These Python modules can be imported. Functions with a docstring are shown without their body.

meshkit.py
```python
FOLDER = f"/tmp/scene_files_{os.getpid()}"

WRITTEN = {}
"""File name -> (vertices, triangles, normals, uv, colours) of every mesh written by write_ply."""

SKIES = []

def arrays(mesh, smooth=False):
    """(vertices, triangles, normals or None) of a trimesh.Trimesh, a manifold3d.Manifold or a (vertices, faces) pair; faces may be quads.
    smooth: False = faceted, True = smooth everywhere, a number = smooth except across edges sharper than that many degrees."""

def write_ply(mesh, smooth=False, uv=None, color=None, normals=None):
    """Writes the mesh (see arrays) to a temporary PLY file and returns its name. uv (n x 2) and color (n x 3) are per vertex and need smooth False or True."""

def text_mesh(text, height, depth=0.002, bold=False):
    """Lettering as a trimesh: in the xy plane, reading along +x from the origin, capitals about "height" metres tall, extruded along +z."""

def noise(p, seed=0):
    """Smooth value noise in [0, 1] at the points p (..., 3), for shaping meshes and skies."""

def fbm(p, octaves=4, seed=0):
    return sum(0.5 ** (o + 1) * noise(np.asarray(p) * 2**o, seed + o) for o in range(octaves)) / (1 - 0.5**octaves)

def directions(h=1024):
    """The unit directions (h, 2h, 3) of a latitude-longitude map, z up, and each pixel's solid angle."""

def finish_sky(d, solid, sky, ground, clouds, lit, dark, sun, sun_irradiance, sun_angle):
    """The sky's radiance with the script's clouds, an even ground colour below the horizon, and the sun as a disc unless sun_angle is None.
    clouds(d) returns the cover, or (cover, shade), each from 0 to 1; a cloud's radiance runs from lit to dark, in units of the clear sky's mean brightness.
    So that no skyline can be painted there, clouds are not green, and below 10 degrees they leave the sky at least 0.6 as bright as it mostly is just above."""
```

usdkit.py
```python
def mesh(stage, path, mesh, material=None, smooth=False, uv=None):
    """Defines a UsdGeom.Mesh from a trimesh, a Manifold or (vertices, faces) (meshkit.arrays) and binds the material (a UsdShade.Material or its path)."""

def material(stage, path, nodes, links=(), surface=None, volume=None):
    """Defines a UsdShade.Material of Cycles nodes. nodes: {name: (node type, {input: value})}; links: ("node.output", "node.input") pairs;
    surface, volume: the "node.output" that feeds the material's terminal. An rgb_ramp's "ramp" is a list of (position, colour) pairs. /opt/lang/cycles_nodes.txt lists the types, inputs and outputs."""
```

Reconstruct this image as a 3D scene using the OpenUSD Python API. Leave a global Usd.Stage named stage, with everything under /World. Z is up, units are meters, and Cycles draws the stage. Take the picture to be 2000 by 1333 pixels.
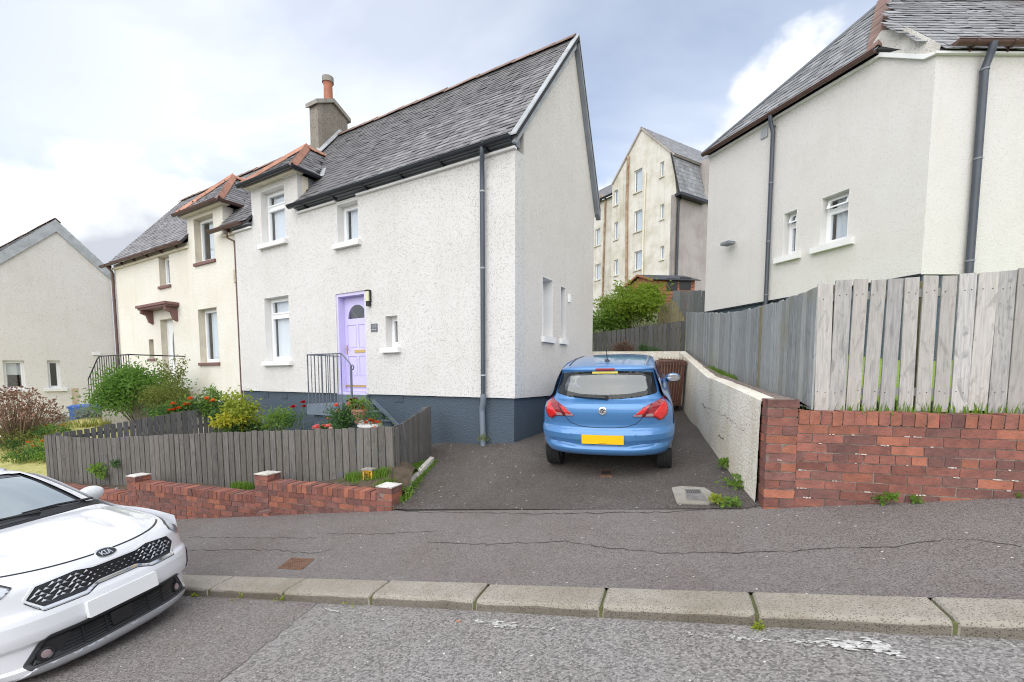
import math, random
import numpy as np, trimesh, shapely
from shapely.geometry import Polygon, Point, LineString
from scipy.interpolate import RBFInterpolator, PchipInterpolator
from pxr import Usd, UsdGeom, UsdLux, UsdShade, Gf, Sdf, Vt
import usdkit, meshkit

stage = Usd.Stage.CreateInMemory()
UsdGeom.SetStageUpAxis(stage, 'Z')
UsdGeom.SetStageMetersPerUnit(stage, 1.0)
UsdGeom.Xform.Define(stage, '/World')
UsdGeom.Scope.Define(stage, '/World/Looks')

# ---------------------------------------------------------------- camera
FPX, PITCH, PY = 889.0, math.radians(-4.48), 805.0      # focal length and principal row in photo pixels
EYE = np.array([0.0, 0.0, 1.6])
cam = UsdGeom.Camera.Define(stage, '/World/camera')
cam.AddTranslateOp().Set(Gf.Vec3d(*EYE))
cam.AddRotateXOp().Set(90 + math.degrees(PITCH))
cam.CreateHorizontalApertureAttr(36.0)
cam.CreateVerticalApertureAttr(36.0 * 682 / 1024)
cam.CreateFocalLengthAttr(FPX * 36 / 2000)
cam.CreateVerticalApertureOffsetAttr((PY - 666.0) * 36 / 2000)
cam.CreateClippingRangeAttr(Gf.Vec2f(0.05, 3000))
cam.CreateExposureAttr(1.0)

# ---------------------------------------------------------------- sky and sun
SUN_DIR = np.array([-0.24, -0.70, 0.67]); SUN_DIR /= np.linalg.norm(SUN_DIR)
SUN_EL, SUN_ROT = math.asin(SUN_DIR[2]), math.atan2(SUN_DIR[0], SUN_DIR[1])
sky_nodes = {
    'tc': ('texture_coordinate', {}),
    'sky': ('sky_texture', {'sky_type': 'single_scattering', 'sun_disc': False, 'sun_elevation': SUN_EL, 'sun_rotation': SUN_ROT,
                            'air_density': 1.0, 'aerosol_density': 1.0, 'ozone_density': 1.0}),
    'sep': ('separate_xyz', {}), 'zc': ('math', {'math_type': 'maximum', 'value2': 0.05}), 'zc2': ('math', {'math_type': 'add', 'value2': 0.30}),
    'px': ('math', {'math_type': 'divide'}), 'py': ('math', {'math_type': 'divide'}), 'pl': ('combine_xyz', {}),
    # thin high veil, thinning out to blue in places
    'mapa': ('mapping', {'scale': (1.0, 2.0, 1.0), 'rotation': (0, 0, 0.75), 'location': (3.1, 1.7, 0)}),
    'na': ('noise_texture', {'scale': 1.25, 'detail': 6.0, 'roughness': 0.54, 'distortion': 0.35}),
    'ra': ('map_range', {'from_min': 0.34, 'from_max': 0.62, 'to_min': 0.60, 'to_max': 0.97, 'clamp': True}),
    'mixa': ('mix_color', {'b': (5.35, 5.6, 6.1)}),
    # heaped clouds: noise raised where banks of cloud stand
    'nbm': ('mapping', {'scale': (1.0, 1.0, 1.5), 'location': (0.35, 2.2, 0.6)}),
    'nb': ('noise_texture', {'scale': 4.2, 'detail': 9.0, 'roughness': 0.50, 'distortion': 0.15}),
    'zt': ('map_range', {'from_min': 0.0, 'from_max': 0.40, 'to_min': 0.06, 'to_max': -0.20, 'clamp': True}),
    'nbs': ('math', {'math_type': 'add'}),
    'rb': ('map_range', {'from_min': 0.47, 'from_max': 0.60, 'to_min': 0.0, 'to_max': 1.0, 'clamp': True, 'range_type': 'smoothstep'}),
    'shade': ('map_range', {'from_min': 0.57, 'from_max': 0.76, 'to_min': 0.0, 'to_max': 1.0, 'clamp': True}),
    'bcol': ('mix_color', {'a': (6.6, 6.65, 6.8), 'b': (3.35, 3.55, 3.95)}),
    'mixb': ('mix_color', {}),
    'bg': ('background_shader', {'strength': 0.1}),
}
sky_links = [
    ('tc.generated', 'sep.vector'), ('sep.z', 'zc.value1'), ('zc.value', 'zc2.value1'),
    ('sep.x', 'px.value1'), ('zc2.value', 'px.value2'), ('sep.y', 'py.value1'), ('zc2.value', 'py.value2'), ('px.value', 'pl.x'), ('py.value', 'pl.y'),
    ('pl.vector', 'mapa.vector'), ('mapa.vector', 'na.vector'), ('na.fac', 'ra.value'), ('sky.color', 'mixa.a'),
    ('tc.generated', 'nbm.vector'), ('nbm.vector', 'nb.vector'), ('sep.z', 'zt.value'), ('zt.result', 'nbs.value2'),
    ('nbs.value', 'rb.value'), ('nbs.value', 'shade.value'), ('shade.result', 'bcol.fac'),
    ('mixa.result', 'mixb.a'), ('bcol.result', 'mixb.b'), ('rb.result', 'mixb.fac'), ('mixb.result', 'bg.color')]
def sky_bump(src, dst, k, at, rad, amount):
    """adds amount to a value near a direction of the sky."""
    sky_nodes.update({f'd{k}': ('vector_math', {'math_type': 'distance', 'vector2': at}), f'f{k}': ('map_range', {'from_min': 0.0, 'from_max': rad, 'to_min': amount, 'to_max': 0.0, 'clamp': True, 'range_type': 'smoothstep'}), f'a{k}': ('math', {'math_type': 'add'})})
    sky_links.extend([('tc.generated', f'd{k}.vector1'), (f'd{k}.value', f'f{k}.value'), (src, f'a{k}.value1'), (f'f{k}.result', f'a{k}.value2')]); return f'a{k}.value'
v = 'ra.result'
for k, (at, rad, am) in enumerate((((.27, .80, .53), .46, -.36), ((.60, .60, .53), .45, -.30), ((-.72, .52, .45), .42, -.30), ((.10, .90, .41), .22, -.35))): v = sky_bump(v, None, f'h{k}', at, rad, am)
sky_links.append((v, 'mixa.fac'))
v = 'nb.fac'
for k, (at, rad, am) in enumerate((((-.72, .68, .10), .36, .36), ((-.52, .84, .10), .32, .27), ((.42, .80, .42), .20, .25), ((.20, .93, .31), .20, .30), ((.55, .80, .25), .4, .3), ((-.6, -.75, .25), .5, .3), ((.8, -.5, .2), .5, .3))): v = sky_bump(v, None, f'c{k}', at, rad, am)
sky_links.append((v, 'nbs.value1'))
usdkit.material(stage, '/World/Looks/sky_look', sky_nodes, sky_links, surface='bg.background')
dome = UsdLux.DomeLight.Define(stage, '/World/sky')
UsdShade.MaterialBindingAPI.Apply(dome.GetPrim()).Bind(UsdShade.Material.Get(stage, '/World/Looks/sky_look'))
dome.GetPrim().SetCustomDataByKey('kind', 'structure')
sun = UsdLux.DistantLight.Define(stage, '/World/sun')
sun.CreateNormalizeAttr(True); sun.CreateIntensityAttr(0.40); sun.CreateAngleAttr(95.0); sun.CreateColorAttr(Gf.Vec3f(1.0, 0.97, 0.925))
sun.AddOrientOp().Set(Gf.Quatf(Gf.Rotation(Gf.Vec3d(0, 0, 1), Gf.Vec3d(*SUN_DIR)).GetQuat()))

# ---------------------------------------------------------------- helpers: measuring
CP, SP = math.cos(PITCH), math.sin(PITCH)
FW, UPV, RT = np.array([0, CP, SP]), np.array([0, -SP, CP]), np.array([1.0, 0, 0])
Z = np.array([0, 0, 1.0])
def sight(x, y): return RT * (x - 1000) / FPX + UPV * (PY - y) / FPX + FW
def on(n, p0, x, y):                                     # where the line of sight of a photo pixel meets a plane
    d = sight(x, y); n = np.asarray(n, float)
    return EYE + d * (((np.asarray(p0, float) - EYE) @ n) / (d @ n))
def at_depth(Y, x, y): d = sight(x, y); return EYE + d * (Y / d[1])
def at_z(z, x, y): d = sight(x, y); return EYE + d * ((z - EYE[2]) / d[2])
def v3(*a): return np.array(a, float)
def flat(a): return np.array([a[0], a[1], 0.0])
class Wall:                                              # a vertical plane: origin, direction along it (s), direction into it (g)
    def __init__(self, o, along, into):
        self.o, self.u, self.g = flat(o), np.asarray(along, float), np.asarray(into, float)
    def sz(self, x, y, off=0.0):
        p = on(self.g, self.o + self.g * off, x, y); return float((p - self.o) @ self.u), float(p[2])
    def p(self, s, z, g=0.0): return self.o + self.u * s + Z * z + self.g * g

# ---------------------------------------------------------------- helpers: meshes
class MB:                                                # collects shapes into one mesh
    def __init__(self): self.v, self.f, self.n = [], [], 0
    def raw(self, v, f):
        v = np.asarray(v, float).reshape(-1, 3); f = np.asarray(f, int)
        if f.shape[1] == 4: f = np.vstack([f[:, [0, 1, 2]], f[:, [0, 2, 3]]])
        self.v.append(v); self.f.append(f + self.n); self.n += len(v); return self
    def tm(self, m): return self.raw(m.vertices, m.faces)
    def hexa(self, c):                                   # 8 corners: bottom ring 0-3 (ccw from above), top ring 4-7
        return self.raw(c, [[0, 3, 2, 1], [4, 5, 6, 7], [0, 1, 5, 4], [1, 2, 6, 5], [2, 3, 7, 6], [3, 0, 4, 7]])
    def obox(self, o, a, b, c):                          # box spanned by three edge vectors from a corner
        o, a, b, c = (np.asarray(q, float) for q in (o, a, b, c))
        if np.cross(a, b) @ c < 0: o, c = o + c, -c
        return self.hexa([o, o + a, o + a + b, o + b, o + c, o + a + c, o + a + b + c, o + b + c])
    def cbox(self, ctr, size, rz=0.0):
        c, s = math.cos(rz), math.sin(rz); sx, sy, sz = size
        a, b, d = v3(c, s, 0) * sx, v3(-s, c, 0) * sy, Z * sz
        return self.obox(np.asarray(ctr, float) - (a + b + d) / 2, a, b, d)
    def tube(self, path, r, sides=8, cap=True):
        p = np.asarray(path, float); n = len(p); r = np.broadcast_to(r, (n,))
        t = np.gradient(p, axis=0); t /= np.linalg.norm(t, axis=1, keepdims=True) + 1e-12
        ref = np.where(np.abs(t[:, 2:]) < 0.9, [0, 0, 1.0], [1.0, 0, 0])
        a = np.cross(t, ref); a /= np.linalg.norm(a, axis=1, keepdims=True) + 1e-12; b = np.cross(t, a)
        g = np.arange(sides) * 2 * np.pi / sides
        v = (p[:, None] + r[:, None, None] * (np.cos(g)[None, :, None] * a[:, None] + np.sin(g)[None, :, None] * b[:, None])).reshape(-1, 3)
        i, j = np.meshgrid(np.arange(n - 1), np.arange(sides), indexing='ij')
        q = np.stack([i * sides + j, (i + 1) * sides + j, (i + 1) * sides + (j + 1) % sides, i * sides + (j + 1) % sides], -1).reshape(-1, 4)
        f = np.vstack([q[:, [0, 1, 2]], q[:, [0, 2, 3]]])
        if cap:
            v = np.vstack([v, p[:1], p[-1:]]); k = len(v)
            jj = np.arange(sides)
            f = np.vstack([f, np.stack([np.full(sides, k - 2), jj, (jj + 1) % sides], 1), np.stack([np.full(sides, k - 1), (n - 1) * sides + (jj + 1) % sides, (n - 1) * sides + jj], 1)])
        return self.raw(v, f)
    def grid(self, pts, flip=False):                     # (n, m, 3) sheet
        n, m = pts.shape[:2]
        i, j = np.meshgrid(np.arange(n - 1), np.arange(m - 1), indexing='ij')
        q = np.stack([i * m + j, i * m + j + 1, (i + 1) * m + j + 1, (i + 1) * m + j], -1).reshape(-1, 4)
        return self.raw(pts.reshape(-1, 3), q[:, ::-1] if flip else q)
    def poly(self, polygon, place, thick):               # shapely polygon in (a, b), extruded along c by thick; place(a, b, c) -> points
        for g in getattr(polygon, 'geoms', [polygon]):
            m = trimesh.creation.extrude_polygon(g, abs(thick), engine='earcut')
            v = place(m.vertices[:, 0], m.vertices[:, 1], m.vertices[:, 2] * np.sign(thick))
            f = np.asarray(m.faces)
            t = trimesh.Trimesh(v, f, process=False)
            if t.volume < 0: f = f[:, ::-1]
            self.raw(v, f)
        return self
    def lathe(self, prof, ctr, axis=(0, 0, 1), sides=24):
        prof = np.asarray(prof, float); ax = np.asarray(axis, float); ax /= np.linalg.norm(ax)
        a = np.cross(ax, [1, 0, 0] if abs(ax[0]) < .9 else [0, 1, 0]); a /= np.linalg.norm(a); b = np.cross(ax, a)
        g = np.arange(sides) * 2 * np.pi / sides
        v = (np.asarray(ctr, float) + prof[:, None, 1:2] * ax + prof[:, None, 0:1] * (np.cos(g)[None, :, None] * a + np.sin(g)[None, :, None] * b)).reshape(-1, 3)
        n = len(prof)
        i, j = np.meshgrid(np.arange(n - 1), np.arange(sides), indexing='ij')
        q = np.stack([i * sides + j, i * sides + (j + 1) % sides, (i + 1) * sides + (j + 1) % sides, (i + 1) * sides + j], -1).reshape(-1, 4)
        return self.raw(v, q)
    def mesh(self): return np.vstack(self.v), np.vstack(self.f)

# ---------------------------------------------------------------- helpers: prims
_taken = {}
LOC = {}
def numbered(parent, name):
    k = (parent, name); n = _taken.get(k, 0); _taken[k] = n + 1
    return f'{parent}/{name}' if n == 0 else f'{parent}/{name}_{n:03d}'
def tag(path, label=None, cat=None, group=None, kind=None):
    pr = stage.GetPrimAtPath(path)
    for k, v in (('label', label), ('category', cat), ('group', group), ('kind', kind)):
        if v: pr.SetCustomDataByKey(k, v)
    return path
def thing(name, label, cat, loc, group=None, matrix=None, kind=None):
    path = numbered('/World', name); x = UsdGeom.Xform.Define(stage, path)
    if matrix is not None:                               # rows: local x, y, z axes; parts are then given in local coordinates
        m = np.eye(4); m[:3, :3] = matrix; m[3, :3] = loc
        x.AddTransformOp().Set(Gf.Matrix4d(*m.ravel().tolist())); LOC[path] = np.zeros(3)
    else:
        x.AddTranslateOp().Set(Gf.Vec3d(*map(float, loc))); LOC[path] = np.asarray(loc, float)
    return tag(path, label, cat, group, kind)
def part(parent, name, m, mat, smooth=False, label=None, kind=None):
    path = numbered(parent, name)
    if isinstance(m, MB): m = m.mesh()
    loc = LOC[parent]
    if hasattr(m, 'vertices'): m = (np.asarray(m.vertices), np.asarray(m.faces))
    usdkit.mesh(stage, path, (np.asarray(m[0]) - loc, m[1]), LOOK[mat] if isinstance(mat, str) else mat, smooth)
    LOC[path] = loc
    return tag(path, label, kind=kind)
def solo(name, m, mat, label=None, cat=None, group=None, kind=None, smooth=False):
    path = numbered('/World', name)
    if isinstance(m, MB): m = m.mesh()
    if hasattr(m, 'vertices'): m = (np.asarray(m.vertices), np.asarray(m.faces))
    v, f = np.asarray(m[0]), m[1]
    c = np.zeros(3) if kind == 'structure' else np.r_[(v.min(0)[:2] + v.max(0)[:2]) / 2, v[:, 2].min()]
    g = usdkit.mesh(stage, path, (v - c, f), LOOK[mat], smooth)
    if c.any(): UsdGeom.Xformable(g).AddTranslateOp().Set(Gf.Vec3d(*c.tolist()))
    LOC[path] = c
    return tag(path, label, cat, group, kind)

# ---------------------------------------------------------------- helpers: looks
LOOK = {}
def look(name, nodes, links, surface='p.BSDF'):
    LOOK[name] = usdkit.material(stage, f'/World/Looks/{name}', nodes, links, surface=surface)
def plain(name, col, rough=0.5, metal=0.0, var=0.0, scale=3.0, bump=0.0, bscale=60.0, stretch=(1, 1, 1), rnd=0.0, coat=0.0, spec=0.5, dark=None, detail=6.0):
    """base colour varied by noise (towards dark), by object, with a noise bump."""
    col = np.asarray(col, float); dk = col * (1 - var) if dark is None else np.asarray(dark, float)
    n = {'g': ('texture_coordinate', {}), 'm': ('mapping', {'scale': stretch}), 'n': ('noise_texture', {'scale': scale, 'detail': detail, 'roughness': .6}),
         'r': ('rgb_ramp', {'ramp': [(0.3, tuple(dk)), (0.62, tuple(col))]}), 'p': ('principled_bsdf', {'roughness': rough, 'metallic': metal, 'coat_weight': coat, 'specular_ior_level': spec})}
    l = [('g.object', 'm.vector'), ('m.vector', 'n.vector'), ('n.fac', 'r.fac')]
    src = 'r.color'
    if rnd:
        n['oi'] = ('object_info', {}); n['mr'] = ('map_range', {'to_min': 1 - rnd, 'to_max': 1 + rnd}); n['h'] = ('hsv', {})
        n['off'] = ('combine_xyz', {}); n['om'] = ('math', {'math_type': 'multiply', 'value2': 37.0}); n['va'] = ('mix_vector', {'fac': 0.5})
        l += [('oi.random', 'mr.value'), ('mr.result', 'h.value'), ('r.color', 'h.color')]
        n['m'] = ('mapping', {'scale': stretch}); l += [('oi.random', 'om.value1'), ('om.value', 'off.x'), ('om.value', 'off.y'), ('off.vector', 'm.location')]
        del n['va']; src = 'h.color'
    l.append((src, 'p.base_color'))
    if bump:
        n['nb'] = ('noise_texture', {'scale': bscale, 'detail': 4.0}); n['b'] = ('bump', {'strength': bump, 'distance': 0.01})
        l += [('m.vector', 'nb.vector'), ('nb.fac', 'b.height'), ('b.normal', 'p.normal')]
    look(name, n, l)
# ---------------------------------------------------------------- looks
def roughcast(name, base, speck, amount=0.10, scale=42.0, stain=(.86, .84, .80), bump=0.5, stain_amt=0.5):
    """harled wall: pale coat with a scatter of darker chippings, pebbly relief and faint weather staining."""
    look(name, {
        'g': ('texture_coordinate', {}), 'v': ('voronoi_texture', {'scale': scale}), 'sc': ('separate_color', {}),
        'lt': ('math', {'math_type': 'less_than', 'value2': amount}), 'd': ('map_range', {'from_min': 0.25, 'from_max': 0.55, 'to_min': 1.0, 'to_max': 0.0, 'clamp': True}),
        'mul': ('math', {'math_type': 'multiply'}), 'mx': ('mix_color', {'b': speck}),
        'n': ('noise_texture', {'scale': 0.9, 'detail': 8.0, 'roughness': .65}), 'mr': ('map_range', {'from_min': .42, 'from_max': .72, 'to_min': 0.0, 'to_max': stain_amt, 'clamp': True}),
        'st': ('mix_color', {'blend_type': 'multiply', 'b': stain}), 'base': ('mix_color', {'a': base, 'b': tuple(np.array(base) * .90)}),
        'ms': ('mapping', {'scale': (5.5, 5.5, .38)}), 'ns': ('noise_texture', {'scale': 1.0, 'detail': 6.0, 'roughness': .6}), 'rs': ('map_range', {'from_min': .50, 'from_max': .74, 'to_min': 0.0, 'to_max': stain_amt * .55, 'clamp': True}), 'xs': ('mix_color', {'blend_type': 'multiply', 'b': stain}), 'n2': ('noise_texture', {'scale': 26.0, 'detail': 5.0}), 'v2': ('voronoi_texture', {'scale': scale * 1.7}), 'b': ('bump', {'strength': bump, 'distance': 0.012}),
        'ad': ('math', {'math_type': 'add'}), 'p': ('principled_bsdf', {'roughness': 0.9, 'specular_ior_level': 0.2})},
        [('g.object', 'v.vector'), ('v.color', 'sc.color'), ('sc.r', 'lt.value1'), ('v.distance', 'd.value'), ('lt.value', 'mul.value1'), ('d.result', 'mul.value2'),
         ('g.object', 'n.vector'), ('n.fac', 'mr.value'), ('mr.result', 'st.fac'), ('g.object', 'n2.vector'), ('n2.fac', 'base.fac'),
         ('g.object', 'ms.vector'), ('ms.vector', 'ns.vector'), ('ns.fac', 'rs.value'), ('rs.result', 'xs.fac'), ('base.result', 'st.a'), ('st.result', 'xs.a'), ('xs.result', 'mx.a'), ('mul.value', 'mx.fac'), ('mx.result', 'p.base_color'),
         ('g.object', 'v2.vector'), ('v2.distance', 'ad.value1'), ('n2.fac', 'ad.value2'), ('ad.value', 'b.height'), ('b.normal', 'p.normal')])
roughcast('white_roughcast', (.715, .705, .69), (.30, .265, .24), .22, 60)
roughcast('gable_roughcast', (.735, .70, .655), (.44, .39, .34), .20, 58, stain_amt=.45)
roughcast('uphill_roughcast', (.72, .70, .675), (.53, .50, .47), .12, 62, stain_amt=.4)
roughcast('cream_roughcast', (.75, .725, .655), (.64, .61, .54), .10, 22, stain=(.86, .83, .75), stain_amt=.6)
roughcast('buff_roughcast', (.72, .69, .65), (.52, .49, .46), .12, 26, stain_amt=.5)
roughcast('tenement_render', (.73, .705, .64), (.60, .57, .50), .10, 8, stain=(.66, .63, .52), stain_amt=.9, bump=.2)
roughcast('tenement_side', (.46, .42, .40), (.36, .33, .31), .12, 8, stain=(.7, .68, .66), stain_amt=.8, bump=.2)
roughcast('slate_blue_render', (.090, .118, .150), (.075, .10, .13), .3, 34, stain=(.86, .88, .9), bump=1.0)
roughcast('chimney_render', (.30, .27, .23), (.14, .13, .11), .25, 26, stain=(.55, .52, .45), stain_amt=.9)
roughcast('retaining_render', (.80, .76, .67), (.52, .48, .38), .06, 20, stain=(.70, .65, .53), stain_amt=.9, bump=.7)
roughcast('concrete', (.36, .34, .30), (.20, .19, .17), .28, 60, stain=(.6, .58, .52), stain_amt=.8)
roughcast('kerb_stain_shade', (.205, .185, .155), (.08, .07, .06), .42, 100, stain=(.6, .56, .48), stain_amt=.9)
roughcast('kerb_stone', (.375, .345, .295), (.15, .13, .11), .48, 105, stain=(.60, .56, .48), stain_amt=.8, bump=.45)
roughcast('old_white_cap', (.70, .68, .64), (.35, .31, .27), .16, 40, stain=(.6, .57, .5), stain_amt=1.0)
plain('lime_smear', (.60, .57, .52), .9, scale=30.0, dark=(.36, .30, .26))
plain('white_paint', (.80, .80, .79), .45, var=.06, scale=2.0)
plain('white_sill', (.78, .775, .765), .5, var=.10, scale=3.0)
plain('reveal_white', (.72, .71, .69), .6, var=.10, scale=2.0)
plain('reveal_cream', (.60, .55, .44), .7, var=.2, scale=3.0)
plain('cream_paint', (.72, .67, .54), .6, var=.12, scale=3.0)
plain('upvc', (.82, .83, .84), .25)
plain('steps_paint', (.13, .165, .205), .6, var=.2, scale=4.0, bump=.3, bscale=30)
plain('rail_paint', (.11, .125, .15), .4)
plain('lilac_door', (.60, .555, .84), .35, var=.03, scale=2.0)
plain('brass', (.72, .52, .20), .28, metal=1.0)
plain('black_plastic', (.016, .019, .026), .3, var=.2)
plain('grey_plastic', (.055, .065, .085), .35, var=.2)
plain('blue_grey_pipe', (.17, .205, .245), .45, var=.1)
plain('brown_plastic', (.115, .062, .052), .42, var=.3, scale=4)
plain('oxide_sill', (.185, .092, .08), .6, var=.2, scale=6)
plain('lead_grey', (.20, .215, .24), .5, var=.25, scale=3.0)
plain('pale_lead', (.42, .44, .46), .5, var=.3, scale=4.0)
plain('terracotta', (.46, .225, .15), .75, var=.3, scale=5.0, rnd=.18, bump=.25)
plain('weathered_ridge', (.30, .20, .165), .8, var=.4, scale=5.0, rnd=.22, bump=.25)
plain('oxide_ridge', (.24, .15, .125), .8, var=.35, scale=5.0, rnd=.15, bump=.25)
plain('pot_clay', (.42, .16, .09), .7, var=.3, scale=8.0)
plain('slate', (.215, .21, .215), .6, scale=4.0, dark=(.115, .11, .115), rnd=.30, bump=.35, bscale=24)
plain('slate_pale', (.27, .275, .285), .6, scale=4.0, dark=(.17, .17, .175), rnd=.26, bump=.3, bscale=24)
plain('slate_deck', (.035, .034, .036), .9)
plain('felt', (.05, .055, .065), .85, var=.2, bump=.3, bscale=80)
plain('shed_timber', (.32, .115, .06), .7, scale=3.0, var=.35, stretch=(1, 1, 9), rnd=.2)
plain('dark_board', (.020, .020, .021), .6)
plain('interior', (.06, .06, .06), .9)
plain('blind', (.74, .76, .80), .7)
plain('curtain', (.66, .70, .76), .7)
plain('soil', (.10, .075, .05), .95, var=.5, scale=8.0, bump=.6, bscale=20)
plain('gravel_bank', (.25, .20, .175), .95, scale=30.0, dark=(.09, .07, .055), bump=.9, bscale=50)
plain('iron_rust', (.19, .105, .065), .8, scale=12.0, dark=(.10, .055, .035), bump=.4, bscale=60)
plain('iron_grey', (.20, .19, .18), .7, scale=12.0, dark=(.11, .105, .10), bump=.3)
plain('dark_iron', (.03, .03, .032), .5)
plain('yellow_plate', (.72, .40, .015), .45, var=.12, scale=10)
plain('sign_black', (.015, .015, .015), .5)
plain('slate_plaque', (.15, .165, .19), .6, var=.4, scale=20)
plain('blue_bin', (.02, .10, .42), .4)
plain('dark_bin', (.022, .023, .026), .4)
plain('brown_bin', (.10, .035, .022), .5)
plain('lamp_glass', (.62, .60, .42), .3)
plain('can_metal', (.55, .56, .62), .3, metal=.6)
plain('can_print', (.05, .05, .20), .35)
plain('mortar', (.27, .215, .18), .95, scale=18.0, dark=(.11, .085, .07), bump=.8, bscale=60)
plain('brick', (.26, .098, .072), .85, scale=9.0, dark=(.150, .064, .052), rnd=.24, bump=.6, bscale=45)
plain('brick_orange', (.33, .120, .074), .85, scale=9.0, dark=(.20, .080, .055), rnd=.2, bump=.6, bscale=45)
plain('brick_purple', (.20, .088, .074), .85, scale=9.0, dark=(.12, .060, .053), rnd=.2, bump=.6, bscale=45)
def timber(name, pale, dark, knots=.35, green=None):
    """weathered board: grain lines along the length, some knots, each board its own tone."""
    n = {'g': ('texture_coordinate', {}), 'oi': ('object_info', {}), 'om': ('math', {'math_type': 'multiply', 'value2': 53.0}), 'off': ('combine_xyz', {}),
         'm': ('mapping', {'scale': (22, 22, 1.6)}), 'm2': ('mapping', {'scale': (9, 9, 3.2)}), 'n': ('noise_texture', {'scale': 3.2, 'detail': 8.0, 'roughness': .62, 'distortion': .45}),
         'k': ('noise_texture', {'scale': 1.1, 'detail': 3.0, 'distortion': 2.2}), 'r': ('rgb_ramp', {'ramp': [(.30, dark), (.58, pale), (.8, tuple(np.minimum(1, np.array(pale) * 1.15)))]}),
         'kr': ('map_range', {'from_min': .56, 'from_max': .68, 'to_min': 0.0, 'to_max': knots, 'clamp': True}), 'kx': ('mix_color', {'b': tuple(np.array(dark) * .6)}),
         'mr': ('map_range', {'to_min': .80, 'to_max': 1.16}), 'hw': ('combine_xyz', {}), 'tn': ('white_noise_texture', {'dimensions': '1D'}), 'tm': ('map_range', {'to_min': 0.0, 'to_max': .35}), 'tx': ('mix_color', {'b': tuple(np.array(pale) * [1.06, .98, .84])}), 'h': ('hsv', {}), 'b': ('bump', {'strength': .4, 'distance': .006}), 'p': ('principled_bsdf', {'roughness': .85, 'specular_ior_level': .25})}
    l = [('oi.random', 'om.value1'), ('om.value', 'off.x'), ('om.value', 'off.z'), ('off.vector', 'm.location'), ('off.vector', 'm2.location'),
         ('g.object', 'm.vector'), ('g.object', 'm2.vector'), ('m.vector', 'n.vector'), ('m2.vector', 'k.vector'), ('n.fac', 'r.fac'), ('k.fac', 'kr.value'), ('kr.result', 'kx.fac'),
         ('r.color', 'kx.a'), ('oi.random', 'mr.value'), ('mr.result', 'h.value'), ('om.value', 'tn.w'), ('tn.value', 'tm.value'), ('tm.result', 'tx.fac'), ('kx.result', 'tx.a'), ('tx.result', 'h.color'), ('n.fac', 'b.height'), ('b.normal', 'p.normal')]
    if green:
        n.update({'ng': ('noise_texture', {'scale': 1.6, 'detail': 4.0}), 'gr': ('map_range', {'from_min': .55, 'from_max': .72, 'to_min': 0, 'to_max': .5, 'clamp': True}), 'gx': ('mix_color', {'b': green})})
        l += [('g.object', 'ng.vector'), ('ng.fac', 'gr.value'), ('gr.result', 'gx.fac'), ('h.color', 'gx.a'), ('gx.result', 'p.base_color')]
    else: l.append(('h.color', 'p.base_color'))
    look(name, n, l)
timber('dark_board_wood', (.158, .150, .142), (.074, .071, .067))
timber('pale_board_wood', (.44, .43, .415), (.26, .265, .275), .6)
timber('bluegrey_board_wood', (.31, .325, .33), (.17, .185, .195), .4, (.22, .22, .13))
timber('green_grey_wood', (.20, .22, .22), (.13, .145, .145), .2)
timber('back_board_wood', (.115, .115, .118), (.055, .055, .057))
timber('old_green_wood', (.28, .25, .15), (.09, .08, .05))
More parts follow.
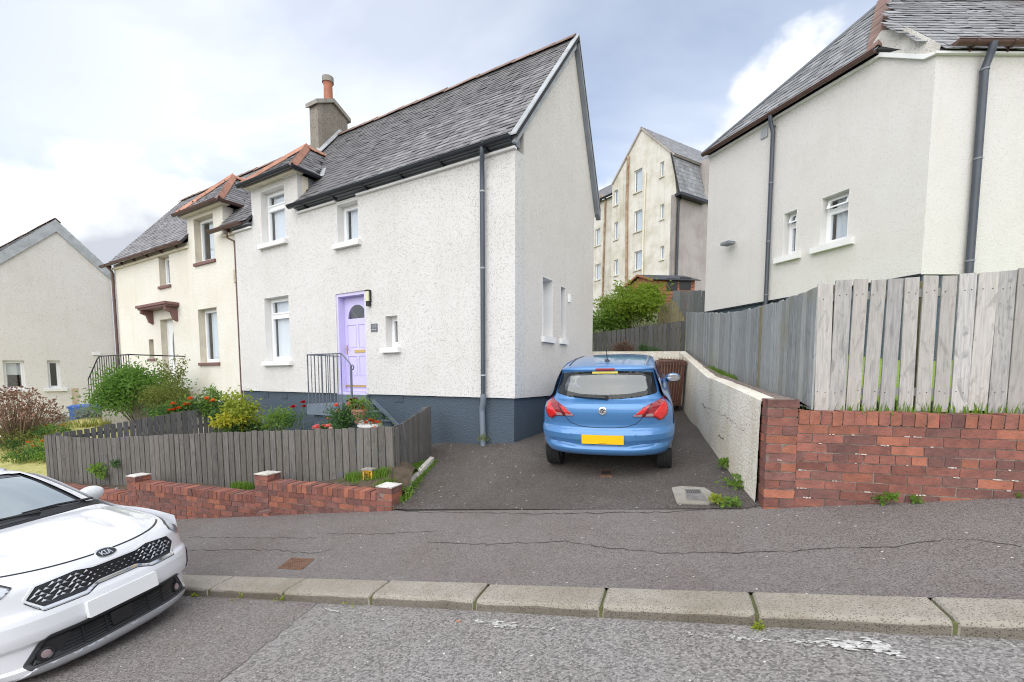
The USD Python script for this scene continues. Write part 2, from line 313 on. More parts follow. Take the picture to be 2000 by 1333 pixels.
def tarmac(name, base, stones, chip=(.34, .32, .30), scale=95.0, amount=.10, tint=(.86, .80, .78), patch=.5, bump=.6):
    look(name, {
        'g': ('texture_coordinate', {}), 'v': ('voronoi_texture', {'scale': scale}), 'sc': ('separate_color', {}), 'r': ('rgb_ramp', {'ramp': [(0, tuple(np.array(base) * .55)), (.45, base), (1, stones)]}),
        'lt': ('math', {'math_type': 'greater_than', 'value2': 1 - amount}), 'd': ('map_range', {'from_min': .2, 'from_max': .42, 'to_min': 1, 'to_max': 0, 'clamp': True}), 'mul': ('math', {'math_type': 'multiply'}),
        'mx': ('mix_color', {'b': chip}), 'n': ('noise_texture', {'scale': 1.3, 'detail': 8.0, 'roughness': .68}), 'mr': ('map_range', {'from_min': .36, 'from_max': .66, 'to_min': 0, 'to_max': patch, 'clamp': True}),
        'st': ('mix_color', {'blend_type': 'multiply', 'b': tint}), 'v2': ('voronoi_texture', {'scale': scale * .8}), 'n2': ('noise_texture', {'scale': scale * .5, 'detail': 4.0}), 'ad': ('math', {'math_type': 'add'}),
        'v3': ('voronoi_texture', {'scale': 17.0}), 's3': ('separate_color', {}), 'l3': ('math', {'math_type': 'greater_than', 'value2': .91}), 'd3': ('map_range', {'from_min': .10, 'from_max': .17, 'to_min': 1, 'to_max': 0, 'clamp': True}), 'm3': ('math', {'math_type': 'multiply'}), 'x3': ('mix_color', {'b': tuple(np.minimum(1, np.array(chip) * 1.35))}),
        'b': ('bump', {'strength': bump, 'distance': .008}), 'p': ('principled_bsdf', {'roughness': .88, 'specular_ior_level': .3})},
        [('g.object', 'v.vector'), ('v.color', 'sc.color'), ('sc.r', 'r.fac'), ('sc.g', 'lt.value1'), ('v.distance', 'd.value'), ('lt.value', 'mul.value1'), ('d.result', 'mul.value2'), ('mul.value', 'mx.fac'),
         ('g.object', 'n.vector'), ('n.fac', 'mr.value'), ('mr.result', 'st.fac'), ('r.color', 'st.a'), ('st.result', 'mx.a'),
         ('g.object', 'v3.vector'), ('v3.color', 's3.color'), ('s3.r', 'l3.value1'), ('v3.distance', 'd3.value'), ('l3.value', 'm3.value1'), ('d3.result', 'm3.value2'), ('m3.value', 'x3.fac'), ('mx.result', 'x3.a'), ('x3.result', 'p.base_color'),
         ('g.object', 'v2.vector'), ('v2.distance', 'ad.value1'), ('g.object', 'n2.vector'), ('n2.fac', 'ad.value2'), ('ad.value', 'b.height'), ('b.normal', 'p.normal')])
tarmac('road_tarmac', (.225, .215, .205), (.325, .312, .298), (.46, .44, .41), 80, .08, patch=.6, bump=.7)
tarmac('road_patch', (.185, .168, .158), (.265, .245, .232), (.44, .41, .39), 100, .06, patch=.6, bump=.6)
tarmac('pave_tarmac', (.178, .161, .153), (.240, .220, .210), (.38, .355, .33), 130, .035, tint=(.80, .74, .72), patch=.7)
tarmac('drive_tarmac', (.092, .082, .076), (.150, .136, .127), (.50, .47, .43), 110, .07, tint=(.74, .68, .64), patch=.8)
plain('tar_seam', (.035, .032, .030), .9)
plain('road_paint', (.62, .61, .58), .8, scale=30.0, dark=(.22, .21, .20), detail=8)
def glass(name, tint, mn, gcol=(1, 1, 1), rough=.02):
    look(name, {'f': ('layer_weight', {'blend': .5}), 'pw': ('math', {'math_type': 'power', 'value2': 4.0}), 'fm': ('map_range', {'to_min': mn, 'to_max': 1.0}), 't': ('transparent_bsdf', {'color': tint}), 'gl': ('glossy_bsdf', {'roughness': rough, 'color': gcol}), 'm': ('mix_closure', {})},
         [('f.facing', 'pw.value1'), ('pw.value', 'fm.value'), ('fm.result', 'm.fac'), ('t.BSDF', 'm.closure1'), ('gl.BSDF', 'm.closure2')], surface='m.closure')
glass('pane_glass', (.88, .91, .92), .13); glass('tinted_glass', (.60, .66, .64), .10)
def leafy(name, a, b, trans=.35, rough=.55):
    look(name, {'i': ('geometry', {}), 'r': ('rgb_ramp', {'ramp': [(0, a), (1, b)]}), 'p': ('principled_bsdf', {'roughness': rough, 'specular_ior_level': .35}), 't': ('translucent_bsdf', {}), 'm': ('mix_closure', {'fac': trans})},
         [('i.random_per_island', 'r.fac'), ('r.color', 'p.base_color'), ('r.color', 't.color'), ('p.BSDF', 'm.closure1'), ('t.BSDF', 'm.closure2')], surface='m.closure')
leafy('bush_leaf', (.13, .25, .04), (.30, .43, .10), .5)
leafy('back_bush_leaf', (.22, .32, .03), (.44, .50, .08), .5)
leafy('olive_leaf', (.20, .235, .055), (.35, .36, .11), .5)
leafy('yellow_leaf', (.42, .40, .03), (.66, .54, .06), .45)
leafy('lime_leaf', (.30, .36, .04), (.58, .58, .09), .5)
leafy('rose_leaf', (.065, .14, .035), (.17, .25, .08), .4)
leafy('grey_leaf', (.25, .29, .24), (.42, .45, .40))
leafy('weed_leaf', (.17, .29, .045), (.36, .47, .11), .5)
leafy('grass_blade', (.14, .25, .03), (.29, .40, .07), .4)
leafy('dry_grass_blade', (.28, .29, .08), (.50, .44, .17), .4)
leafy('dry_twig', (.24, .14, .10), (.42, .31, .24), .05, .8)
leafy('orange_petal', (.75, .13, .015), (.85, .30, .03), .3)
leafy('pink_petal', (.80, .22, .22), (.90, .46, .42), .3)
leafy('pale_petal', (.85, .55, .50), (.90, .75, .70), .3)
leafy('red_petal', (.42, .006, .012), (.62, .012, .02), .2)
leafy('dark_red_petal', (.16, .004, .012), (.30, .01, .02), .2)
leafy('white_petal', (.75, .75, .72), (.85, .85, .82), .3)
leafy('coral_petal', (.80, .16, .07), (.85, .30, .16), .3)
plain('stem_green', (.09, .13, .035), .7)
plain('stem_brown', (.09, .06, .04), .8)
plain('lawn_green', (.22, .33, .05), .95, scale=14.0, dark=(.13, .22, .03), bump=.8, bscale=60)
plain('dry_lawn', (.46, .41, .16), .95, scale=5.0, dark=(.25, .27, .07), bump=.7, bscale=60)
plain('rough_ground', (.12, .13, .05), .95, scale=6.0, dark=(.07, .07, .03), bump=.6, bscale=40)
plain('rust_pipe', (.42, .33, .22), .7, scale=2.5, dark=(.24, .11, .05))
plain('rust_wash', (.56, .50, .42), .9, scale=2.5, dark=(.42, .30, .18))
plain('dry_stem', (.27, .18, .125), .85, var=.4)
leafy('rust_leaf', (.16, .08, .05), (.30, .17, .10), .2)
# ---------------------------------------------------------------- ground
rng = np.random.default_rng(7)
KERB0, KERBD = v3(-1.981, 3.793, -0.250), v3(0.854, -0.308, 0.119)          # joint of two kerb stones; one stone onwards
_A = np.array([(-1.981, 3.793, -.25), (2.289, 2.253, .345), (2.316, 4.113, .402), (4.113, 3.591, .617)])
PC = np.linalg.lstsq(np.c_[np.ones(4), _A[:, :2]], _A[:, 2], rcond=None)[0]
PN = v3(-PC[1], -PC[2], 1)
def pave_z(x, y): return PC[0] + PC[1] * x + PC[2] * y
def pave(x, y, lift=0.0): return on(PN, (0, 0, PC[0] + lift), x, y)
KD = flat(KERBD) / np.linalg.norm(flat(KERBD)); KN = v3(-KD[1], KD[0], 0)      # along the kerb, and from the road towards the houses
def kerb_z(p): return KERB0[2] + ((np.asarray(p)[..., :2] - KERB0[:2]) @ KD[:2]) * (KERBD[2] / np.linalg.norm(KERBD[:2]))
KDEPTH, KUP = 0.27, 0.085
def sheet(c00, c10, c01, c11, n, m, zf):
    a, b = np.linspace(0, 1, n)[:, None, None], np.linspace(0, 1, m)[None, :, None]
    p = (np.asarray(c00) * (1 - a) * (1 - b) + np.asarray(c10) * a * (1 - b) + np.asarray(c01) * (1 - a) * b + np.asarray(c11) * a * b)
    p = np.dstack([p[..., 0], p[..., 1], zf(p)]); return p
def damp(z): return 6 * np.tanh(z / 6)
# far terrain: one sheet to the horizon, following the hill
gx = np.r_[-900, -400, -150, -80, -50, np.arange(-40, 41, 2.0), 50, 80, 150, 400, 900]
gy = np.r_[-900, -300, -80, -40, -20, np.arange(-10, 61, 2.0), 80, 150, 400, 900]
GX, GY = np.meshgrid(gx, gy, indexing='ij')
GZ = damp(-.9 + .135 * GX + .04 * np.maximum(GY, 0)) + np.clip((GY - 12) * .16, 0, 3.2) * (GX > -6) * np.clip((GX + 6) / 6, 0, 1)
GZ = GZ - 1.0 * np.exp(-((GX / 16) ** 2 + ((GY - 3) / 8) ** 2))
solo('ground', MB().grid(np.dstack([GX, GY, GZ]), flip=True), 'rough_ground', kind='structure', smooth=True)
# road
def road_z(p):
    off = (p[..., :2] - KERB0[:2]) @ KN[:2]
    return kerb_z(p) - KUP + np.minimum(-off, 4) * .012 + .006 * meshkit.noise(p * [1.3, 1.3, 0])
o = flat(KERB0)
solo('road', MB().grid(sheet(o - KD * 24 - KN * 8.5, o + KD * 24 - KN * 8.5, o - KD * 24 + KN * .05, o + KD * 24 + KN * .05, 200, 40, road_z), flip=False), 'road_tarmac', kind='structure', smooth=True)
# kerb: one stone after another
kerb_path = numbered('/World', 'kerb'); UsdGeom.Xform.Define(stage, kerb_path); LOC[kerb_path] = np.zeros(3); tag(kerb_path, kind='structure')
for t in range(-12, 10):
    p0, p1 = KERB0 + KERBD * (t + .010), KERB0 + KERBD * (t + .990)
    j = rng.normal(0, .004, 3); r = .022
    prof = [(0.0, -.22), (0.0, -r * 1.6), (.006, -r * .7), (.018, -.006), (.040, 0.0), (KDEPTH - .012, .004), (KDEPTH, -.006), (KDEPTH, -.22)]
    ts = np.r_[0, .012, np.linspace(.08, .92, 5), .988, 1]
    g = np.zeros((len(ts), len(prof), 3))
    for i, q in enumerate(ts):
        sh = .010 if q in (0, 1) else 0
        for k, (a, b) in enumerate(prof):
            g[i, k] = p0 + (p1 - p0) * q + KN * (a + j[0] + (sh if a < .05 else 0)) + Z * (b + j[1] - (sh if b > -.1 else 0) + .003 * meshkit.noise(np.array([t * 3.1 + q * 6, k * .7, 0])))
    m = MB().grid(g, flip=True)
    for e in (0, len(ts) - 1):
        n = len(m.v); m.raw(g[e], [[0, k, k + 1] if e == 0 else [0, k + 1, k] for k in range(1, len(prof) - 1)])
    ks = part(kerb_path, 'kerb_stone', m, 'kerb_stone', smooth=35)
    if -4 < t < 9:
        fg = g[1:-1, 0:3] - KN * .0015; fg[:, 2] -= Z * (.004 + .010 * rng.random((len(ts) - 2, 1))); part(ks, 'stained_face', MB().grid(fg, flip=True), 'kerb_stain_shade')  # dark front sheet: road dirt, with some of the face's shade painted into its colour
    if -3 <= t <= 8:   # moss in the joint
        a = KERB0 + KERBD * t
        part(kerb_path, 'joint', MB().obox(a - KERBD / .915 * .012 + KN * .008 - Z * .15, KERBD / .915 * .024, KN * (KDEPTH - .02), Z * .133), 'rough_ground')
# pavement, from the kerb to the house fronts
def pz(p):
    off = (p[..., :2] - KERB0[:2]) @ KN[:2]
    w = np.clip((off - KDEPTH) / .9, 0, 1)
    return kerb_z(p) * (1 - w) + pave_z(p[..., 0], p[..., 1]) * w + .010 * (meshkit.noise(p * [1.1, 1.1, 0]) - .5) - .004
# the front line of the left wall, the drive and the right wall
LA = math.radians(18.6); LD = v3(-math.cos(LA), math.sin(LA), 0); LN = v3(math.sin(LA), math.cos(LA), 0)
L0 = on([0, 1, 0], (0, 5.80, 0), 766, 1003); L0 = flat(L0)                     # front right corner of the drive-side pier
RA = math.radians(16.2); RD = v3(math.cos(RA), -math.sin(RA), 0); RN = v3(math.sin(RA), math.cos(RA), 0)
R0 = v3(2.316, 4.113, 0)                                                          # front left corner of the right-hand pier
front = [o + KN * KDEPTH - KD * 18, o + KN * KDEPTH + KD * 18]
xs = np.linspace(-14, 12, 131)
def front_y(x):                                                               # plan line of the property fronts
    yl = L0[1] + (x - L0[0]) * LD[1] / LD[0]; yr = R0[1] + (x - R0[0]) * RD[1] / RD[0]
    t = np.clip((x - L0[0]) / (R0[0] - L0[0]), 0, 1)
    return np.where(x < L0[0], yl, np.where(x > R0[0], yr, L0[1] * (1 - t) + R0[1] * t))
def kerb_y(x): q = o + KN * KDEPTH; return q[1] + (x - q[0]) * KD[1] / KD[0]
ky, fy = kerb_y(xs), front_y(xs) + np.where((xs < L0[0]) | (xs > R0[0]), .12, 0.0)
rows = np.linspace(0, 1, 22)
pg = np.zeros((len(xs), len(rows), 3))
for k, r in enumerate(rows):
    p = np.c_[xs, ky * (1 - r) + fy * r, 0 * xs]; p[:, 2] = pz(p); pg[:, k] = p
solo('pavement', MB().grid(pg, flip=True), 'pave_tarmac', kind='structure', smooth=True)
PAVE = '/World/pavement'
def ribbon(px, w, lift=.004, zf=None, wob=.012, seed=0):
    """thin strip along points picked on the pavement."""
    r = np.random.default_rng(seed); pts = np.array([pave(x, y) for x, y in px]); 
    t = np.linspace(0, 1, max(8, int(np.linalg.norm(np.diff(pts, axis=0), axis=1).sum() / .06))); d = np.r_[0, np.cumsum(np.linalg.norm(np.diff(pts, axis=0), axis=1))]; d /= d[-1]
    q = np.stack([np.interp(t, d, pts[:, k]) for k in range(3)], 1); q[:, :2] += r.normal(0, wob, (len(q), 2))
    tg = np.gradient(q, axis=0); tg /= np.linalg.norm(tg, axis=1, keepdims=True); nn = np.c_[-tg[:, 1], tg[:, 0], 0 * t]
    ww = w * r.uniform(.4, 1.3, len(q))[:, None]
    a, b = q - nn * ww / 2, q + nn * ww / 2
    for s in (a, b): s[:, 2] = pz(s) + lift
    return MB().grid(np.stack([a, b], 1), flip=True)
for k, px in enumerate([[(790, 999), (900, 1001), (1000, 1004), (1150, 1003), (1300, 1000), (1480, 988)], [(832, 1056), (930, 1060), (1000, 1059), (1100, 1055), (1180, 1064), (1300, 1074), (1520, 1072), (1640, 1066), (1760, 1064), (1800, 1054), (1890, 1050), (1995, 1061)],
                        [(370, 1048), (480, 1050), (620, 1050)], [(365, 1071), (520, 1069), (620, 1075), (650, 1066)], [(640, 1042), (730, 1042), (850, 1037)]]):
    part(PAVE, 'tar_seam', ribbon(px, .0075 if k else .011, seed=k), 'tar_seam')
def road_pt(x, y, lift=.004):
    d = sight(x, y); q = EYE + d * 3
    for _ in range(6): q = EYE + d * ((float(road_z(q[None])[0]) + lift - EYE[2]) / d[2])
    return q
ra_, rb_ = road_pt(628, 1172), road_pt(430, 1330); pe_ = rb_ + (rb_ - ra_) * .7; L_ = 14
pg = np.zeros((40, L_, 3))
for i, t in enumerate(np.linspace(0, 1, 40)):
    e = ra_ + (pe_ - ra_) * t + KD * rng.normal(0, .012)
    for j, q in enumerate(np.linspace(0, 1, L_)): pg[i, j] = e - KD * 1.9 * q
pg[..., 2] = road_z(pg) + .004
solo('road_patch', MB().grid(pg), 'road_patch', kind='structure', smooth=True)
# worn white paint on the road
rm = MB(); pr = np.random.default_rng(5)
for x0, y0, x1, y1, n, w in [(636, 1189, 662, 1195, 26, .045), (676, 1194, 722, 1202, 26, .022), (925, 1215, 1010, 1226, 55, .05), (1020, 1226, 1090, 1232, 18, .03), (1340, 1240, 1420, 1250, 14, .03), (1420, 1246, 1500, 1254, 34, .035), (1540, 1254, 1620, 1260, 36, .04), (1620, 1258, 1735, 1268, 70, .065), (1690, 1250, 1720, 1262, 20, .05), (1730, 1264, 1765, 1290, 16, .05)]:
    for _ in range(int(n * 1.5)):
        t = pr.random(); d = sight(x0 + (x1 - x0) * t, y0 + (y1 - y0) * t)
        q = EYE + d * 3
        for _i in range(5): q = EYE + d * ((float(road_z(q[None])[0]) - EYE[2]) / d[2])
        c = q + KD * pr.normal(0, .012) + KN * pr.normal(0, w * .35); k = pr.integers(5, 8); a = np.sort(pr.uniform(0, 2 * np.pi, k)); r = w * pr.uniform(.08, .34) * pr.uniform(.6, 1.2, k)
        v = c + np.cos(a)[:, None] * r[:, None] * KD * 1.6 + np.sin(a)[:, None] * r[:, None] * KN * .7
        v = np.vstack([c, v]); v[:, 2] = road_z(v) + .0085 + .0012 * pr.random()
        rm.raw(v, [[0, i, i % k + 1] for i in range(1, k + 1)])
solo('road_marking', rm, 'road_paint', kind='structure')
# drive: rises between the house and the retaining wall
WA = math.radians(13.5); WD = v3(math.sin(WA), math.cos(WA), 0); WN = v3(math.cos(WA), -math.sin(WA), 0)
W0 = R0 + WD * .23
wallp = lambda x, y: on(WN, W0, x, y)
HA = math.radians(31.2); U = v3(-math.cos(HA), math.sin(HA), 0); G = v3(math.sin(HA), math.cos(HA), 0)
K = v3(.049, 7.30, 0)
HOUSE = Wall(K, U, G)
GABLE = Wall(K, G, U)                                   # s runs back along the gable; into = along the front
ctl = [pave(x, y) for x, y in [(770, 1003), (790, 999), (900, 1002), (1000, 1003), (1150, 1003), (1300, 1000), (1400, 994), (1485, 985)]]
ctl += [wallp(x, y) for x, y in [(1472, 972), (1426, 917.6), (1394, 875.5), (1364, 833.5), (1332, 791.4), (1320, 776.5)]]
ctl += [v3(*(K + Z * .53)), v3(*(K + G * 3 + Z * .83)), v3(*(K + U * 1.5 + Z * .42)), v3(-1.62, 7.9, .215), v3(-1.55, 7.0, .06), v3(.55, 6.62, .335), v3(1.95, 6.15, .37), v3(1.45, 9.1, .66), v3(2.85, 8.55, .70), v3(2.4, 11.2, 1.05), v3(3.4, 11.2, 1.15), v3(1.8, 10.6, .95)]
ctl = np.array(ctl); _rb = RBFInterpolator(ctl[:, :2], ctl[:, 2], kernel='linear', smoothing=.002)
def drive_z(p): return _rb(np.asarray(p)[..., :2].reshape(-1, 2)).reshape(np.asarray(p).shape[:-1])
dp = np.zeros((70, 44, 3))
for i, t in enumerate(np.linspace(0, 1, 70)):
    a = np.array([L0[0] - .0, L0[1]]) * (1 - t) + np.array([1.3, 11.6]) * t
    if t < .35: q = t / .35; a = np.array([L0[0] + .02, L0[1]]) * (1 - q) + np.array([-1.62, 8.2]) * q
    else: q = (t - .35) / .65; a = np.array([-1.62, 8.2]) * (1 - q) + np.array([1.3, 11.6]) * q
    b = (R0 + WD * t * 7.4 + WN * .08)[:2]
    for j, s in enumerate(np.linspace(0, 1, 44)):
        p = a * (1 - s) + b * s; dp[i, j, :2] = p
dp[..., 2] = drive_z(dp) + .008 * (meshkit.noise(dp * [1.5, 1.5, 0]) - .5)
solo('driveway', MB().grid(dp), 'drive_tarmac', kind='structure', smooth=True)
def drive_pt(x, y, lift=0.0):
    d = sight(x, y); q = EYE + d * 6
    for _ in range(25): q = q * .4 + .6 * (EYE + d * ((float(drive_z(q[None])[0]) + lift - EYE[2]) / d[2]))
    return q
# front garden, neighbour's garden and the slope below the left house
hp = lambda s, g, z: K + U * s + G * g + Z * z
FO = LN * .50                                           # the picket fence stands behind the low wall
F0 = L0 + FO + LD * .12
def fence_p(x, y): return on(LN, F0, x, y)
gc = []
for x, y in [(768, 912), (700, 935), (620, 948), (540, 958), (450, 960), (350, 955), (260, 950), (180, 949), (98, 943)]:
    q = fence_p(x, y); q[2] += .03; gc.append(q); q2 = q + LN * .3; q2[2] += .03; gc.append(q2)
COP = lambda s: .12 if s < 1.9 else (-.13 if s < 4.6 else -.42)
for s_ in (0, .5, 1.0, 1.6, 2.1, 2.8, 3.6, 4.3, 4.8, 5.6, 6.5, 7.6):
    q = L0 + LD * s_ + LN * .22; q[2] = COP(s_) - .035; gc.append(q)
gc += [v3(-1.47, 6.15, -.03), v3(-1.42, 6.9, .10), v3(-1.40, 7.6, .17), v3(-1.60, 6.2, .12), v3(-1.56, 6.9, .18)]
gc += [v3(-1.62, 7.9, .2), hp(1.5, -.1, .36), hp(3.3, -.1, .22), hp(5.5, -.1, .10), hp(7.9, -.1, -.05), hp(10, -.2, -.1), hp(13, -.2, -.15), hp(15.5, -.2, -.2), hp(10, -2.5, -.25), hp(13, -2.5, -.35), hp(17.5, 2, -.25), hp(20.5, 1.5, -.35), hp(20.8, -1.2, -.55), hp(20.8, -4.5, -1.15), hp(18, -1.5, -.45), hp(16, -4, -.75), hp(19, -7, -1.6), hp(24, -9, -2.3), hp(14, -8.5, -1.3)]
for x, y, Y in ((150, 818, 13.6), (218, 806, 13.6), (230, 832, 12.0), (125, 832, 12.6), (60, 850, 12.2), (180, 813, 14.2)): gc.append(at_depth(Y, x, y))
gc = np.array(gc); _rg = RBFInterpolator(gc[:, :2], gc[:, 2], kernel='linear', smoothing=.003)
def garden_z(p): return _rg(np.asarray(p)[..., :2].reshape(-1, 2)).reshape(np.asarray(p).shape[:-1])
def garden_pt(x, y, Yg=10):
    d = sight(x, y); q = EYE + d * Yg
    for _ in range(30): q = q * .5 + .5 * (EYE + d * ((float(garden_z(q[None])[0]) - EYE[2]) / d[2]))
    return q
def garden_sheet(name, a0, a1, b0, b1, n, m, mat, lift=0.0, bump=.03):
    g = sheet(a0, a1, b0, b1, n, m, lambda p: garden_z(p) + lift + bump * (meshkit.fbm(p * [2.2, 2.2, 0]) - .5))
    return solo(name, MB().grid(g, flip=True), mat, kind='structure', smooth=True)
a = L0 + LN * .16
garden_sheet('garden_soil', a + v3(.06, .02, 0), a + LD * 9.0, v3(-1.36, 8.15, 0), hp(8.0, .05, 0), 60, 60, 'soil', bump=.02)
# fan of ground towards the left house
garden_sheet('left_garden', a + LD * 7.2 + LN * .1, a + LD * 20, hp(8.0, .2, 0), hp(22.5, 2.0, 0), 60, 44, 'dry_lawn', lift=-.012)
# ---------------------------------------------------------------- building kit
def wall_slab(W, poly, thick, g0=0.0): return MB().poly(poly, lambda a, b, c: W.o + a[:, None] * W.u + b[:, None] * Z + (c[:, None] + g0) * W.g, thick)
def rect(s0, s1, z0, z1): return shapely.box(min(s0, s1), min(z0, z1), max(s0, s1), max(z0, z1))
def wbox(W, s0, s1, z0, z1, g0, g1, m=None):
    return (m or MB()).obox(W.p(s0, z0, g0), W.u * (s1 - s0), W.g * (g1 - g0), Z * (z1 - z0))
def frame_ring(W, s0, s1, z0, z1, t, g0, g1, m=None):
    m = m or MB()
    wbox(W, s0, s1, z0, z0 + t, g0, g1, m); wbox(W, s0, s1, z1 - t, z1, g0, g1, m)
    wbox(W, s0, s0 + t, z0 + t, z1 - t, g0, g1, m); wbox(W, s1 - t, s1, z0 + t, z1 - t, g0, g1, m); return m
def blind_strip(W, s0, s1, z0, z1, g, pitch=.085, amp=.012, sl=True):
    n = max(2, int((s1 - s0) / pitch)) * 4; t = np.linspace(s0, s1, n + 1); gg = g + amp * np.sin(np.arange(n + 1) * np.pi / 2)
    p = np.stack([np.stack([W.p(a, z0, b), W.p(a, z1, b)]) for a, b in zip(t, gg)]); return MB().grid(p)
def window(house, W, s0, s1, z0, z1, depth=.16, transom=None, label=None, blind=(0.0, .82), bmat='blind', tilt=False, name='window', glass='pane_glass', sash=True):
    """a framed window set back in its opening: frame > pane(s), opening light, blind."""
    s0, s1 = min(s0, s1), max(s0, s1); f = .055
    m = frame_ring(W, s0, s1, z0, z1, f, depth, depth + .07)
    zt = None
    if transom: zt = z0 + (z1 - z0) * transom; wbox(W, s0 + f, s1 - f, zt - .035, zt + .035, depth + .002, depth + .068, m)
    w = part(house, name, m, 'upvc', label=label)
    lights = [(z0 + f, (zt - .035) if zt else z1 - f)] + ([(zt + .035, z1 - f)] if zt else [])
    for i, (a, b) in enumerate(lights):
        if sash:
            if tilt and i == 1:                          # top light hung open at the bottom
                m = MB(); k = .42; h = b - a; out = -W.g * k * h
                c = lambda s, t, q=0.0: W.p(s, b - t * h, depth) - W.g * k * h * t - W.g * q
                for sa, sb, ta, tb in ((s0 + f, s1 - f, 0, .16), (s0 + f, s1 - f, .84, 1), (s0 + f, s0 + f + .045, .16, .84), (s1 - f - .045, s1 - f, .16, .84)):
                    m.hexa([c(sa, tb), c(sb, tb), c(sb, tb, .04), c(sa, tb, .04), c(sa, ta), c(sb, ta), c(sb, ta, .04), c(sa, ta, .04)])
                part(w, 'opening_light', m, 'upvc')
                m = MB(); m.raw([c(s0 + f + .04, .84, .02), c(s1 - f - .04, .84, .02), c(s1 - f - .04, .16, .02), c(s0 + f + .04, .16, .02)], [[0, 1, 2, 3]])
                part(w, 'pane', m, glass); continue
            part(w, 'opening_light', frame_ring(W, s0 + f, s1 - f, a, b, .036, depth - .012, depth + .05), 'upvc')
        e = .036 if sash else 0
        m = MB(); m.raw([W.p(s0 + f + e, a + e, depth + .03), W.p(s1 - f - e, a + e, depth + .03), W.p(s1 - f - e, b - e, depth + .03), W.p(s0 + f + e, b - e, depth + .03)], [[0, 1, 2, 3]])
        part(w, 'pane', m, glass)
    if blind:
        wd = s1 - s0 - .1
        part(w, 'blind', blind_strip(W, s0 + .05 + wd * blind[0], s0 + .05 + wd * blind[1], z0 + .06, z1 - .06, depth + .085), bmat)
    return w
def sill(house, W, s0, s1, ztop, h=.11, over=.10, out=.09, back=.16, mat='white_sill', label=None):
    s0, s1 = min(s0, s1) - over, max(s0, s1) + over; b = MB()
    a = [(-out, ztop - .012), (-out, ztop - h), (back, ztop - h), (back, ztop + .006)]
    c = [W.p(s0, a[1][1], a[1][0]), W.p(s1, a[1][1], a[1][0]), W.p(s1, a[2][1], a[2][0]), W.p(s0, a[2][1], a[2][0]), W.p(s0, a[0][1], a[0][0]), W.p(s1, a[0][1], a[0][0]), W.p(s1, a[3][1], a[3][0]), W.p(s0, a[3][1], a[3][0])]
    b.hexa(c if np.cross(W.u, W.g) @ Z > 0 else [c[1], c[0], c[3], c[2], c[5], c[4], c[7], c[6]])
    return part(house, 'sill', b, mat, label=label)
def slates(parent, O, a, b, inside, length, height, exp=.145, width=.26, mat='slate', seed=1, lift=0.0, keep=300, name='slate', limit=None):
    """courses of slates over a roof plane: O lower corner, a along the eaves, b up the slope; the nearest are parts, the rest one mesh."""
    r = np.random.default_rng(seed); a = np.asarray(a, float); b = np.asarray(b, float); n = np.cross(a, b); n /= np.linalg.norm(n)
    if n[2] < 0: n = -n
    out = []; k = 0; v = 0.0
    while v < height:
        e = exp * (1.08 - .22 * v / height); x = -width * r.random() - (.5 * width if k % 2 else 0)
        jr = r.normal(0, .004)
        while x < length:
            w = width * r.uniform(.72, 1.25); x0, x1 = x + .003, x + w - .003; x += w
            x0c, x1c = max(x0, 0), min(x1, length)
            if x1c - x0c < .04 or not inside((x0c + x1c) / 2, v + e * .5): continue
            z0, z1 = .017 + abs(r.normal(0, .0032)), .004; th = .008; dv0 = r.normal(0, .006) + jr; tw = r.normal(0, .003)
            t = min(v + e * 1.5, height + .03)
            P = lambda xx, vv, zz: O + a * xx + b * vv + n * (zz + lift)
            c = [P(x0c, v + dv0, z0 - th + tw), P(x1c, v + dv0 + r.normal(0, .004), z0 - th - tw), P(x1c, t, z1 - .003), P(x0c, t, z1 - .003),
                 P(x0c, v + dv0, z0 + tw), P(x1c, v + dv0, z0 - tw), P(x1c, t, z1), P(x0c, t, z1)]
            out.append((np.linalg.norm(c[4] - EYE), c))
        v += e; k += 1
    out.sort(key=lambda q: q[0])
    for d, c in out[:keep]: part(parent, name, MB().hexa(c), mat)
    if out[keep:]:
        m = MB()
        for d, c in out[keep:]: m.hexa(c)
        part(parent, name + '_courses', m, mat, kind='stuff')
def ridge_tiles(parent, p0, p1, up, side, mat, w=.16, drop=.09, L=.45, name='ridge_tile', th=.018, n=None):
    """angled ridge or hip tiles laid end to end: side is the horizontal direction across, drop how far the wings fall."""
    p0, p1 = np.asarray(p0, float), np.asarray(p1, float); d = p1 - p0; T = np.linalg.norm(d); d /= T; k = n or max(1, round(T / L)); r = np.random.default_rng(int(T * 100))
    s1, s2 = side if isinstance(side, tuple) else (side, -side)
    for i in range(k):
        a, b = p0 + d * (T * i / k - .01), p0 + d * (T * (i + 1) / k - .004)
        j = up * r.normal(0, .004)
        m = MB(); rows = []
        for q, lft in ((a, .006), (b, -.004)):
            q = q + j + up * lft
            rows.append([q + s1 * w - up * drop, q + s1 * w * .25 - up * drop * .16, q + up * .012, q + s2 * w * .25 - up * drop * .16, q + s2 * w - up * drop])
        g = np.array(rows); m.grid(g); m.grid(g + up * th, flip=True)
        for e in ((0, 0), (1, 1)):
            for c in range(4): m.raw([g[e[0], c], g[e[0], c + 1], g[e[0], c + 1] + up * th, g[e[0], c] + up * th], [[0, 1, 2, 3]])
        for c in (0, 4): m.raw([g[0, c], g[1, c], g[1, c] + up * th, g[0, c] + up * th], [[0, 1, 2, 3]])
        part(parent, name, m, mat)
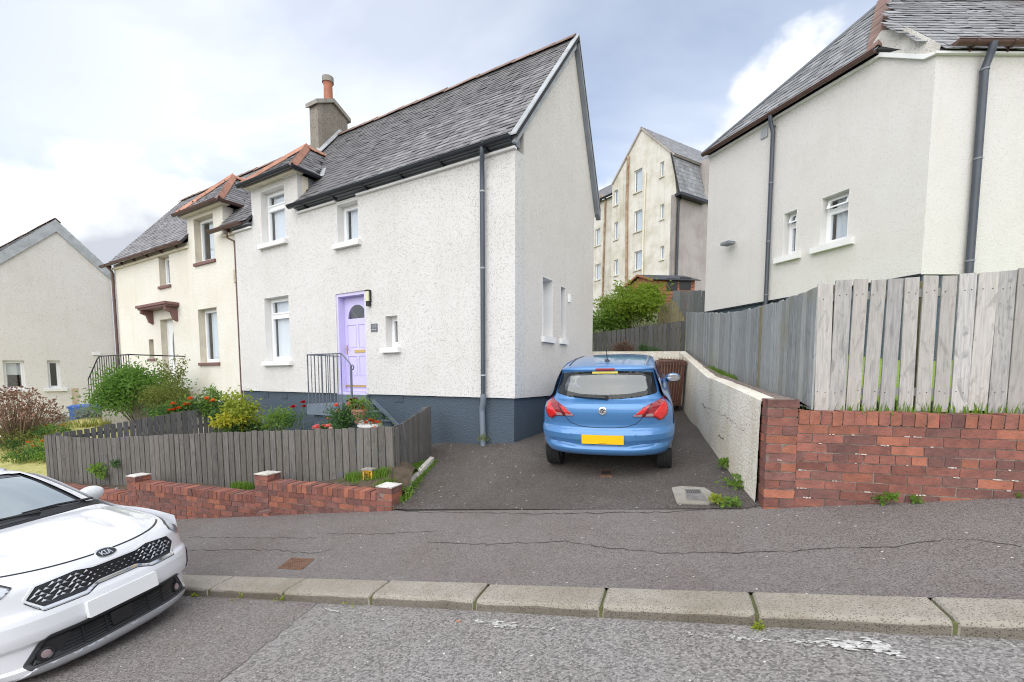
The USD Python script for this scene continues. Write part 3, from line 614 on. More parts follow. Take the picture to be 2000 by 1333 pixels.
def gutter(parent, p0, p1, out, mat, r=.062, brackets=0.9, down=.0, name='gutter'):
    """half-round channel with stop ends, and its brackets."""
    p0, p1 = np.asarray(p0, float), np.asarray(p1, float); d = p1 - p0; T = np.linalg.norm(d); d /= T
    th = np.linspace(0, np.pi, 11); ring = lambda q, rr: np.array([q - out * rr * np.cos(t) - Z * rr * np.sin(t) for t in th])
    m = MB(); m.grid(np.stack([ring(p0, r), ring(p1, r)])); m.grid(np.stack([ring(p0, r - .007), ring(p1, r - .007)]), flip=True)
    for rr in (0, -1): m.raw([ring(p0, r)[rr], ring(p1, r)[rr], ring(p1, r - .007)[rr], ring(p0, r - .007)[rr]], [[0, 1, 2, 3]])
    for q in (p0, p1):
        g = ring(q, r); m.raw(np.vstack([[q], g]), [[0, i, i + 1] for i in range(1, 11)])
    for lip in (-1, 1): m.tube([p0 + out * r * lip, p1 + out * r * lip], .009, 6)
    g = part(parent, name, m, mat, smooth=40)
    if brackets:
        for k in range(max(1, int(T / brackets))):
            q = p0 + d * (T * (k + .5) / max(1, int(T / brackets)))
            b = MB(); rr = r + .007
            gg = np.array([[q + d * w - out * rr * np.cos(t) - Z * rr * np.sin(t) for t in np.linspace(-.15, np.pi + .15, 9)] for w in (-.02, .02)]); b.grid(gg); b.grid(gg * 1.0 - Z * .004, flip=True)
            b.obox(q - out * (r + .07) - d * .012 - Z * .10, d * .024, out * .075, Z * .10)
            part(g, 'bracket', b, mat)
    return g
def pipe(parent, pts, mat, r=.036, collars=(), clip=None, name='downpipe', out=None):
    g = part(parent, name, MB().tube(pts, r, 10), mat, smooth=50)
    for c in collars:
        c = np.asarray(c, float); part(g, 'bracket', MB().tube([c - Z * .012, c + Z * .012], r + .007, 10), clip or mat, smooth=50)
    return g
def roof_sheet(P4, thick=.05):                           # flat deck with thickness below its four or three corners
    P4 = np.asarray(P4, float); n = np.cross(P4[1] - P4[0], P4[2] - P4[0]); n /= np.linalg.norm(n)
    if n[2] < 0: n = -n
    m = MB(); k = len(P4); t = P4 - n * .004; b = P4 - n * thick
    m.raw(np.vstack([t, b]), [[0, i, i + 1] for i in range(1, k - 1)] + [[k, k + i + 1, k + i] for i in range(1, k - 1)] + sum([[[i, (i + 1) % k, k + (i + 1) % k], [i, k + (i + 1) % k, k + i]] for i in range(k)], []))
    return m
def plane_uv(O, a, b):
    def f(P): d = np.asarray(P, float) - O; return float(d @ a), float(d @ b)
    return f
def poly_slates(parent, corners, along, grow=.015, **kw):
    """slates over any planar polygon: corners in space, along = direction of the eaves."""
    C = np.asarray(corners, float); a = np.asarray(along, float); a /= np.linalg.norm(a)
    n = np.cross(C[1] - C[0], C[2] - C[0]); n /= np.linalg.norm(n)
    if n[2] < 0: n = -n
    b = np.cross(n, a); b /= np.linalg.norm(b)
    if b[2] < 0: b = -b
    uv = np.array([[(c - C[0]) @ a, (c - C[0]) @ b] for c in C]); lo, hi = uv.min(0), uv.max(0)
    O = C[0] + a * lo[0] + b * lo[1]; pg = Polygon(uv - lo).buffer(grow)
    slates(parent, O, a, b, lambda x, v: pg.contains(Point(x, v)), hi[0] - lo[0], hi[1] - lo[1], **kw)

# ---------------------------------------------------------------- main house
W = HOUSE
ZP, GR, ZR = 1.250, 2.20, 8.02                            # top of the plinth, ridge position and height
ZE = 5.10                                                # wall head at the front
TF = (ZR - ZE - .29) / GR                                # front roof slope
GBACK = 3.34; ZBE = 5.30
def roof_z(g): return ZR - (GR - g) * TF
SP = W.sz(467, 640)[0]                                    # party line
dl, dr = W.sz(491, 400)[0], W.sz(581, 380)[0]             # dormer wall
ZD = W.sz(535, 355)[1]                                    # dormer wall head
A0, A1 = W.sz(512, 470)[0], W.sz(559, 470)[0]; AZ0 = W.sz(535, 472.5)[1]; AZ1 = ZD - .12
B0, B1 = W.sz(659.7, 478)[0], W.sz(701, 468)[0]; BZ0 = W.sz(682, 472)[1]; BZ1 = ZE - .06
C0, C1 = W.sz(518.5, 650)[0], W.sz(566.5, 650)[0]; CZ0 = W.sz(545, 704.5)[1]; CZ1 = W.sz(540, 579)[1]
D0, D1 = W.sz(658, 680)[0], W.sz(715.5, 680)[0]; DZ0 = W.sz(690, 767.5)[1]; DZ1 = W.sz(686, 570.5)[1]
E0, E1 = W.sz(752.8, 650)[0], W.sz(777.3, 650)[0]; EZ0 = W.sz(765, 677.5)[1]; EZ1 = W.sz(765, 616)[1]
house = thing('white_house', 'white roughcast semi-detached house with lilac door, slate roof and blue-grey plinth', 'house', K)
front = Polygon([(0, ZP), (SP, ZP), (SP, ZE), (dl, ZE), (dl, ZD), (dr, ZD), (dr, ZE), (0, ZE)])
for h in (rect(A0, A1, AZ0, AZ1), rect(B0, B1, BZ0, BZ1), rect(C0, C1, CZ0, CZ1), rect(D0, D1, ZP - .1, DZ1), rect(E0, E1, EZ0, EZ1)): front = front.difference(h)
part(house, 'front_wall', wall_slab(W, front, .26), 'white_roughcast')
H0, H1 = GABLE.sz(1059.3, 600)[0], GABLE.sz(1079.5, 600)[0]; HZ0 = GABLE.sz(1068, 657)[1]; HZ1 = GABLE.sz(1068, 543)[1]
I0, I1 = GABLE.sz(1094.5, 620)[0], GABLE.sz(1104.5, 620)[0]; IZ0 = GABLE.sz(1099, 661)[1]; IZ1 = GABLE.sz(1099, 560)[1]
gable = Polygon([(.262, ZP), (GBACK, ZP), (GBACK, ZBE), (GR, ZR - .10), (.262, roof_z(.262) - .07)]).difference(rect(H0, H1, HZ0, HZ1)).difference(rect(I0, I1, IZ0, IZ1))
part(house, 'gable_wall', wall_slab(GABLE, gable, .26), 'gable_roughcast')
back = Polygon([(0.262, 0.2), (SP, .2), (SP, ZBE), (.262, ZBE)])
part(house, 'back_wall', wall_slab(Wall(K + G * (GBACK - .26), U, G), back, .26), 'gable_roughcast')
None and part(house, 'corner_coat', MB().poly(Polygon([(0, 0), (0, .262), (.262, 0)]), lambda a, b, c: K + a[:, None] * U + b[:, None] * G + (c[:, None] + ZP) * Z, 3.75), 'gable_roughcast')
part(house, 'floor', MB().obox(W.p(.27, 3.45, .27), U * (SP - .3), G * (GBACK - .54), Z * .2).obox(W.p(.27, ZP - .15, .27), U * (SP - .3), G * (GBACK - .54), Z * .12), 'interior')
part(house, 'inner_wall', MB().obox(W.p(.27, ZP, 2.2), U * (SP - .3), G * .1, Z * 3.8).obox(W.p(3.3, ZP, .27), U * .1, G * 1.9, Z * 3.8).obox(W.p(4.9, ZP, .27), U * .1, G * 1.9, Z * 3.8), 'interior')
pl = MB(); ins = .045
pl.obox(W.p(ins, -.5, ins), U * (SP - ins), G * .3, Z * (ZP + .5)); pl.obox(W.p(ins, -.5, ins + .3), U * .3, G * (GBACK - ins - .34), Z * (ZP + .5))
plinth = part(house, 'plinth', pl, 'slate_blue_render', label='blue-grey painted plinth')
for x, y in ((455 + 65, 770), (556.5, 773), (780, 778)):                     # air bricks
    s, z = W.sz(x, y, ins); m = MB(); wbox(W, s - .11, s + .11, z - .07, z + .05, ins - .012, ins + .02, m)
    for k in range(4): wbox(W, s - .09, s + .09, z - .055 + k * .027, z - .042 + k * .027, ins - .018, ins - .010, m)
    part(plinth, 'air_brick', m, 'slate_blue_render')
# eaves trim, soffit
for a, b in ((-.02, min(B0, B1)), (max(B0, B1), dr), (dl, SP)): part(house, 'eaves_trim', wbox(W, a, b, ZE - .012, ZE + .022, -.055, .02), 'white_paint')
sf = MB(); wbox(W, -.03, dr, ZE + .026, ZE + .15, -.015, .1, sf); wbox(W, dl, SP - .0, ZE + .026, ZE + .15, -.015, .1, sf); wbox(W, -.03, dr, ZE + .07, ZE + .10, -.10, -.015, sf); wbox(W, dl, SP, ZE + .07, ZE + .10, -.10, -.015, sf); part(house, 'soffit', sf, 'lead_grey')
# windows
window(house, W, A0, A1, AZ0 + .012, AZ1, transom=.70, blind=(0, .90), label='dormer window with top light')
window(house, W, B0, B1, BZ0 + .012, BZ1, blind=(0, .86))
window(house, W, C0, C1, CZ0 + .012, CZ1, transom=.72, blind=(0, .92))
window(house, W, E0, E1, EZ0 + .012, EZ1, blind=None)
for a, b, z in ((A0, A1, AZ0), (B0, B1, BZ0), (C0, C1, CZ0), (E0, E1, EZ0)): sill(house, W, a, b, z, over=.07)
window(house, GABLE, H0, H1, HZ0 + .012, HZ1, transom=.7, depth=.19); window(house, GABLE, I0, I1, IZ0 + .012, IZ1, depth=.19)
for a, b, z in ((H0, H1, HZ0), (I0, I1, IZ0)): sill(house, GABLE, a, b, z, over=.03, out=.06)
# smooth painted reveals round the openings
def reveal(hs, Wl, a, b, z0, z1, mat, d=.165):
    a, b = min(a, b), max(a, b); m = MB()
    pg = rect(a - .004, b + .004, z0, z1 + .004).difference(rect(a + .006, b - .006, z0 - 1, z1 - .006)); m.poly(pg, lambda p, q, c: Wl.o + p[:, None] * Wl.u + q[:, None] * Z + (c[:, None] - .003) * Wl.g, d); part(hs, 'window_reveal', m, mat)
for a, b, z0, z1 in ((A0, A1, AZ0, AZ1), (B0, B1, BZ0, BZ1), (C0, C1, CZ0, CZ1), (E0, E1, EZ0, EZ1)): reveal(house, W, a, b, z0, z1, 'reveal_white')
for a, b, z0, z1 in ((H0, H1, HZ0, HZ1), (I0, I1, IZ0, IZ1)): reveal(house, GABLE, a, b, z0, z1, 'reveal_white', .2)

# front door
D0, D1 = min(D0, D1), max(D0, D1); g0 = .17
m = MB(); wbox(W, D0, D0 + .055, ZP, DZ1, .02, g0 + .06, m); wbox(W, D1 - .055, D1, ZP, DZ1, .02, g0 + .06, m); wbox(W, D0 + .055, D1 - .055, DZ1 - .06, DZ1, .02, g0 + .06, m)
wbox(W, D0 - .003, D1 + .003, ZP - .02, ZP + .03, -.02, g0 + .06, m)
part(house, 'door_frame', m, 'lilac_door')
a, b, z0, z1 = D0 + .057, D1 - .057, ZP + .035, DZ1 - .062; w = b - a; h = z1 - z0
arch = Polygon([(a + w * .5 + w * .36 * math.cos(t), z0 + h * .775 + w * .36 * math.sin(t)) for t in np.linspace(0, np.pi, 25)])
leaf = shapely.box(a, z0, b, z1); holes = [arch]
for (p, q) in ((.10, .46), (.54, .90)):
    for (c, d) in ((.16, .38), (.46, .71)): holes.append(shapely.box(a + w * p, z0 + h * c, a + w * q, z0 + h * d))
for hh in holes: leaf = leaf.difference(hh)
door = part(house, 'front_door', wall_slab(W, leaf, .03, g0), 'lilac_door', label='lilac panelled front door with fanlight')
m = MB().poly(shapely.box(a, z0, b, z1).difference(arch), lambda p, q, c: W.o + p[:, None] * W.u + q[:, None] * Z + (c[:, None] + g0 + .014) * W.g, .03)
for hh in holes[1:]: m.poly(hh.buffer(-.022), lambda p, q, c: W.o + p[:, None] * W.u + q[:, None] * Z + (c[:, None] + g0 + .004) * W.g, .012)
part(door, 'door_panel', m, 'lilac_door')
m = MB(); P_ = np.array(arch.exterior.coords)[:-1]; m.raw(np.array([W.p(s, z, g0 + .012) for s, z in P_]), [[0, i, i + 1] for i in range(1, len(P_) - 1)]); part(door, 'fanlight', m, 'pane_glass')
m = MB(); c = (a + w * .5, z0 + h * .775)
for t in (.25, .5, .75): m.tube([W.p(*c, g0 + .01), W.p(c[0] + w * .36 * math.cos(t * np.pi), c[1] + w * .36 * math.sin(t * np.pi), g0 + .01)], .006, 5)
part(door, 'glazing_bar', m, 'lead_grey')
part(door, 'letterbox', wbox(W, a + w * .22, a + w * .62, z0 + h * .415, z0 + h * .445, g0 - .012, g0 + .004), 'brass', label='brass letterbox')
part(door, 'handle', wbox(W, b - .075, b - .045, z0 + h * .40, z0 + h * .50, g0 - .010, g0 + .002).tube([W.p(b - .06, z0 + h * .46, g0 - .01), W.p(b - .06, z0 + h * .46, g0 - .05), W.p(b - .16, z0 + h * .458, g0 - .05)], .009, 8), 'brass', label='brass door handle')
part(door, 'weather_bar', MB().hexa([W.p(a, z0 + .10, g0 - .03), W.p(b, z0 + .10, g0 - .03), W.p(b, z0 + .10, g0), W.p(a, z0 + .10, g0), W.p(a, z0 + .115, g0 - .028), W.p(b, z0 + .115, g0 - .028), W.p(b, z0 + .14, g0), W.p(a, z0 + .14, g0)]), 'brass', label='brass weather bar')
part(house, 'door_reveal', wbox(W, D1 - .006, D1 + .004, ZP, DZ1, -.003, .021, wbox(W, D0 - .004, D0 + .006, ZP, DZ1, -.003, .021)), 'reveal_white')
# lamp, name plate
s, z = W.sz(722, 580); m = MB(); wbox(W, s - .045, s + .045, z - .09, z + .10, -.08, -.02, m); lamp = part(house, 'wall_lamp', m, 'lamp_glass', label='wall lantern by the door')
part(lamp, 'lamp_bracket', wbox(W, s - .05, s + .05, z + .102, z + .125, -.085, 0, wbox(W, s - .052, s - .046, z - .10, z + .1, -.05, -.0, wbox(W, s - .04, s + .03, z - .18, z - .092, -.07, 0))), 'sign_black')
s, z = W.sz(731.5, 640); plaque = part(house, 'name_plate', wbox(W, s - .085, s + .085, z - .075, z + .075, -.018, 0), 'slate_plaque', label='slate house plate by the door')
m = MB(); pr = np.random.default_rng(3)
for k in range(6): q = s + .065 - k * .026; m.tube([W.p(q, z - .0, -.021), W.p(q + pr.normal(0, .006), z + .055, -.021)], .004, 5)
for k in range(7): q = s + .06 - k * .02; wbox(W, q - .007, q + .007, z - .045, z - .03, -.022, -.016, m)
part(plaque, 'plate_relief', m, 'pale_lead')
part(house, 'gas_vent', wbox(GABLE, GABLE.sz(1111, 580)[0] - .03, GABLE.sz(1111, 580)[0] + .03, 3.05, 3.2, -.04, 0), 'white_paint')
# main roof
def roof_deck(W, s0, s1, notch, g0=-.11):
    d0, d1, zd = notch; gd = GR - (ZR - zd) / TF
    pg = Polygon([(s0, g0), (d0, g0), (d0, gd), (d1, gd), (d1, g0), (s1, g0), (s1, GR), (s0, GR)])
    return MB().poly(pg, lambda a, b, c: W.o + a[:, None] * W.u + b[:, None] * W.g + (roof_z(b) - .006 + c)[:, None] * Z, -.06)
roof = part(house, 'roof', roof_deck(W, -.10, SP, (dr + .03, dl - .03, ZD + .03)).tm(
    trimesh.Trimesh(*roof_sheet([W.p(-.10, ZR, GR), W.p(SP, ZR, GR), W.p(SP, ZBE - .12, GBACK + .12), W.p(-.10, ZBE - .12, GBACK + .12)]).mesh(), process=False)), 'slate_deck')
SL = math.hypot(1, TF); bdir = (G + Z * TF) / SL; Lr = (GR + .13) * SL
O = W.p(-.09, roof_z(-.13), -.13)
def in_main(x, v):
    s = x - .09; g = -.13 + v / SL
    if dr + .0 < s < dl - .0 and roof_z(g) < ZD + .05: return False
    if dr - .12 < s < dl + .12 and roof_z(g) < ZE + .35: return s < dr - .0 or s > dl
    return True
slates(roof, O, U, bdir, in_main, SP + .09, Lr - .03, exp=.122, width=.21, seed=11)
bd2 = (-G * (GBACK - GR + .12) + Z * (ZR - ZBE + .12)); bl = np.linalg.norm(bd2); bd2 /= bl
slates(roof, W.p(-.09, ZBE - .12, GBACK + .12), U, bd2, lambda x, v: True, SP + .09, bl, exp=.142, seed=12, keep=0, name='back_slate')
ridge_tiles(roof, W.p(-.02, ZR + .035, GR), W.p(SP, ZR + .035, GR), Z, G, 'weathered_ridge', w=.14, drop=.12)
# verge: painted boards on the gable, pale cement fillet above
m = MB()
bnd = lambda g, z, d: (g, z - d)
fp = Polygon([(-.10, roof_z(-.10)), (GR, ZR), (GR, ZR - .20), (.04, roof_z(.04) - .20), (-.05, roof_z(-.05) - .19), (-.10, roof_z(-.10) - .12)])
bp = Polygon([(GR, ZR), (GBACK + .13, ZBE - .10), (GBACK + .13, ZBE - .30), (GBACK + .02, ZBE - .20), (GR, ZR - .235)])
m.poly(fp, lambda a, b, c: GABLE.o + a[:, None] * GABLE.u + b[:, None] * Z + (c[:, None] - .05) * GABLE.g, .048)
part(house, 'verge_board', m, 'pale_lead')
m = MB().poly(bp, lambda a, b, c: GABLE.o + a[:, None] * GABLE.u + b[:, None] * Z + (c[:, None] - .10) * GABLE.g, .098)
part(house, 'verge_board', m, 'lead_grey')
m = MB()
for (ga, za, gb, zb) in ((-.14, roof_z(-.14), GR, ZR), (GR, ZR, GBACK + .12, ZBE - .1)):
    p0, p1 = GABLE.p(ga, za + .012, -.10), GABLE.p(gb, zb + .012, -.10)
    m.obox(p0, p1 - p0, U * .10, Z * .03)
part(house, 'verge_fillet', m, 'pale_lead')
# gutter and downpipe
gz = ZE + .125
gt = gutter(house, W.p(-.01, gz, -.16), W.p(dr + .09, gz, -.16), -G, 'black_plastic', brackets=.88)
xs_, zt_ = W.sz(952.5, 320)
pp = [W.p(xs_ + .0, gz - .05, -.16), W.p(xs_, gz - .17, -.155), W.p(xs_ + .06, gz - .34, -.07), W.p(xs_ + .06, gz - .6, -.07), W.p(xs_ + .06, ZP + .02, -.07)]
dpipe = pipe(house, pp, 'grey_plastic', .040, [W.p(xs_ + .06, z, -.07) for z in (4.55, 3.35, 1.62)], 'pale_lead')
part(house, 'foot_pipe', MB().tube([W.p(xs_ + .06, ZP + .06, -.07), W.p(xs_ + .06, ZP - .07, -.07), W.p(xs_ + .11, ZP - .17, -.03), W.p(xs_ + .11, ZP - .25, -.03), W.p(xs_ + .09, .40, -.03)], .048, 12), 'blue_grey_pipe', smooth=50)
# dormer
def dormer(hs, W, dl, dr, ZD, apex_px, out_side, fascia, gut, tile, tag_, sd):
    smid = (dl + dr) / 2; V = Wall(W.p(smid, 0), W.g, W.u)
    ga, za = V.sz(*apex_px)
    gd = GR - (ZR - ZD) / TF
    m = MB()
    for s0, s1 in ((dl - .10, dl), (dr, dr + .10)):                # cheeks
        m.raw([W.p(s0, roof_z(.27), .262), W.p(s0, ZD, .262), W.p(s0, ZD, gd), W.p(s1, roof_z(.27), .262), W.p(s1, ZD, .262), W.p(s1, ZD, gd)], [[0, 1, 2], [3, 5, 4], [0, 3, 4], [0, 4, 1], [1, 4, 5], [1, 5, 2], [0, 2, 5], [0, 5, 3]])
    d = part(hs, 'dormer', m, 'lead_grey', label='dormer with hipped slate roof and terracotta tiles')
    e = out_side; zf = ZD + .06; gf = -.17
    LF, RF = W.p(dl + e, zf, gf), W.p(dr - e, zf, gf); AP = W.p(smid, za, ga)
    gm = GR - (ZR - za) / TF; RE = W.p(smid, za, gm + .05)
    ge = GR - (ZR - zf) / TF
    LB, RB = W.p(dl + e, zf, ge), W.p(dr - e, zf, ge)
    m = MB()
    for c in ([RF, LF, AP], [LF, LB, RE, AP], [RB, RF, AP, RE]): v, f = roof_sheet(c, .04).mesh(); m.raw(v, f)
    part(d, 'roof_deck', m, 'slate_deck')
    poly_slates(d, [RF, LF, AP], W.u, seed=sd, exp=.115, width=.19, grow=-.045, keep=60)
    poly_slates(d, [RF, RB, RE, AP], W.g, seed=sd + 1, exp=.115, width=.19, grow=-.045, keep=90)
    poly_slates(d, [LF, LB, RE, AP], W.g, seed=sd + 2, exp=.115, width=.19, grow=-.045, keep=20)
    up = Z
    ridge_tiles(d, RF + Z * .07, AP + Z * .08, Z, ((W.u * .8 + -W.g * .0) / 1.0, (W.g * .8)), tile, w=.15, drop=.05, n=2, name='hip_tile', th=.025)
    ridge_tiles(d, LF + Z * .08, AP + Z * .09, Z, (-W.u * .8, W.g * .8), tile, w=.11, drop=.05, n=3, name='hip_tile')
    ridge_tiles(d, AP + Z * .05, RE + Z * .04, Z, W.u, tile, w=.11, drop=.09, n=3)
    sfm = MB(); wbox(W, dr - e + .02, dl + e - .02, ZD + .0, ZD + .035, gf + .03, .1, sfm); part(d, 'soffit', sfm, fascia)
    gr = MB()
    gutter(d, W.p(dr - e - .02, zf - .01, gf - .06), W.p(dl + e + .02, zf - .01, gf - .06), -W.g, gut, r=.055, brackets=0)
    gutter(d, W.p(dr - e - .05, zf - .01, gf - .08), W.p(dr - e - .05, zf - .01, ge - .02), -W.u, gut, r=.055, brackets=0)
    # lead soaker where the cheek roof meets the slates
    m = MB(); a = RB + (-W.u * .10); b = RE + Z * .02
    m.hexa([RB - W.u * .12 + Z * .03, RB + W.u * .05 + Z * .03, RE + W.u * .05 + Z * .02, RE - W.u * .12 + Z * .02, RB - W.u * .12 + Z * .045, RB + W.u * .05 + Z * .045, RE + W.u * .05 + Z * .035, RE - W.u * .12 + Z * .035])
    part(d, 'lead_flashing', m, 'pale_lead')
    return d
dm = dormer(house, W, dl, dr, ZD, (599, 289), .10, 'cream_paint', 'black_plastic', 'terracotta', '', 31)
m = MB(); wbox(W, dl - .0, A1 + .0, ZD - .012, ZD + .02, -.05, .01, m); wbox(W, dr, A0 if A0 < A1 else A1, ZD - .012, ZD + .02, -.05, .01, m)
lo, hi = min(A0, A1), max(A0, A1)
for a, b in ((dr - .01, lo), (hi, dl + .01)): part(dm, 'eaves_trim', wbox(W, a, b, ZD - .014, ZD + .02, -.05, .005), 'white_paint')
part(dm, 'corner_strip', MB().obox(W.p(dr - .012, ZE + .05, .12), U * .02, G * .14, Z * (ZD - ZE - .06)), 'cream_paint')
# chimney on the ridge at the party line
cs0 = [None]
CH = Wall(W.p(SP - .02, 0, 0), G, -U)                        # the right-hand face of the stack
cv0, cz1 = 1.62, 0
pc = on(G, K + G * 1.55, 621.5, 250); sR = float((pc - K) @ U)
pcl = on(G, K + G * 1.55, 605.5, 250); sL = float((pcl - K) @ U)
pb = on(U, K + U * sR, 679, 250); gB = float((pb - K) @ G)
zc = on(U, K + U * sR, 642, 205)[2]; ze_ = on(U, K + U * sR, 679, 226)[2]
gm = float((on(U, K + U * sR, 640, 205) - K) @ G); gF = 1.55
zfc = on(U, K + U * sR, 621.5, 214)[2]; gmid = (gF + gB) / 2; print('chimney', gF, gB, gm, zfc, ze_, zc); zc = max(zc, (zfc + ze_) / 2 + .22); ze_ = (zfc + ze_) / 2
prof = Polygon([(gF, 6.2), (gB, 6.2), (gB, ze_), ((gF + gB) / 2, zc), (gF, ze_)])
CW = Wall(K + U * sR, G, U)
ch = part(roof, 'chimney', wall_slab(CW, prof, sL - sR), 'chimney_render', label='rendered chimney with one clay pot')
m = MB(); 
for (ga, za, gb, zb) in ((gF - .07, ze_ - .03, (gF + gB) / 2, zc + .02), (gB + .07, ze_ - .03, (gF + gB) / 2, zc + .02)):
    a, b = CW.p(ga, za, -.06), CW.p(gb, zb, -.06); m.hexa([a, a + U * (sL - sR + .12), b + U * (sL - sR + .12), b, a + Z * .10, a + U * (sL - sR + .12) + Z * .10, b + U * (sL - sR + .12) + Z * .10, b + Z * .10])
part(roof, 'chimney_cope', m, 'concrete')
part(roof, 'chimney_pot', MB().lathe([(.13, -.15), (.115, .0), (.108, .40), (.125, .43), (.13, .50), (.12, .52), (.085, .52), (.085, .1)], CW.p((gF + gB) / 2, zc + .10, (sL - sR) / 2), sides=20), 'pot_clay', smooth=40)
m = MB().lathe([(.145, .46), (.145, .60), (.12, .61), (.0, .63)], CW.p((gF + gB) / 2, zc + .10, (sL - sR) / 2), sides=20); part(roof, 'chimney_cowl', m, 'concrete', smooth=40)
m = MB(); a0, b0 = CW.p(gF - .02, roof_z(gF) + .05, -.10), CW.p(GR, ZR + .06, -.10); m.hexa([a0, a0 + U * .16, b0 + U * .16, b0, a0 + Z * .03, a0 + U * .16 + Z * .14, b0 + U * .16 + Z * .14, b0 + Z * .03]); part(roof, 'chimney_flashing', m, 'pale_lead')
# ---------------------------------------------------------------- front steps and railing of the main house
ZL = 1.065
lf = at_z(ZL, 599, 789); LS = float((lf - K) @ U); LG = float((lf - K) @ G)
LR = D0 - .18
m = MB(); wbox(W, LR, LS, ZL - .20, ZL, LG, .03, m)
steps = part(house, 'landing', m, 'steps_paint', label='blue-grey painted landing slab')
part(house, 'step_base', wbox(W, LR, LS - .10, -.4, ZL - .20, LG + .09, .04), 'slate_blue_render')
for k in range(5):
    z = ZL - .165 * (k + 1)
    m = MB(); wbox(W, LR - .235 * (k + 1), LR - .235 * k, -.4, z, LG + .10, .02, m); wbox(W, LR - .235 * (k + 1) - .02, LR - .235 * k, z, z + .03, LG + .08, .02, m); part(house, 'step', m, 'steps_paint')
m = MB(); a, b = W.p(LR + .02, ZL + .02, .035), W.p(LR - 1.30, ZL - .90, .035); m.hexa([a - G * .06, b - G * .06, b + G * .01, a + G * .01, a - G * .06 + Z * .06, b - G * .06 + Z * .06, b + G * .01 + Z * .06, a + G * .01 + Z * .06]); part(house, 'step_skirting', m, 'steps_paint')
part(house, 'threshold', wbox(W, D0 + .0, D1, ZP - .19, ZP - .022, -.035, .3), 'steps_paint')
zr = ZL + .955; c0 = W.p(LS - .03, ZL, LG + .03)
rail = thing('stair_railing', 'grey iron railing with thin bars around the white house door landing', 'railing', c0)
r0 = W.p(LS - .03, zr, .0); r1 = W.p(LS - .03, zr, LG + .03); r2 = W.p(LR + .02, zr, LG + .03); r3 = W.p(LR - .20, zr - .17, LG + .03); r4 = W.p(LR - .235, zr - .235, LG + .03)
part(rail, 'handrail', MB().tube([r0, r1 + G * .04, r1, r1 - U * .04, r2 + U * .05, r2, r3, r4], .012, 8), 'rail_paint', smooth=50)
th = np.linspace(-.6, 5.2, 18); q = r4 + Z * .02
part(rail, 'scroll', MB().tube([q - U * (.03 + .042 * math.sin(t)) * 1 + Z * (.042 * math.cos(t) - .04) for t in th], .011, 8), 'rail_paint', smooth=50)
nb = int(round((LS - LR) / .115))
for k in range(nb + 1):
    s = LS - .03 - (LS - LR - .06) * k / nb; part(rail, 'baluster', MB().tube([W.p(s, ZL - .02, LG + .03), W.p(s, zr, LG + .03)], .0085 if k else .012, 6), 'rail_paint', smooth=50)
for k in range(1, 5): part(rail, 'baluster', MB().tube([W.p(LS - .03, ZL - .02, LG + .03 - (LG) * k / 5), W.p(LS - .03, zr, LG + .03 - LG * k / 5)], .0085, 6), 'rail_paint', smooth=50)
part(rail, 'newel_post', MB().tube([r4 + Z * .0, r4 - Z * 1.0], .021, 10), 'rail_paint', smooth=50)

# ---------------------------------------------------------------- neighbour's half
NW = Wall(K + G * .05, U, G); NE = NW.sz(222.5, 518)[0]; ZN = ZE
nh = thing('cream_house', 'cream roughcast semi-detached house with brown gutters, next to the white house', 'house', NW.p(SP, 0))
ndl, ndr = NW.sz(365, 430)[0], NW.sz(434, 410)[0]; NZD = NW.sz(400, 413)[1]
def nrect(l, r, top, bot, ym):
    a, b = NW.sz(l, ym)[0], NW.sz(r, ym)[0]; return min(a, b), max(a, b), NW.sz((l + r) / 2, bot)[1], NW.sz((l + r) / 2, top)[1]
n1 = nrect(379.5, 417.5, 413, 510.5, 460); n1 = (n1[0], n1[1], n1[2], NZD - .10)
n2 = nrect(311, 331.5, 498.5, 557.5, 530); n3 = nrect(389.5, 426, 601.5, 707.5, 660); nd = nrect(316.5, 341.5, 622, 760, 690); n4 = nrect(291.5, 300.8, 662.5, 699.5, 680)
nd = (nd[0], nd[1], nd[3] - 2.03, nd[3]); NPZ = nd[2]
nf = Polygon([(SP, -.6), (NE, -.6), (NE, ZN), (ndl, ZN), (ndl, NZD), (ndr, NZD), (ndr, ZN), (SP, ZN)])
for a in (n1, n2, n3, nd, n4): nf = nf.difference(rect(*a))
part(nh, 'front_wall', wall_slab(NW, nf, .26), 'cream_roughcast')
NG = Wall(NW.p(NE, 0), G, -U)
part(nh, 'end_wall', wall_slab(NG, Polygon([(.26, -.6), (GBACK - .05, -.6), (GBACK - .05, ZBE), (GR - .05, ZR - .1), (.26, roof_z(.31) - .07)]), .26), 'cream_roughcast')
part(nh, 'back_wall', wall_slab(Wall(K + U * SP + G * (GBACK - .26), U, G), rect(0, NE - SP - .26, 0, ZBE), .25), 'cream_roughcast')
part(nh, 'floor', MB().obox(NW.p(SP + .02, 3.45, .27), U * (NE - SP - .3), G * (GBACK - .6), Z * .2).obox(NW.p(SP + .02, ZP - .15, .27), U * (NE - SP - .3), G * (GBACK - .6), Z * .12), 'interior')
part(nh, 'inner_wall', MB().obox(NW.p(SP + .02, ZP, 2.0), U * (NE - SP - .3), G * .1, Z * 3.8), 'interior')
window(nh, NW, *n1, blind=(.0, .72), bmat='curtain', label='dormer window with net curtain'); window(nh, NW, *n2, blind=(.1, .9), bmat='curtain'); window(nh, NW, *n3, blind=(0, .84), bmat='curtain'); window(nh, NW, *n4, blind=None, sash=False)
for a in (n1, n2, n3, n4): sill(nh, NW, a[0], a[1], a[2], h=.085, over=.05, out=.05, mat='oxide_sill')
for a in (n1, n2, n3, nd, n4): reveal(nh, NW, *a, 'reveal_cream')
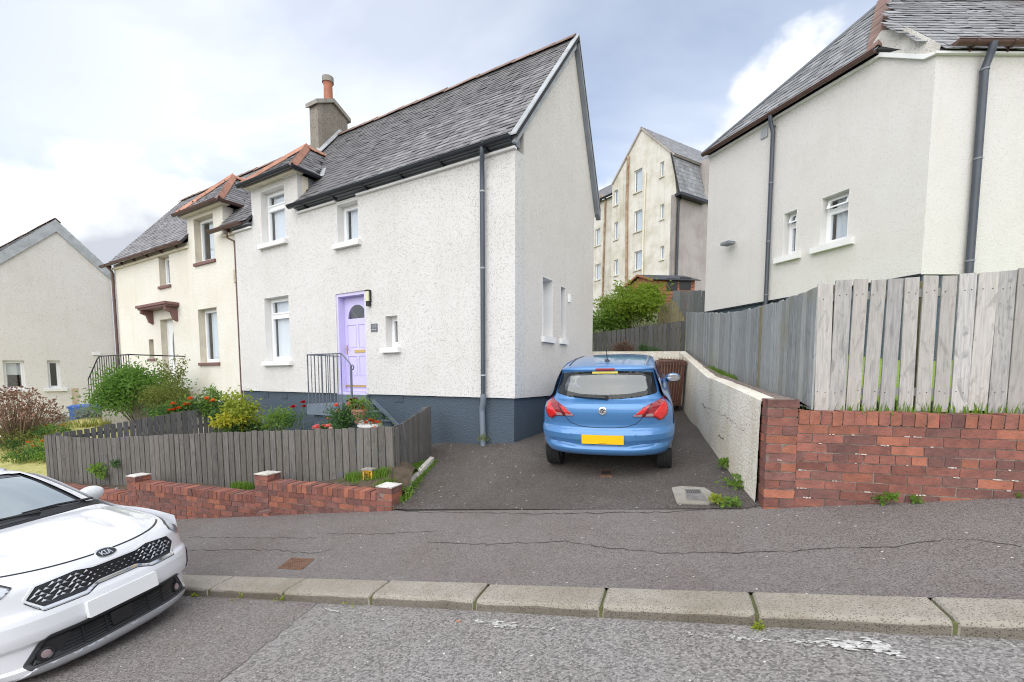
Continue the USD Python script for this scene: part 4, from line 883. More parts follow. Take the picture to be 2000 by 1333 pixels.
m = frame_ring(NW, nd[0], nd[1], nd[2], nd[3], .06, .16, .23); part(nh, 'door_frame', m, 'upvc')
a, b, z0, z1 = nd[0] + .06, nd[1] - .06, nd[2] + .05, nd[3] - .06; w, h = b - a, z1 - z0
ov = Polygon([(a + w * (.5 + .20 * math.cos(t)), z0 + h * (.56 + .30 * math.sin(t))) for t in np.linspace(0, 2 * np.pi, 32)])
ndoor = part(nh, 'front_door', wall_slab(NW, shapely.box(a, z0, b, z1).difference(ov), .045, .175), 'upvc', label='white door with oval leaded glass')
m = MB(); P_ = np.array(ov.exterior.coords)[:-1]; m.raw(np.array([NW.p(s, z, .19) for s, z in P_]), [[0, i, i + 1] for i in range(1, len(P_) - 1)]); part(ndoor, 'door_glass', m, 'tinted_glass')
m = MB()
for t in (-.5, 0, .5): m.tube([NW.p(a + w * (.5 + .2 * t), z0 + h * .30, .186), NW.p(a + w * (.5 + .2 * t), z0 + h * .82, .186)], .006, 5)
for t in np.linspace(.34, .78, 6): m.tube([NW.p(a + w * .34, z0 + h * t, .186), NW.p(a + w * .66, z0 + h * t, .186)], .006, 5)
part(ndoor, 'glazing_bar', m, 'lead_grey')
# canopy on brackets
s0, z0 = NW.sz(292, 605); s1, z1 = NW.sz(350.5, 596.5)
cz = (z0 + z1) / 2
m = MB(); wbox(NW, min(s0, s1), max(s0, s1), cz, cz + .07, -.36, .02, m); wbox(NW, min(s0, s1) + .04, max(s0, s1) - .04, cz - .05, cz, -.32, .02, m); can = part(nh, 'door_canopy', m, 'oxide_sill', label='brown flat canopy on scrolled brackets')
for s in (min(s0, s1) + .12, max(s0, s1) - .24):
    m = MB().poly(Polygon([(0, 0), (-.30, 0), (-.30, -.10), (-.16, -.15), (-.10, -.34), (0, -.40)]), lambda p, q, c: NW.o + (s + c[:, None]) * U + p[:, None] * NW.g + (q[:, None] + cz - .05) * Z, .12); part(can, 'bracket', m, 'oxide_sill')
for a, b in ((SP, ndr), (ndl, NE)): part(nh, 'eaves_trim', wbox(NW, a, b, ZN - .01, ZN + .05, -.06, .02), 'cream_paint')
sfm = MB(); wbox(NW, SP, ndr, ZN + .055, ZN + .16, -.012, .1, sfm); part(nh, 'soffit', sfm, 'cream_paint'); sfm = MB(); wbox(NW, ndl, NE, ZN + .055, ZN + .16, -.012, .1, sfm); part(nh, 'soffit', sfm, 'cream_paint')
nroof = part(nh, 'roof', roof_deck(W, SP, NE + .08, (ndr + .03, ndl - .03, NZD + .03)).tm(
    trimesh.Trimesh(*roof_sheet([W.p(SP, ZR, GR), W.p(NE + .08, ZR, GR), W.p(NE + .08, ZBE - .12, GBACK + .12), W.p(SP, ZBE - .12, GBACK + .12)]).mesh(), process=False)), 'slate_deck')
def in_n(x, v):
    s = x + SP; g = -.13 + v / SL
    return not (ndr < s < ndl and roof_z(g) < NZD + .05)
slates(nroof, W.p(SP, roof_z(-.13), -.13), U, bdir, in_n, NE + .08 - SP, Lr - .03, exp=.122, width=.21, seed=21, keep=120)
ridge_tiles(nroof, W.p(SP, ZR + .035, GR), W.p(NE + .08, ZR + .035, GR), Z, G, 'weathered_ridge', w=.14, drop=.12)
ndm = dormer(nh, NW, ndl, ndr, NZD, (455, 347), .20, 'cream_paint', 'brown_plastic', 'terracotta', '', 41)
gutter(nh, NW.p(ndl - .02, gz, -.21), NW.p(NE + .42, gz, -.21), -G, 'brown_plastic', r=.06, brackets=.8)
gutter(nh, NW.p(SP - .55, gz, -.21), NW.p(ndr + .25, gz, -.21), -G, 'brown_plastic', r=.062, brackets=.8)
s = NE - .04
pipe(nh, [NW.p(s + .05, gz - .05, -.17), NW.p(s, gz - .2, -.08), NW.p(s, gz - .4, -.07), NW.p(s, -.1, -.07)], 'brown_plastic', .04, [NW.p(s, z, -.07) for z in (4.1, 2.5, 1.2)])
pipe(nh, [NW.p(SP + .16, gz - .05, -.17), NW.p(SP + .16, gz - .24, -.15), NW.p(SP + .04, gz - .32, -.05), NW.p(SP + .025, gz - .5, -.045), NW.p(SP + .025, .2, -.045)], 'brown_plastic', .026, [])
s, z = NW.sz(459, 550); part(nh, 'wall_bracket', wbox(NW, s - .04, s + .03, z - .02, z, -.03, 0, wbox(NW, s + .0, s + .02, z, z + .3, -.03, 0)), 'cream_paint')
# steps landing and black railing at the neighbour's door
nz = NPZ - .02; q0 = NW.p(nd[0] - .55, nz, -1.25)
part(nh, 'landing', wbox(NW, nd[0] - .7, nd[1] + .9, nz - .16, nz, -1.35, -.0, wbox(NW, nd[0] - .6, nd[1] + .8, -.5, nz - .16, -1.25, -.0)), 'concrete')
nrl = thing('stair_railing', 'black iron railing on the cream house landing, half hidden by the bush', 'railing', q0)
zt = nz + .93; pa, pb, pc_, pd = NW.p(nd[0] - .6, zt, -1.3), NW.p(nd[1] + .55, zt, -1.3), NW.p(nd[1] + .75, zt - .10, -1.3), NW.p(nd[1] + 1.5, zt - .65, -1.3)
part(nrl, 'handrail', MB().tube([NW.p(nd[0] - .6, zt, 0), pa + G * .03, pa + U * .03, pb, pc_, pd], .016, 8), 'dark_iron', smooth=50)
for k in range(13):
    q = pa + (pb - pa) * k / 12; part(nrl, 'baluster', MB().tube([q, q - Z * .95], .010, 6), 'dark_iron')
for k in range(1, 6):
    q = pb + (pd - pb) * k / 5; part(nrl, 'baluster', MB().tube([q, q - Z * 1.0], .010, 6), 'dark_iron')
# ---------------------------------------------------------------- house on the left, its gable towards us
GL = K + U * 20.95
LW = Wall(GL, G, U)                                      # s back along the gable
ap_s, ap_z = LW.sz(108, 434); er_s, er_z = LW.sz(214.5, 530)
lh = thing('buff_house', 'buff roughcast house with its plain gable facing, at the left edge', 'house', GL)
lrun = er_s - ap_s; lt = (ap_z - er_z) / lrun; fs = ap_s - lrun * 1.18; fz = ap_z - lt * lrun * 1.18
w1 = LW.sz(6.8, 730)[0], LW.sz(49.5, 730)[0], LW.sz(28, 760)[1], LW.sz(28, 704)[1]
w2 = LW.sz(93.5, 730)[0], LW.sz(119, 730)[0], LW.sz(107, 758)[1], LW.sz(107, 704)[1]
bz = LW.sz(95, 816)[1]
gp = Polygon([(fs, bz), (er_s, bz), (er_s, er_z), (ap_s, ap_z), (fs, fz)]).difference(rect(*w1)).difference(rect(*w2))
part(lh, 'gable_wall', wall_slab(LW, gp, .3), 'buff_roughcast')
part(lh, 'base_course', wall_slab(LW, rect(fs, er_s, bz - 2.5, bz), .3, .03), 'concrete')
part(lh, 'side_wall', MB().obox(LW.p(er_s - .3, bz - 2, .3), U * 8, G * .3, Z * (er_z - bz + 2)).obox(LW.p(fs, bz - 3, .3), U * 8, G * .3, Z * (fz - bz + 3)), 'buff_roughcast')
part(lh, 'inner_wall', MB().obox(LW.p(fs + .3, bz, 1.6), U * .1, G * (er_s - fs - .6), Z * 3).obox(LW.p(fs + .3, bz + 2.4, .3), U * 4, G * (er_s - fs - .6), Z * .1), 'interior')
for k, q in enumerate((w1, w2)):
    wd = window(lh, LW, *q, depth=.12, blind=None)
    part(wd, 'blind', MB().obox(LW.p(q[0] + .06, q[2] + (q[3] - q[2]) * (.5 if k == 0 else .9), .25), LW.u * (q[1] - q[0] - .12), LW.g * .01, Z * (q[3] - q[2]) * (.45 if k == 0 else .05)), 'blind')
    sill(lh, LW, q[0], q[1], q[2], over=.14, out=.08, h=.12)
deck = MB()
for (s0, z0) in ((er_s + .16, er_z - .16 * lt), (fs - .2, fz - .2 * lt)):
    c = [LW.p(s0, z0 + .05, -.05), LW.p(s0, z0 + .05, 8.2), LW.p(ap_s, ap_z + .10, 8.2), LW.p(ap_s, ap_z + .10, -.05)]
    deck.raw(*roof_sheet(c, .06).mesh())
lroof = part(lh, 'roof', deck, 'slate_deck')
for i, (s0, z0) in enumerate(((er_s + .16, er_z - .16 * lt), (fs - .2, fz - .2 * lt))):
    c = [LW.p(s0, z0 + .05, -.03), LW.p(s0, z0 + .05, 8.2), LW.p(ap_s, ap_z + .10, 8.2), LW.p(ap_s, ap_z + .10, -.03)]
    poly_slates(lroof, c, U, seed=51 + i, exp=.16, width=.28, keep=40 if i else 0)
ridge_tiles(lroof, LW.p(ap_s, ap_z + .14, -.02), LW.p(ap_s, ap_z + .14, 8.1), Z, G, 'weathered_ridge', drop=.13)
for (s0, z0) in ((er_s + .14, er_z - .14 * lt), (fs - .2, fz - .2 * lt)):
    P4 = Polygon([(s0, z0 + .05), (ap_s, ap_z + .10), (ap_s, ap_z - .36), (s0, z0 - .36)])
    part(lh, 'verge_board', MB().poly(P4, lambda a, b, c: LW.o + a[:, None] * LW.u + b[:, None] * Z + (c[:, None] - .06) * LW.g, .058), 'pale_lead')
pipe(lh, [LW.p(er_s + .06, er_z - .05, -.08), LW.p(er_s + .06, bz - .5, -.08)], 'black_plastic', .055, [LW.p(er_s + .06, z, -.08) for z in (er_z - 1.2, er_z - 2.6, bz + .8)])
s, z = LW.sz(188, 691); part(lh, 'vent', wbox(LW, s - .12, s + .12, z - .05, z + .05, -.06, 0), 'white_paint')
s, z = LW.sz(139, 701); part(lh, 'vent', MB().lathe([(0, -.1), (.07, -.1), (.07, .0)], LW.p(s, z, 0), axis=-U, sides=14), 'upvc')
s, z = LW.sz(147, 775); part(lh, 'rust_stain', wbox(LW, s - .10, s + .12, z - .9, z + .35, -.004, 0), 'rust_wash')

# ---------------------------------------------------------------- house up the hill on the right: two fronts meeting at a wide corner
SA = v3(-.3545, .9351, 0); SA /= np.linalg.norm(SA); SG = v3(SA[1], -SA[0], 0)   # along the side, and into the house
S0 = flat(at_depth(9.62, 1518, 500))
SW = Wall(S0, SA, SG)
sc = SW.sz(1815, 300)[0]; sfar = SW.sz(1379.5, 500)[0]
CN = SW.p(sc, 0)
FA = v3(math.cos(.01), math.sin(.01), 0); FG = v3(-FA[1], FA[0], 0)
FWL = Wall(CN, FA, FG)
rh = thing('hillside_house', 'white roughcast house up the hill with hipped slate roof and brown ridge tiles', 'house', CN)
zs = SW.sz(1518, 224)[1]; zs = (zs + SW.sz(1386, 314)[1]) / 2
zf_ = FWL.sz(1900, 109)[1]; sk = SW.sz(1722, 90)[0]; skz = SW.sz(1722, 88)[1]
dip_s, dip_z = SW.sz(1808, 117)
zb = SW.sz(1500, 588)[1]
rw = [SW.sz(1530, 450)[0], SW.sz(1555.5, 450)[0]], [SW.sz(1603, 430)[0], SW.sz(1656.5, 430)[0]]
r1 = (min(rw[0]), max(rw[0]), SW.sz(1545, 497)[1], SW.sz(1543, 413)[1]); r2 = (min(rw[1]), max(rw[1]), SW.sz(1630, 473)[1], SW.sz(1630, 378)[1])
sp = Polygon([(sc, zb), (sfar, zb), (sfar, zs), (sk, zs), (dip_s, dip_z), (sc, zf_)])
for q in (r1, r2): sp = sp.difference(rect(*q))
part(rh, 'side_wall', wall_slab(SW, sp, .24), 'uphill_roughcast')
FL = 7.0
part(rh, 'front_wall', wall_slab(FWL, rect(0.0, FL, zb + .0, zf_), .3), 'uphill_roughcast')
part(rh, 'plinth', MB().obox(SW.p(sc + .0, .8, .04), SA * (sfar - sc), SG * .2, Z * (zb - .8)).obox(FWL.p(.02, .8, .04), FA * FL, FG * .2, Z * (zb - .8)), 'slate_blue_render')
part(rh, 'far_wall', MB().obox(SW.p(sfar - .26, .8, .26), SA * .25, SG * 6, Z * (zs - .8)).obox(FWL.p(FL - .3, .8, .3), FA * .3, FG * 5, Z * (zf_ - .8)), 'uphill_roughcast')
part(rh, 'floor', MB().obox(SW.p(sc + .5, zb + .0, .26), SA * (sfar - sc - .8), SG * 4, Z * .1).obox(SW.p(sc + .5, zb, 2.0), SA * (sfar - sc - .8), SG * .1, Z * 3.5), 'interior')
window(rh, SW, *r1, transom=.72, blind=(0, .9), bmat='curtain', tilt=True); window(rh, SW, *r2, transom=.72, blind=(0.05, .8), bmat='curtain', tilt=True)
for q in (r1, r2): sill(rh, SW, q[0], q[1], q[2], over=.13, out=.09, h=.12)
for a in (r1, r2): reveal(rh, SW, *a, 'reveal_white')
tf = 1.24; ZRR = zf_ + .12
rA = None
Yr = None                                                # ridge of the front roof from the photograph
for gg in np.arange(1.5, 5, .02):
    p = FWL.p(0, 0, gg); q = on(FG, p, 1850, 12)
    if q[2] <= ZRR + tf * gg: rg, rz = gg, ZRR + tf * gg; break
q = on(FG, FWL.p(0, 0, rg), 1733, 12); rs = float((q - CN) @ FA)
APX = FWL.p(rs, rz, rg)
fe = lambda s, g=-.06: FWL.p(s, ZRR + tf * g, g)
hipb = SW.p(sk, zs + .10, -.10)                          # foot of the hip
eL = fe(.10, -.06)
fplane = [eL, fe(FL), FWL.p(FL, rz, rg), APX, v3(*hipb)]
farc = SW.p(sfar + .10, zs + .10, -.12)
m = MB(); m.raw(*roof_sheet([eL, fe(FL), FWL.p(FL, rz, rg), APX], .05).mesh()); m.raw(*roof_sheet([eL, APX, hipb], .05).mesh()); m.raw(*roof_sheet([hipb, APX, farc], .05).mesh())
bk = FWL.p(FL, rz - tf * rg, 2 * rg); bl_ = farc + SG * .0
m.raw(*roof_sheet([APX, FWL.p(FL, rz, rg), bk, farc], .05).mesh())
rroof = part(rh, 'roof', m, 'slate_deck')
poly_slates(rroof, [eL, fe(FL), FWL.p(FL, rz, rg), APX, hipb], FA, seed=61, exp=.120, width=.24, mat='slate_pale', keep=260)
poly_slates(rroof, [hipb, APX, farc], farc - hipb, seed=62, exp=.120, width=.22, mat='slate_pale', keep=120)
ridge_tiles(rroof, APX + Z * .03, FWL.p(FL, rz + .03, rg), Z, FG, 'oxide_ridge', drop=.12)
hd = APX - hipb; s1 = FA * 1.0 - v3(0, 0, 0); 
ridge_tiles(rroof, hipb + Z * .06, APX + Z * .07, Z, (FA * .9 - Z * 0, SA * .9), 'oxide_ridge', w=.20, drop=.02, n=12, name='hip_tile', th=.03)
part(rroof, 'hip_flashing', MB().tube([APX + Z * .02, farc + Z * .03], .035, 8), 'lead_grey', smooth=50)
m = MB(); wbox(FWL, -.05, FL, zf_ - .0, zf_ + .03, -.06, .02, m); part(rh, 'eaves_trim', m, 'white_paint')
m = MB(); m.obox(SW.p(sk, zs - .01, -.06), SA * (sfar - sk), SG * .08, Z * .035)
swp = lambda d: (lambda a, b, c: SW.o + a[:, None] * SW.u + b[:, None] * Z + (c[:, None] + d) * SW.g)
m.poly(Polygon([(sk, zs - .01), (dip_s, dip_z), (sc, zf_), (sc, zf_ + .035), (dip_s, dip_z + .07), (sk, zs + .06)]), swp(-.06), .058)
part(rh, 'verge_trim', m, 'white_paint')
part(rh, 'cement_fillet', MB().poly(Polygon([(sk, zs + .06), (dip_s, dip_z + .07), (sc, zf_ + .036), (sc - .02, zf_ + .16), ((sk + sc) / 2, (zs + zf_) / 2 + .42), (sk + .0, zs + .40), (sk + .2, zs + .2)]), swp(-.035), .1), 'old_white_cap')
gutter(rh, SW.p(sk, zs + .07, -.17), SW.p(sfar + .05, zs + .07, -.17), -SG, 'brown_plastic', r=.05, brackets=0)
gutter(rh, FWL.p(.16, zf_ + .115, -.13), FWL.p(FL, zf_ + .115, -.13), -FG, 'brown_plastic', r=.06, brackets=.55)
def vpipe(hs, Wl, px, y0, y1, mat, r, ys, top, off=-.07):
    s = Wl.sz(px, (y0 + y1) / 2)[0]; z0, z1 = Wl.sz(px, y1)[1], top
    return pipe(hs, [Wl.p(s, z1, off - .10), Wl.p(s, z1 - .12, off - .08), Wl.p(s, z1 - .3, off), Wl.p(s, z0, off)], mat, r, [Wl.p(s, Wl.sz(px, y)[1], off) for y in ys], 'lead_grey')
vpipe(rh, SW, 1508, 224, 600, 'grey_plastic', .042, (252, 360, 472, 575), zs + .03)
vpipe(rh, FWL, 1899, 110, 560, 'grey_plastic', .052, (142, 315, 512), zf_ + .08)
s, z = SW.sz(1494, 260); part(rh, 'vent', wbox(SW, s - .08, s + .08, z - .10, z + .10, -.03, 0), 'pale_lead')
s, z = SW.sz(1432, 477); m = MB(); wbox(SW, s - .12, s + .12, z - .03, z + .03, -.26, -.06, m); m.tube([SW.p(s, z, -.1), SW.p(s, z + .05, 0)], .02, 6); part(rh, 'flood_light', m, 'lead_grey', label='small floodlight on the side wall')
part(rh, 'base_line', MB().obox(SW.p(sc, zb - .02, -.012), SA * (sfar - sc), SG * .05, Z * .03), 'black_plastic')
q = FWL.p(2.62 + rs * 0, rz - .3, rg - .2)
cq = on(FG, FWL.p(0, 0, rg), 1993, 12); cs_ = float((cq - CN) @ FA)
part(rroof, 'chimney', MB().obox(FWL.p(cs_ - .04, rz - .35, rg - .35), FA * .9, FG * .7, Z * 1.4), 'brick')
# ---------------------------------------------------------------- the tenement behind
TD = v3(-.53, .848, 0); TD /= np.linalg.norm(TD); TG = v3(TD[1], -TD[0], 0)          # along the windowed face to the left, and into the block
TC = flat(at_depth(30.0, 1319, 450)); TW = Wall(TC, TD, TG)
th_ = thing('tenement', 'tall cream tenement block with slate mansard side, behind the gardens', 'building', TC)
apx = TW.sz(1254, 251); lp = TW.sz(1196, 359); rp = TW.sz(1314, 297); gnd = TW.sz(1280, 640)[1]
holes = []
def trect(l, r, t, b): a, c = TW.sz(l, (t + b) / 2)[0], TW.sz(r, (t + b) / 2)[0]; return min(a, c), max(a, c), TW.sz((l + r) / 2, b)[1], TW.sz((l + r) / 2, t)[1]
cols = [(1238.5, 1254, [(331, 374), (411, 451), (490, 526)]), (1289.5, 1297, [(316, 344), (399, 427), (481, 506)]), (1199.5, 1207, [(371, 400), (434, 467), (507, 537)])]
for l, r, ys in cols:
    for t, b in ys: holes.append(trect(l, r, t, b))
tp = Polygon([(0, gnd), (lp[0], gnd), lp, apx, rp, (0, TW.sz(1319, 378)[1])])
for q in holes: tp = tp.difference(rect(*q))
part(th_, 'front_wall', wall_slab(TW, tp, .4), 'tenement_render')
part(th_, 'inner_wall', MB().obox(TW.p(.5, gnd, 1.2), TD * (lp[0] - .6), TG * .1, Z * (lp[1] - gnd)), 'interior')
for q in holes:
    window(th_, TW, *q, depth=.10, blind=(.0, .9), bmat='curtain', sash=False); sill(th_, TW, q[0], q[1], q[2], over=.06, out=.08, h=.10, mat='tenement_render')
TE = TG                                                   # the grey side
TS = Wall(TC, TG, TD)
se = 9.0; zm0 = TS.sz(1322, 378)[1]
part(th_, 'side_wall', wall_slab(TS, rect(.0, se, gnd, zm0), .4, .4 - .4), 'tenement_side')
mzt = rp[1]; ms = TW.sz(1314, 297)[0]
mq = [TS.p(-.1, zm0 - .05, -.35), TS.p(2.55, zm0 - .05, -.35), TS.p(2.55, mzt, ms), TS.p(-.1, mzt, ms)]
md = part(th_, 'mansard_roof', roof_sheet(mq, .12), 'slate_deck')
poly_slates(md, mq, TG, seed=71, exp=.30, width=.34, mat='slate_pale', keep=60)
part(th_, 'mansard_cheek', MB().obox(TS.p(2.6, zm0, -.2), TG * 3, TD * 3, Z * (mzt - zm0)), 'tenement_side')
part(th_, 'mansard_gutter', MB().obox(TS.p(-.15, zm0 - .22, -.5), TG * 2.75, TD * .5, Z * .16), 'black_plastic')
m = MB(); lr = [TW.p(rp[0] - .25, rp[1] - .2, -.1), TW.p(rp[0] - .25, rp[1] - .2, 9), TW.p(apx[0], apx[1] + .1, 9), TW.p(apx[0], apx[1] + .1, -.1)]
ll = [TW.p(lp[0], lp[1], -.1), TW.p(lp[0], lp[1], 9), TW.p(apx[0], apx[1] + .1, 9), TW.p(apx[0], apx[1] + .1, -.1)]
m.raw(*roof_sheet(lr, .12).mesh()); m.raw(*roof_sheet(ll, .12).mesh()); tr_ = part(th_, 'roof', m, 'tenement_side')
poly_slates(tr_, lr, TG, seed=72, exp=.30, width=.4, mat='slate_pale', keep=0)
# lower wing to the left
wz = TW.sz(1180, 372)[1]
wg = 1.2; TW2 = Wall(TW.p(0, 0, wg), TD, TG)
h2 = [];
for t, b in ((390, 417), (447, 479), (516, 546)):
    a, c = TW2.sz(1162.5, (t + b) / 2)[0], TW2.sz(1172.5, (t + b) / 2)[0]; h2.append((min(a, c), max(a, c), TW2.sz(1167, b)[1], TW2.sz(1167, t)[1]))
wp = rect(lp[0] - .6, lp[0] + 9, gnd, wz)
for q in h2: wp = wp.difference(rect(*q))
part(th_, 'wing_wall', wall_slab(TW2, wp, .4), 'tenement_render')
for q in h2: window(th_, TW2, *q, depth=.10, blind=(.0, .9), bmat='curtain', sash=False); sill(th_, TW2, q[0], q[1], q[2], over=.06, out=.08, h=.10, mat='tenement_render')
wr = [TW2.p(lp[0] - .5, wz, -.4), TW2.p(lp[0] + 9, wz, -.4), TW2.p(lp[0] + 9, wz + 2.6, 3), TW2.p(lp[0] - .5, wz + 2.6, 3)]
wroof = part(th_, 'wing_roof', roof_sheet(wr, .15), 'slate_deck'); poly_slates(wroof, wr, TD, seed=73, exp=.3, width=.4, mat='slate', keep=0)
def tpipe(Wl, pxs, mat, r): 
    pts = [Wl.p(Wl.sz(x, y)[0], Wl.sz(x, y)[1], -.10) for x, y in pxs]; part(th_, 'drain_pipe', MB().tube(pts, r, 8), mat, smooth=50)
tpipe(TW, [(1229, 306), (1226, 400), (1225, 590)], 'rust_pipe', .09); tpipe(TW, [(1263, 336), (1258, 450), (1256, 590)], 'cream_paint', .06); tpipe(TW2, [(1175, 382), (1184, 388), (1183, 420), (1178, 590)], 'rust_pipe', .07)
tpipe(TS, [(1331, 384), (1324, 392), (1322, 420), (1318, 560)], 'black_plastic', .07)
for x, y in ((1304, 316), (1359, 405), (1354, 512)): 
    Wl = TW if x < 1315 else TS
    s, z = Wl.sz(x, y); part(th_, 'flue', MB().lathe([(0, -.35), (.09, -.35), (.09, 0)], Wl.p(s, z), axis=-Wl.g, sides=10), 'black_plastic')
# ---------------------------------------------------------------- garden shed
hz = lambda x, y: at_depth(23.0, x, y)
sd0 = hz(1274, 600); 
shl, shr = hz(1276.5, 545), hz(1360.5, 545); sz0 = hz(1300, 610)[2]; sz1 = (hz(1276.5, 545)[2])
shw = shr[0] - shl[0]; sdp = v3(-.42, .91, 0); sdp /= np.linalg.norm(sdp)
SHW = Wall(flat(shl), v3(1, 0.10, 0) / math.hypot(1, .1), sdp)
shed = thing('garden_shed', 'red-brown timber garden shed with black felt roof, in front of the tenement', 'shed', flat(shl) + Z * sz0)
nbd = 9
for k in range(nbd):
    z0 = sz0 + (sz1 - sz0) * k / nbd; z1 = sz0 + (sz1 - sz0) * (k + 1) / nbd - .008
    part(shed, 'board', MB().hexa([SHW.p(0, z0, -.03), SHW.p(shw, z0, -.03), SHW.p(shw, z0, .03), SHW.p(0, z0, .03), SHW.p(0, z1, -.008), SHW.p(shw, z1, -.008), SHW.p(shw, z1, .03), SHW.p(0, z1, .03)]), 'shed_timber')
dpt = 1.9; ridz = hz(1258, 536)[2] + .12
gz_ = Polygon([(0, sz0), (dpt, sz0), (dpt, sz1), (dpt / 2, ridz), (0, sz1)])
SHG = Wall(flat(shl), sdp, SHW.u)
part(shed, 'gable_boarding', wall_slab(SHG, gz_, .05), 'shed_timber')
part(shed, 'back_wall', MB().obox(SHW.p(.06, sz0, dpt - .05), SHW.u * (shw - .12), SHW.g * .05, Z * (sz1 - sz0)).obox(SHW.p(shw - .05, sz0, .04), SHW.u * .05, SHW.g * (dpt - .1), Z * (sz1 - sz0)), 'shed_timber')
m = MB(); ov = .18
m.raw(*roof_sheet([SHW.p(-ov, sz1 - .03, -.18), SHW.p(shw + ov, sz1 - .03, -.18), SHW.p(shw + ov, ridz + .06, dpt / 2), SHW.p(-ov, ridz + .06, dpt / 2)], .04).mesh()); m.raw(*roof_sheet([SHW.p(-ov, sz1 - .03, dpt + .18), SHW.p(shw + ov, sz1 - .03, dpt + .18), SHW.p(shw + ov, ridz + .06, dpt / 2), SHW.p(-ov, ridz + .06, dpt / 2)], .04).mesh())
part(shed, 'roof', m, 'felt')
for x0, x1 in ((1297.5, 1314.5), (1318.5, 1336)):
    a, b = SHW.sz(x0, 560)[0], SHW.sz(x1, 560)[0]; z1, z0 = SHW.sz(x0, 545.5)[1], SHW.sz(x0, 569)[1]
    part(shed, 'window_shutter', wbox(SHW, a, b, z0, z1, -.05, -.02), 'dark_board')
m = MB()
for g0_, z0, g1_, z1 in ((-.2, sz1 - .06, dpt / 2, ridz + .03), (dpt + .2, sz1 - .06, dpt / 2, ridz + .03)): 
    a, b = SHW.p(-ov - .02, z0 - .06, g0_), SHW.p(-ov - .02, z1 - .06, g1_); m.hexa([a, b, b + SHW.u * .025, a + SHW.u * .025, a + Z * .1, b + Z * .1, b + SHW.u * .025 + Z * .1, a + SHW.u * .025 + Z * .1])
part(shed, 'barge_board', m, 'shed_timber')
# ---------------------------------------------------------------- brick walls
def brick_at(W, s0, s1, z0, z1, g0, g1, r, j=.0014):
    c = np.array([W.p(s0, z0, g0), W.p(s1, z0, g0), W.p(s1, z0, g1), W.p(s0, z0, g1), W.p(s0, z1, g0), W.p(s1, z1, g0), W.p(s1, z1, g1), W.p(s0, z1, g1)])
    c += r.normal(0, j, c.shape); c += W.g * r.normal(0, .0018)
    if np.cross(W.u, W.g) @ Z < 0: c = c[[1, 0, 3, 2, 5, 4, 7, 6]]
    return MB().hexa(c)
BM = ['brick', 'brick', 'brick_orange', 'brick_purple', 'brick_purple', 'brick']
def brick_mat(r): return BM[r.integers(0, 6)]
CO = .0825; RK = .0845
def courses(wall, W, s0, s1, ztop, zlow, r, depth=.102, headers=(3,), smax=None, rest=None):
    """running courses below ztop, cut off where the ground rises; zlow(s) is the ground."""
    k = 0
    while True:
        z1 = ztop - CO * k - .005; z0 = ztop - CO * (k + 1) + .005
        if z1 < min(zlow(s0), zlow(s1)) - .02 or k > 20: break
        hd = k % 7 in headers; L = .115 if hd else .238; s = s0 - (L * .5 if k % 2 else 0) - (0 if k % 2 else .0)
        while s < s1:
            a, b = max(s + .004, s0 + .002), min(s + L - .005, s1 - .002)
            if b - a > .03 and z1 > zlow((a + b) / 2) - .02:
                m = brick_at(W, a, b, z0, z1, 0, depth, r)
                if rest is not None and a > smax: rest.raw(*m.mesh())
                else: part(wall, 'brick', m, brick_mat(r))
            s += L * r.uniform(.985, 1.015)
        k += 1
def rowlocks(wall, W, s0, s1, ztop, r, depth=.225, smax=None, rest=None):
    n = int((s1 - s0) / RK)
    for i in range(n):
        a = s0 + (s1 - s0) * i / n; b = s0 + (s1 - s0) * (i + 1) / n
        m = brick_at(W, a + .004, b - .005, ztop - .114, ztop + r.normal(0, .003), -.004, depth, r, .0028)
        if rest is not None and a > smax: rest.raw(*m.mesh())
        else: part(wall, 'coping_brick', m, ['brick', 'brick_orange', 'brick', 'brick_orange', 'brick', 'brick_purple'][r.integers(0, 6)])
def pier(wall, W, s0, s1, ztop, zlow, r, depth=.235, cap=True):
    k = 0
    while True:
        z1 = ztop - CO * k - .005; z0 = z1 - CO + .010
        if z1 < zlow - .03 or k > 22: break
        if k % 2: sp = [(s0, (s0 + s1) / 2 - .004), ((s0 + s1) / 2 + .004, s1)]
        else: sp = [(s0, s1)]
        for a, b in sp:
            if k % 2: part(wall, 'brick', brick_at(W, a, b, z0, z1, -.006, depth, r, .003), brick_mat(r))
            else: part(wall, 'brick', brick_at(W, a, b, z0, z1, -.006, depth * .48, r, .003), brick_mat(r)); part(wall, 'brick', brick_at(W, a, b, z0, z1, depth * .52, depth, r, .003), brick_mat(r))
        k += 1
    part(wall, 'mortar', MB().obox(W.p(s0 + .006, zlow - .3, .002), W.u * (s1 - s0 - .012), W.g * (depth - .01), Z * (ztop - zlow + .295)), 'mortar')
    if cap:
        g = np.zeros((6, 6, 3)); 
        for i, a in enumerate(np.linspace(s0 - .008, s1 + .008, 6)):
            for j, b in enumerate(np.linspace(-.014, depth + .008, 6)): 
                e = min(i, j, 5 - i, 5 - j); g[i, j] = W.p(a, ztop + (.005, .020, .026)[min(e, 2)] + .006 * r.random(), b)
        m = MB().grid(g); 
        part(wall, 'pier_cap', m.obox(W.p(s0 - .006, ztop - .004, -.012), W.u * (s1 - s0 + .012), W.g * (depth + .018), Z * .010), 'old_white_cap')
r = np.random.default_rng(17)
RW = Wall(R0, RD, RN)
pvz = lambda W: (lambda s: float(pave_z(*W.p(s, 0)[:2])))
bw = thing('brick_wall', 'red brick garden wall with a taller end pier, right of the driveway', 'wall', R0)
ZT = 1.291; SMAX = 3.0
part(bw, 'mortar', MB().obox(RW.p(.24, -.2, .007), RW.u * 7, RW.g * .2, Z * (ZT - .112 + .2)), 'mortar')
rest = MB()
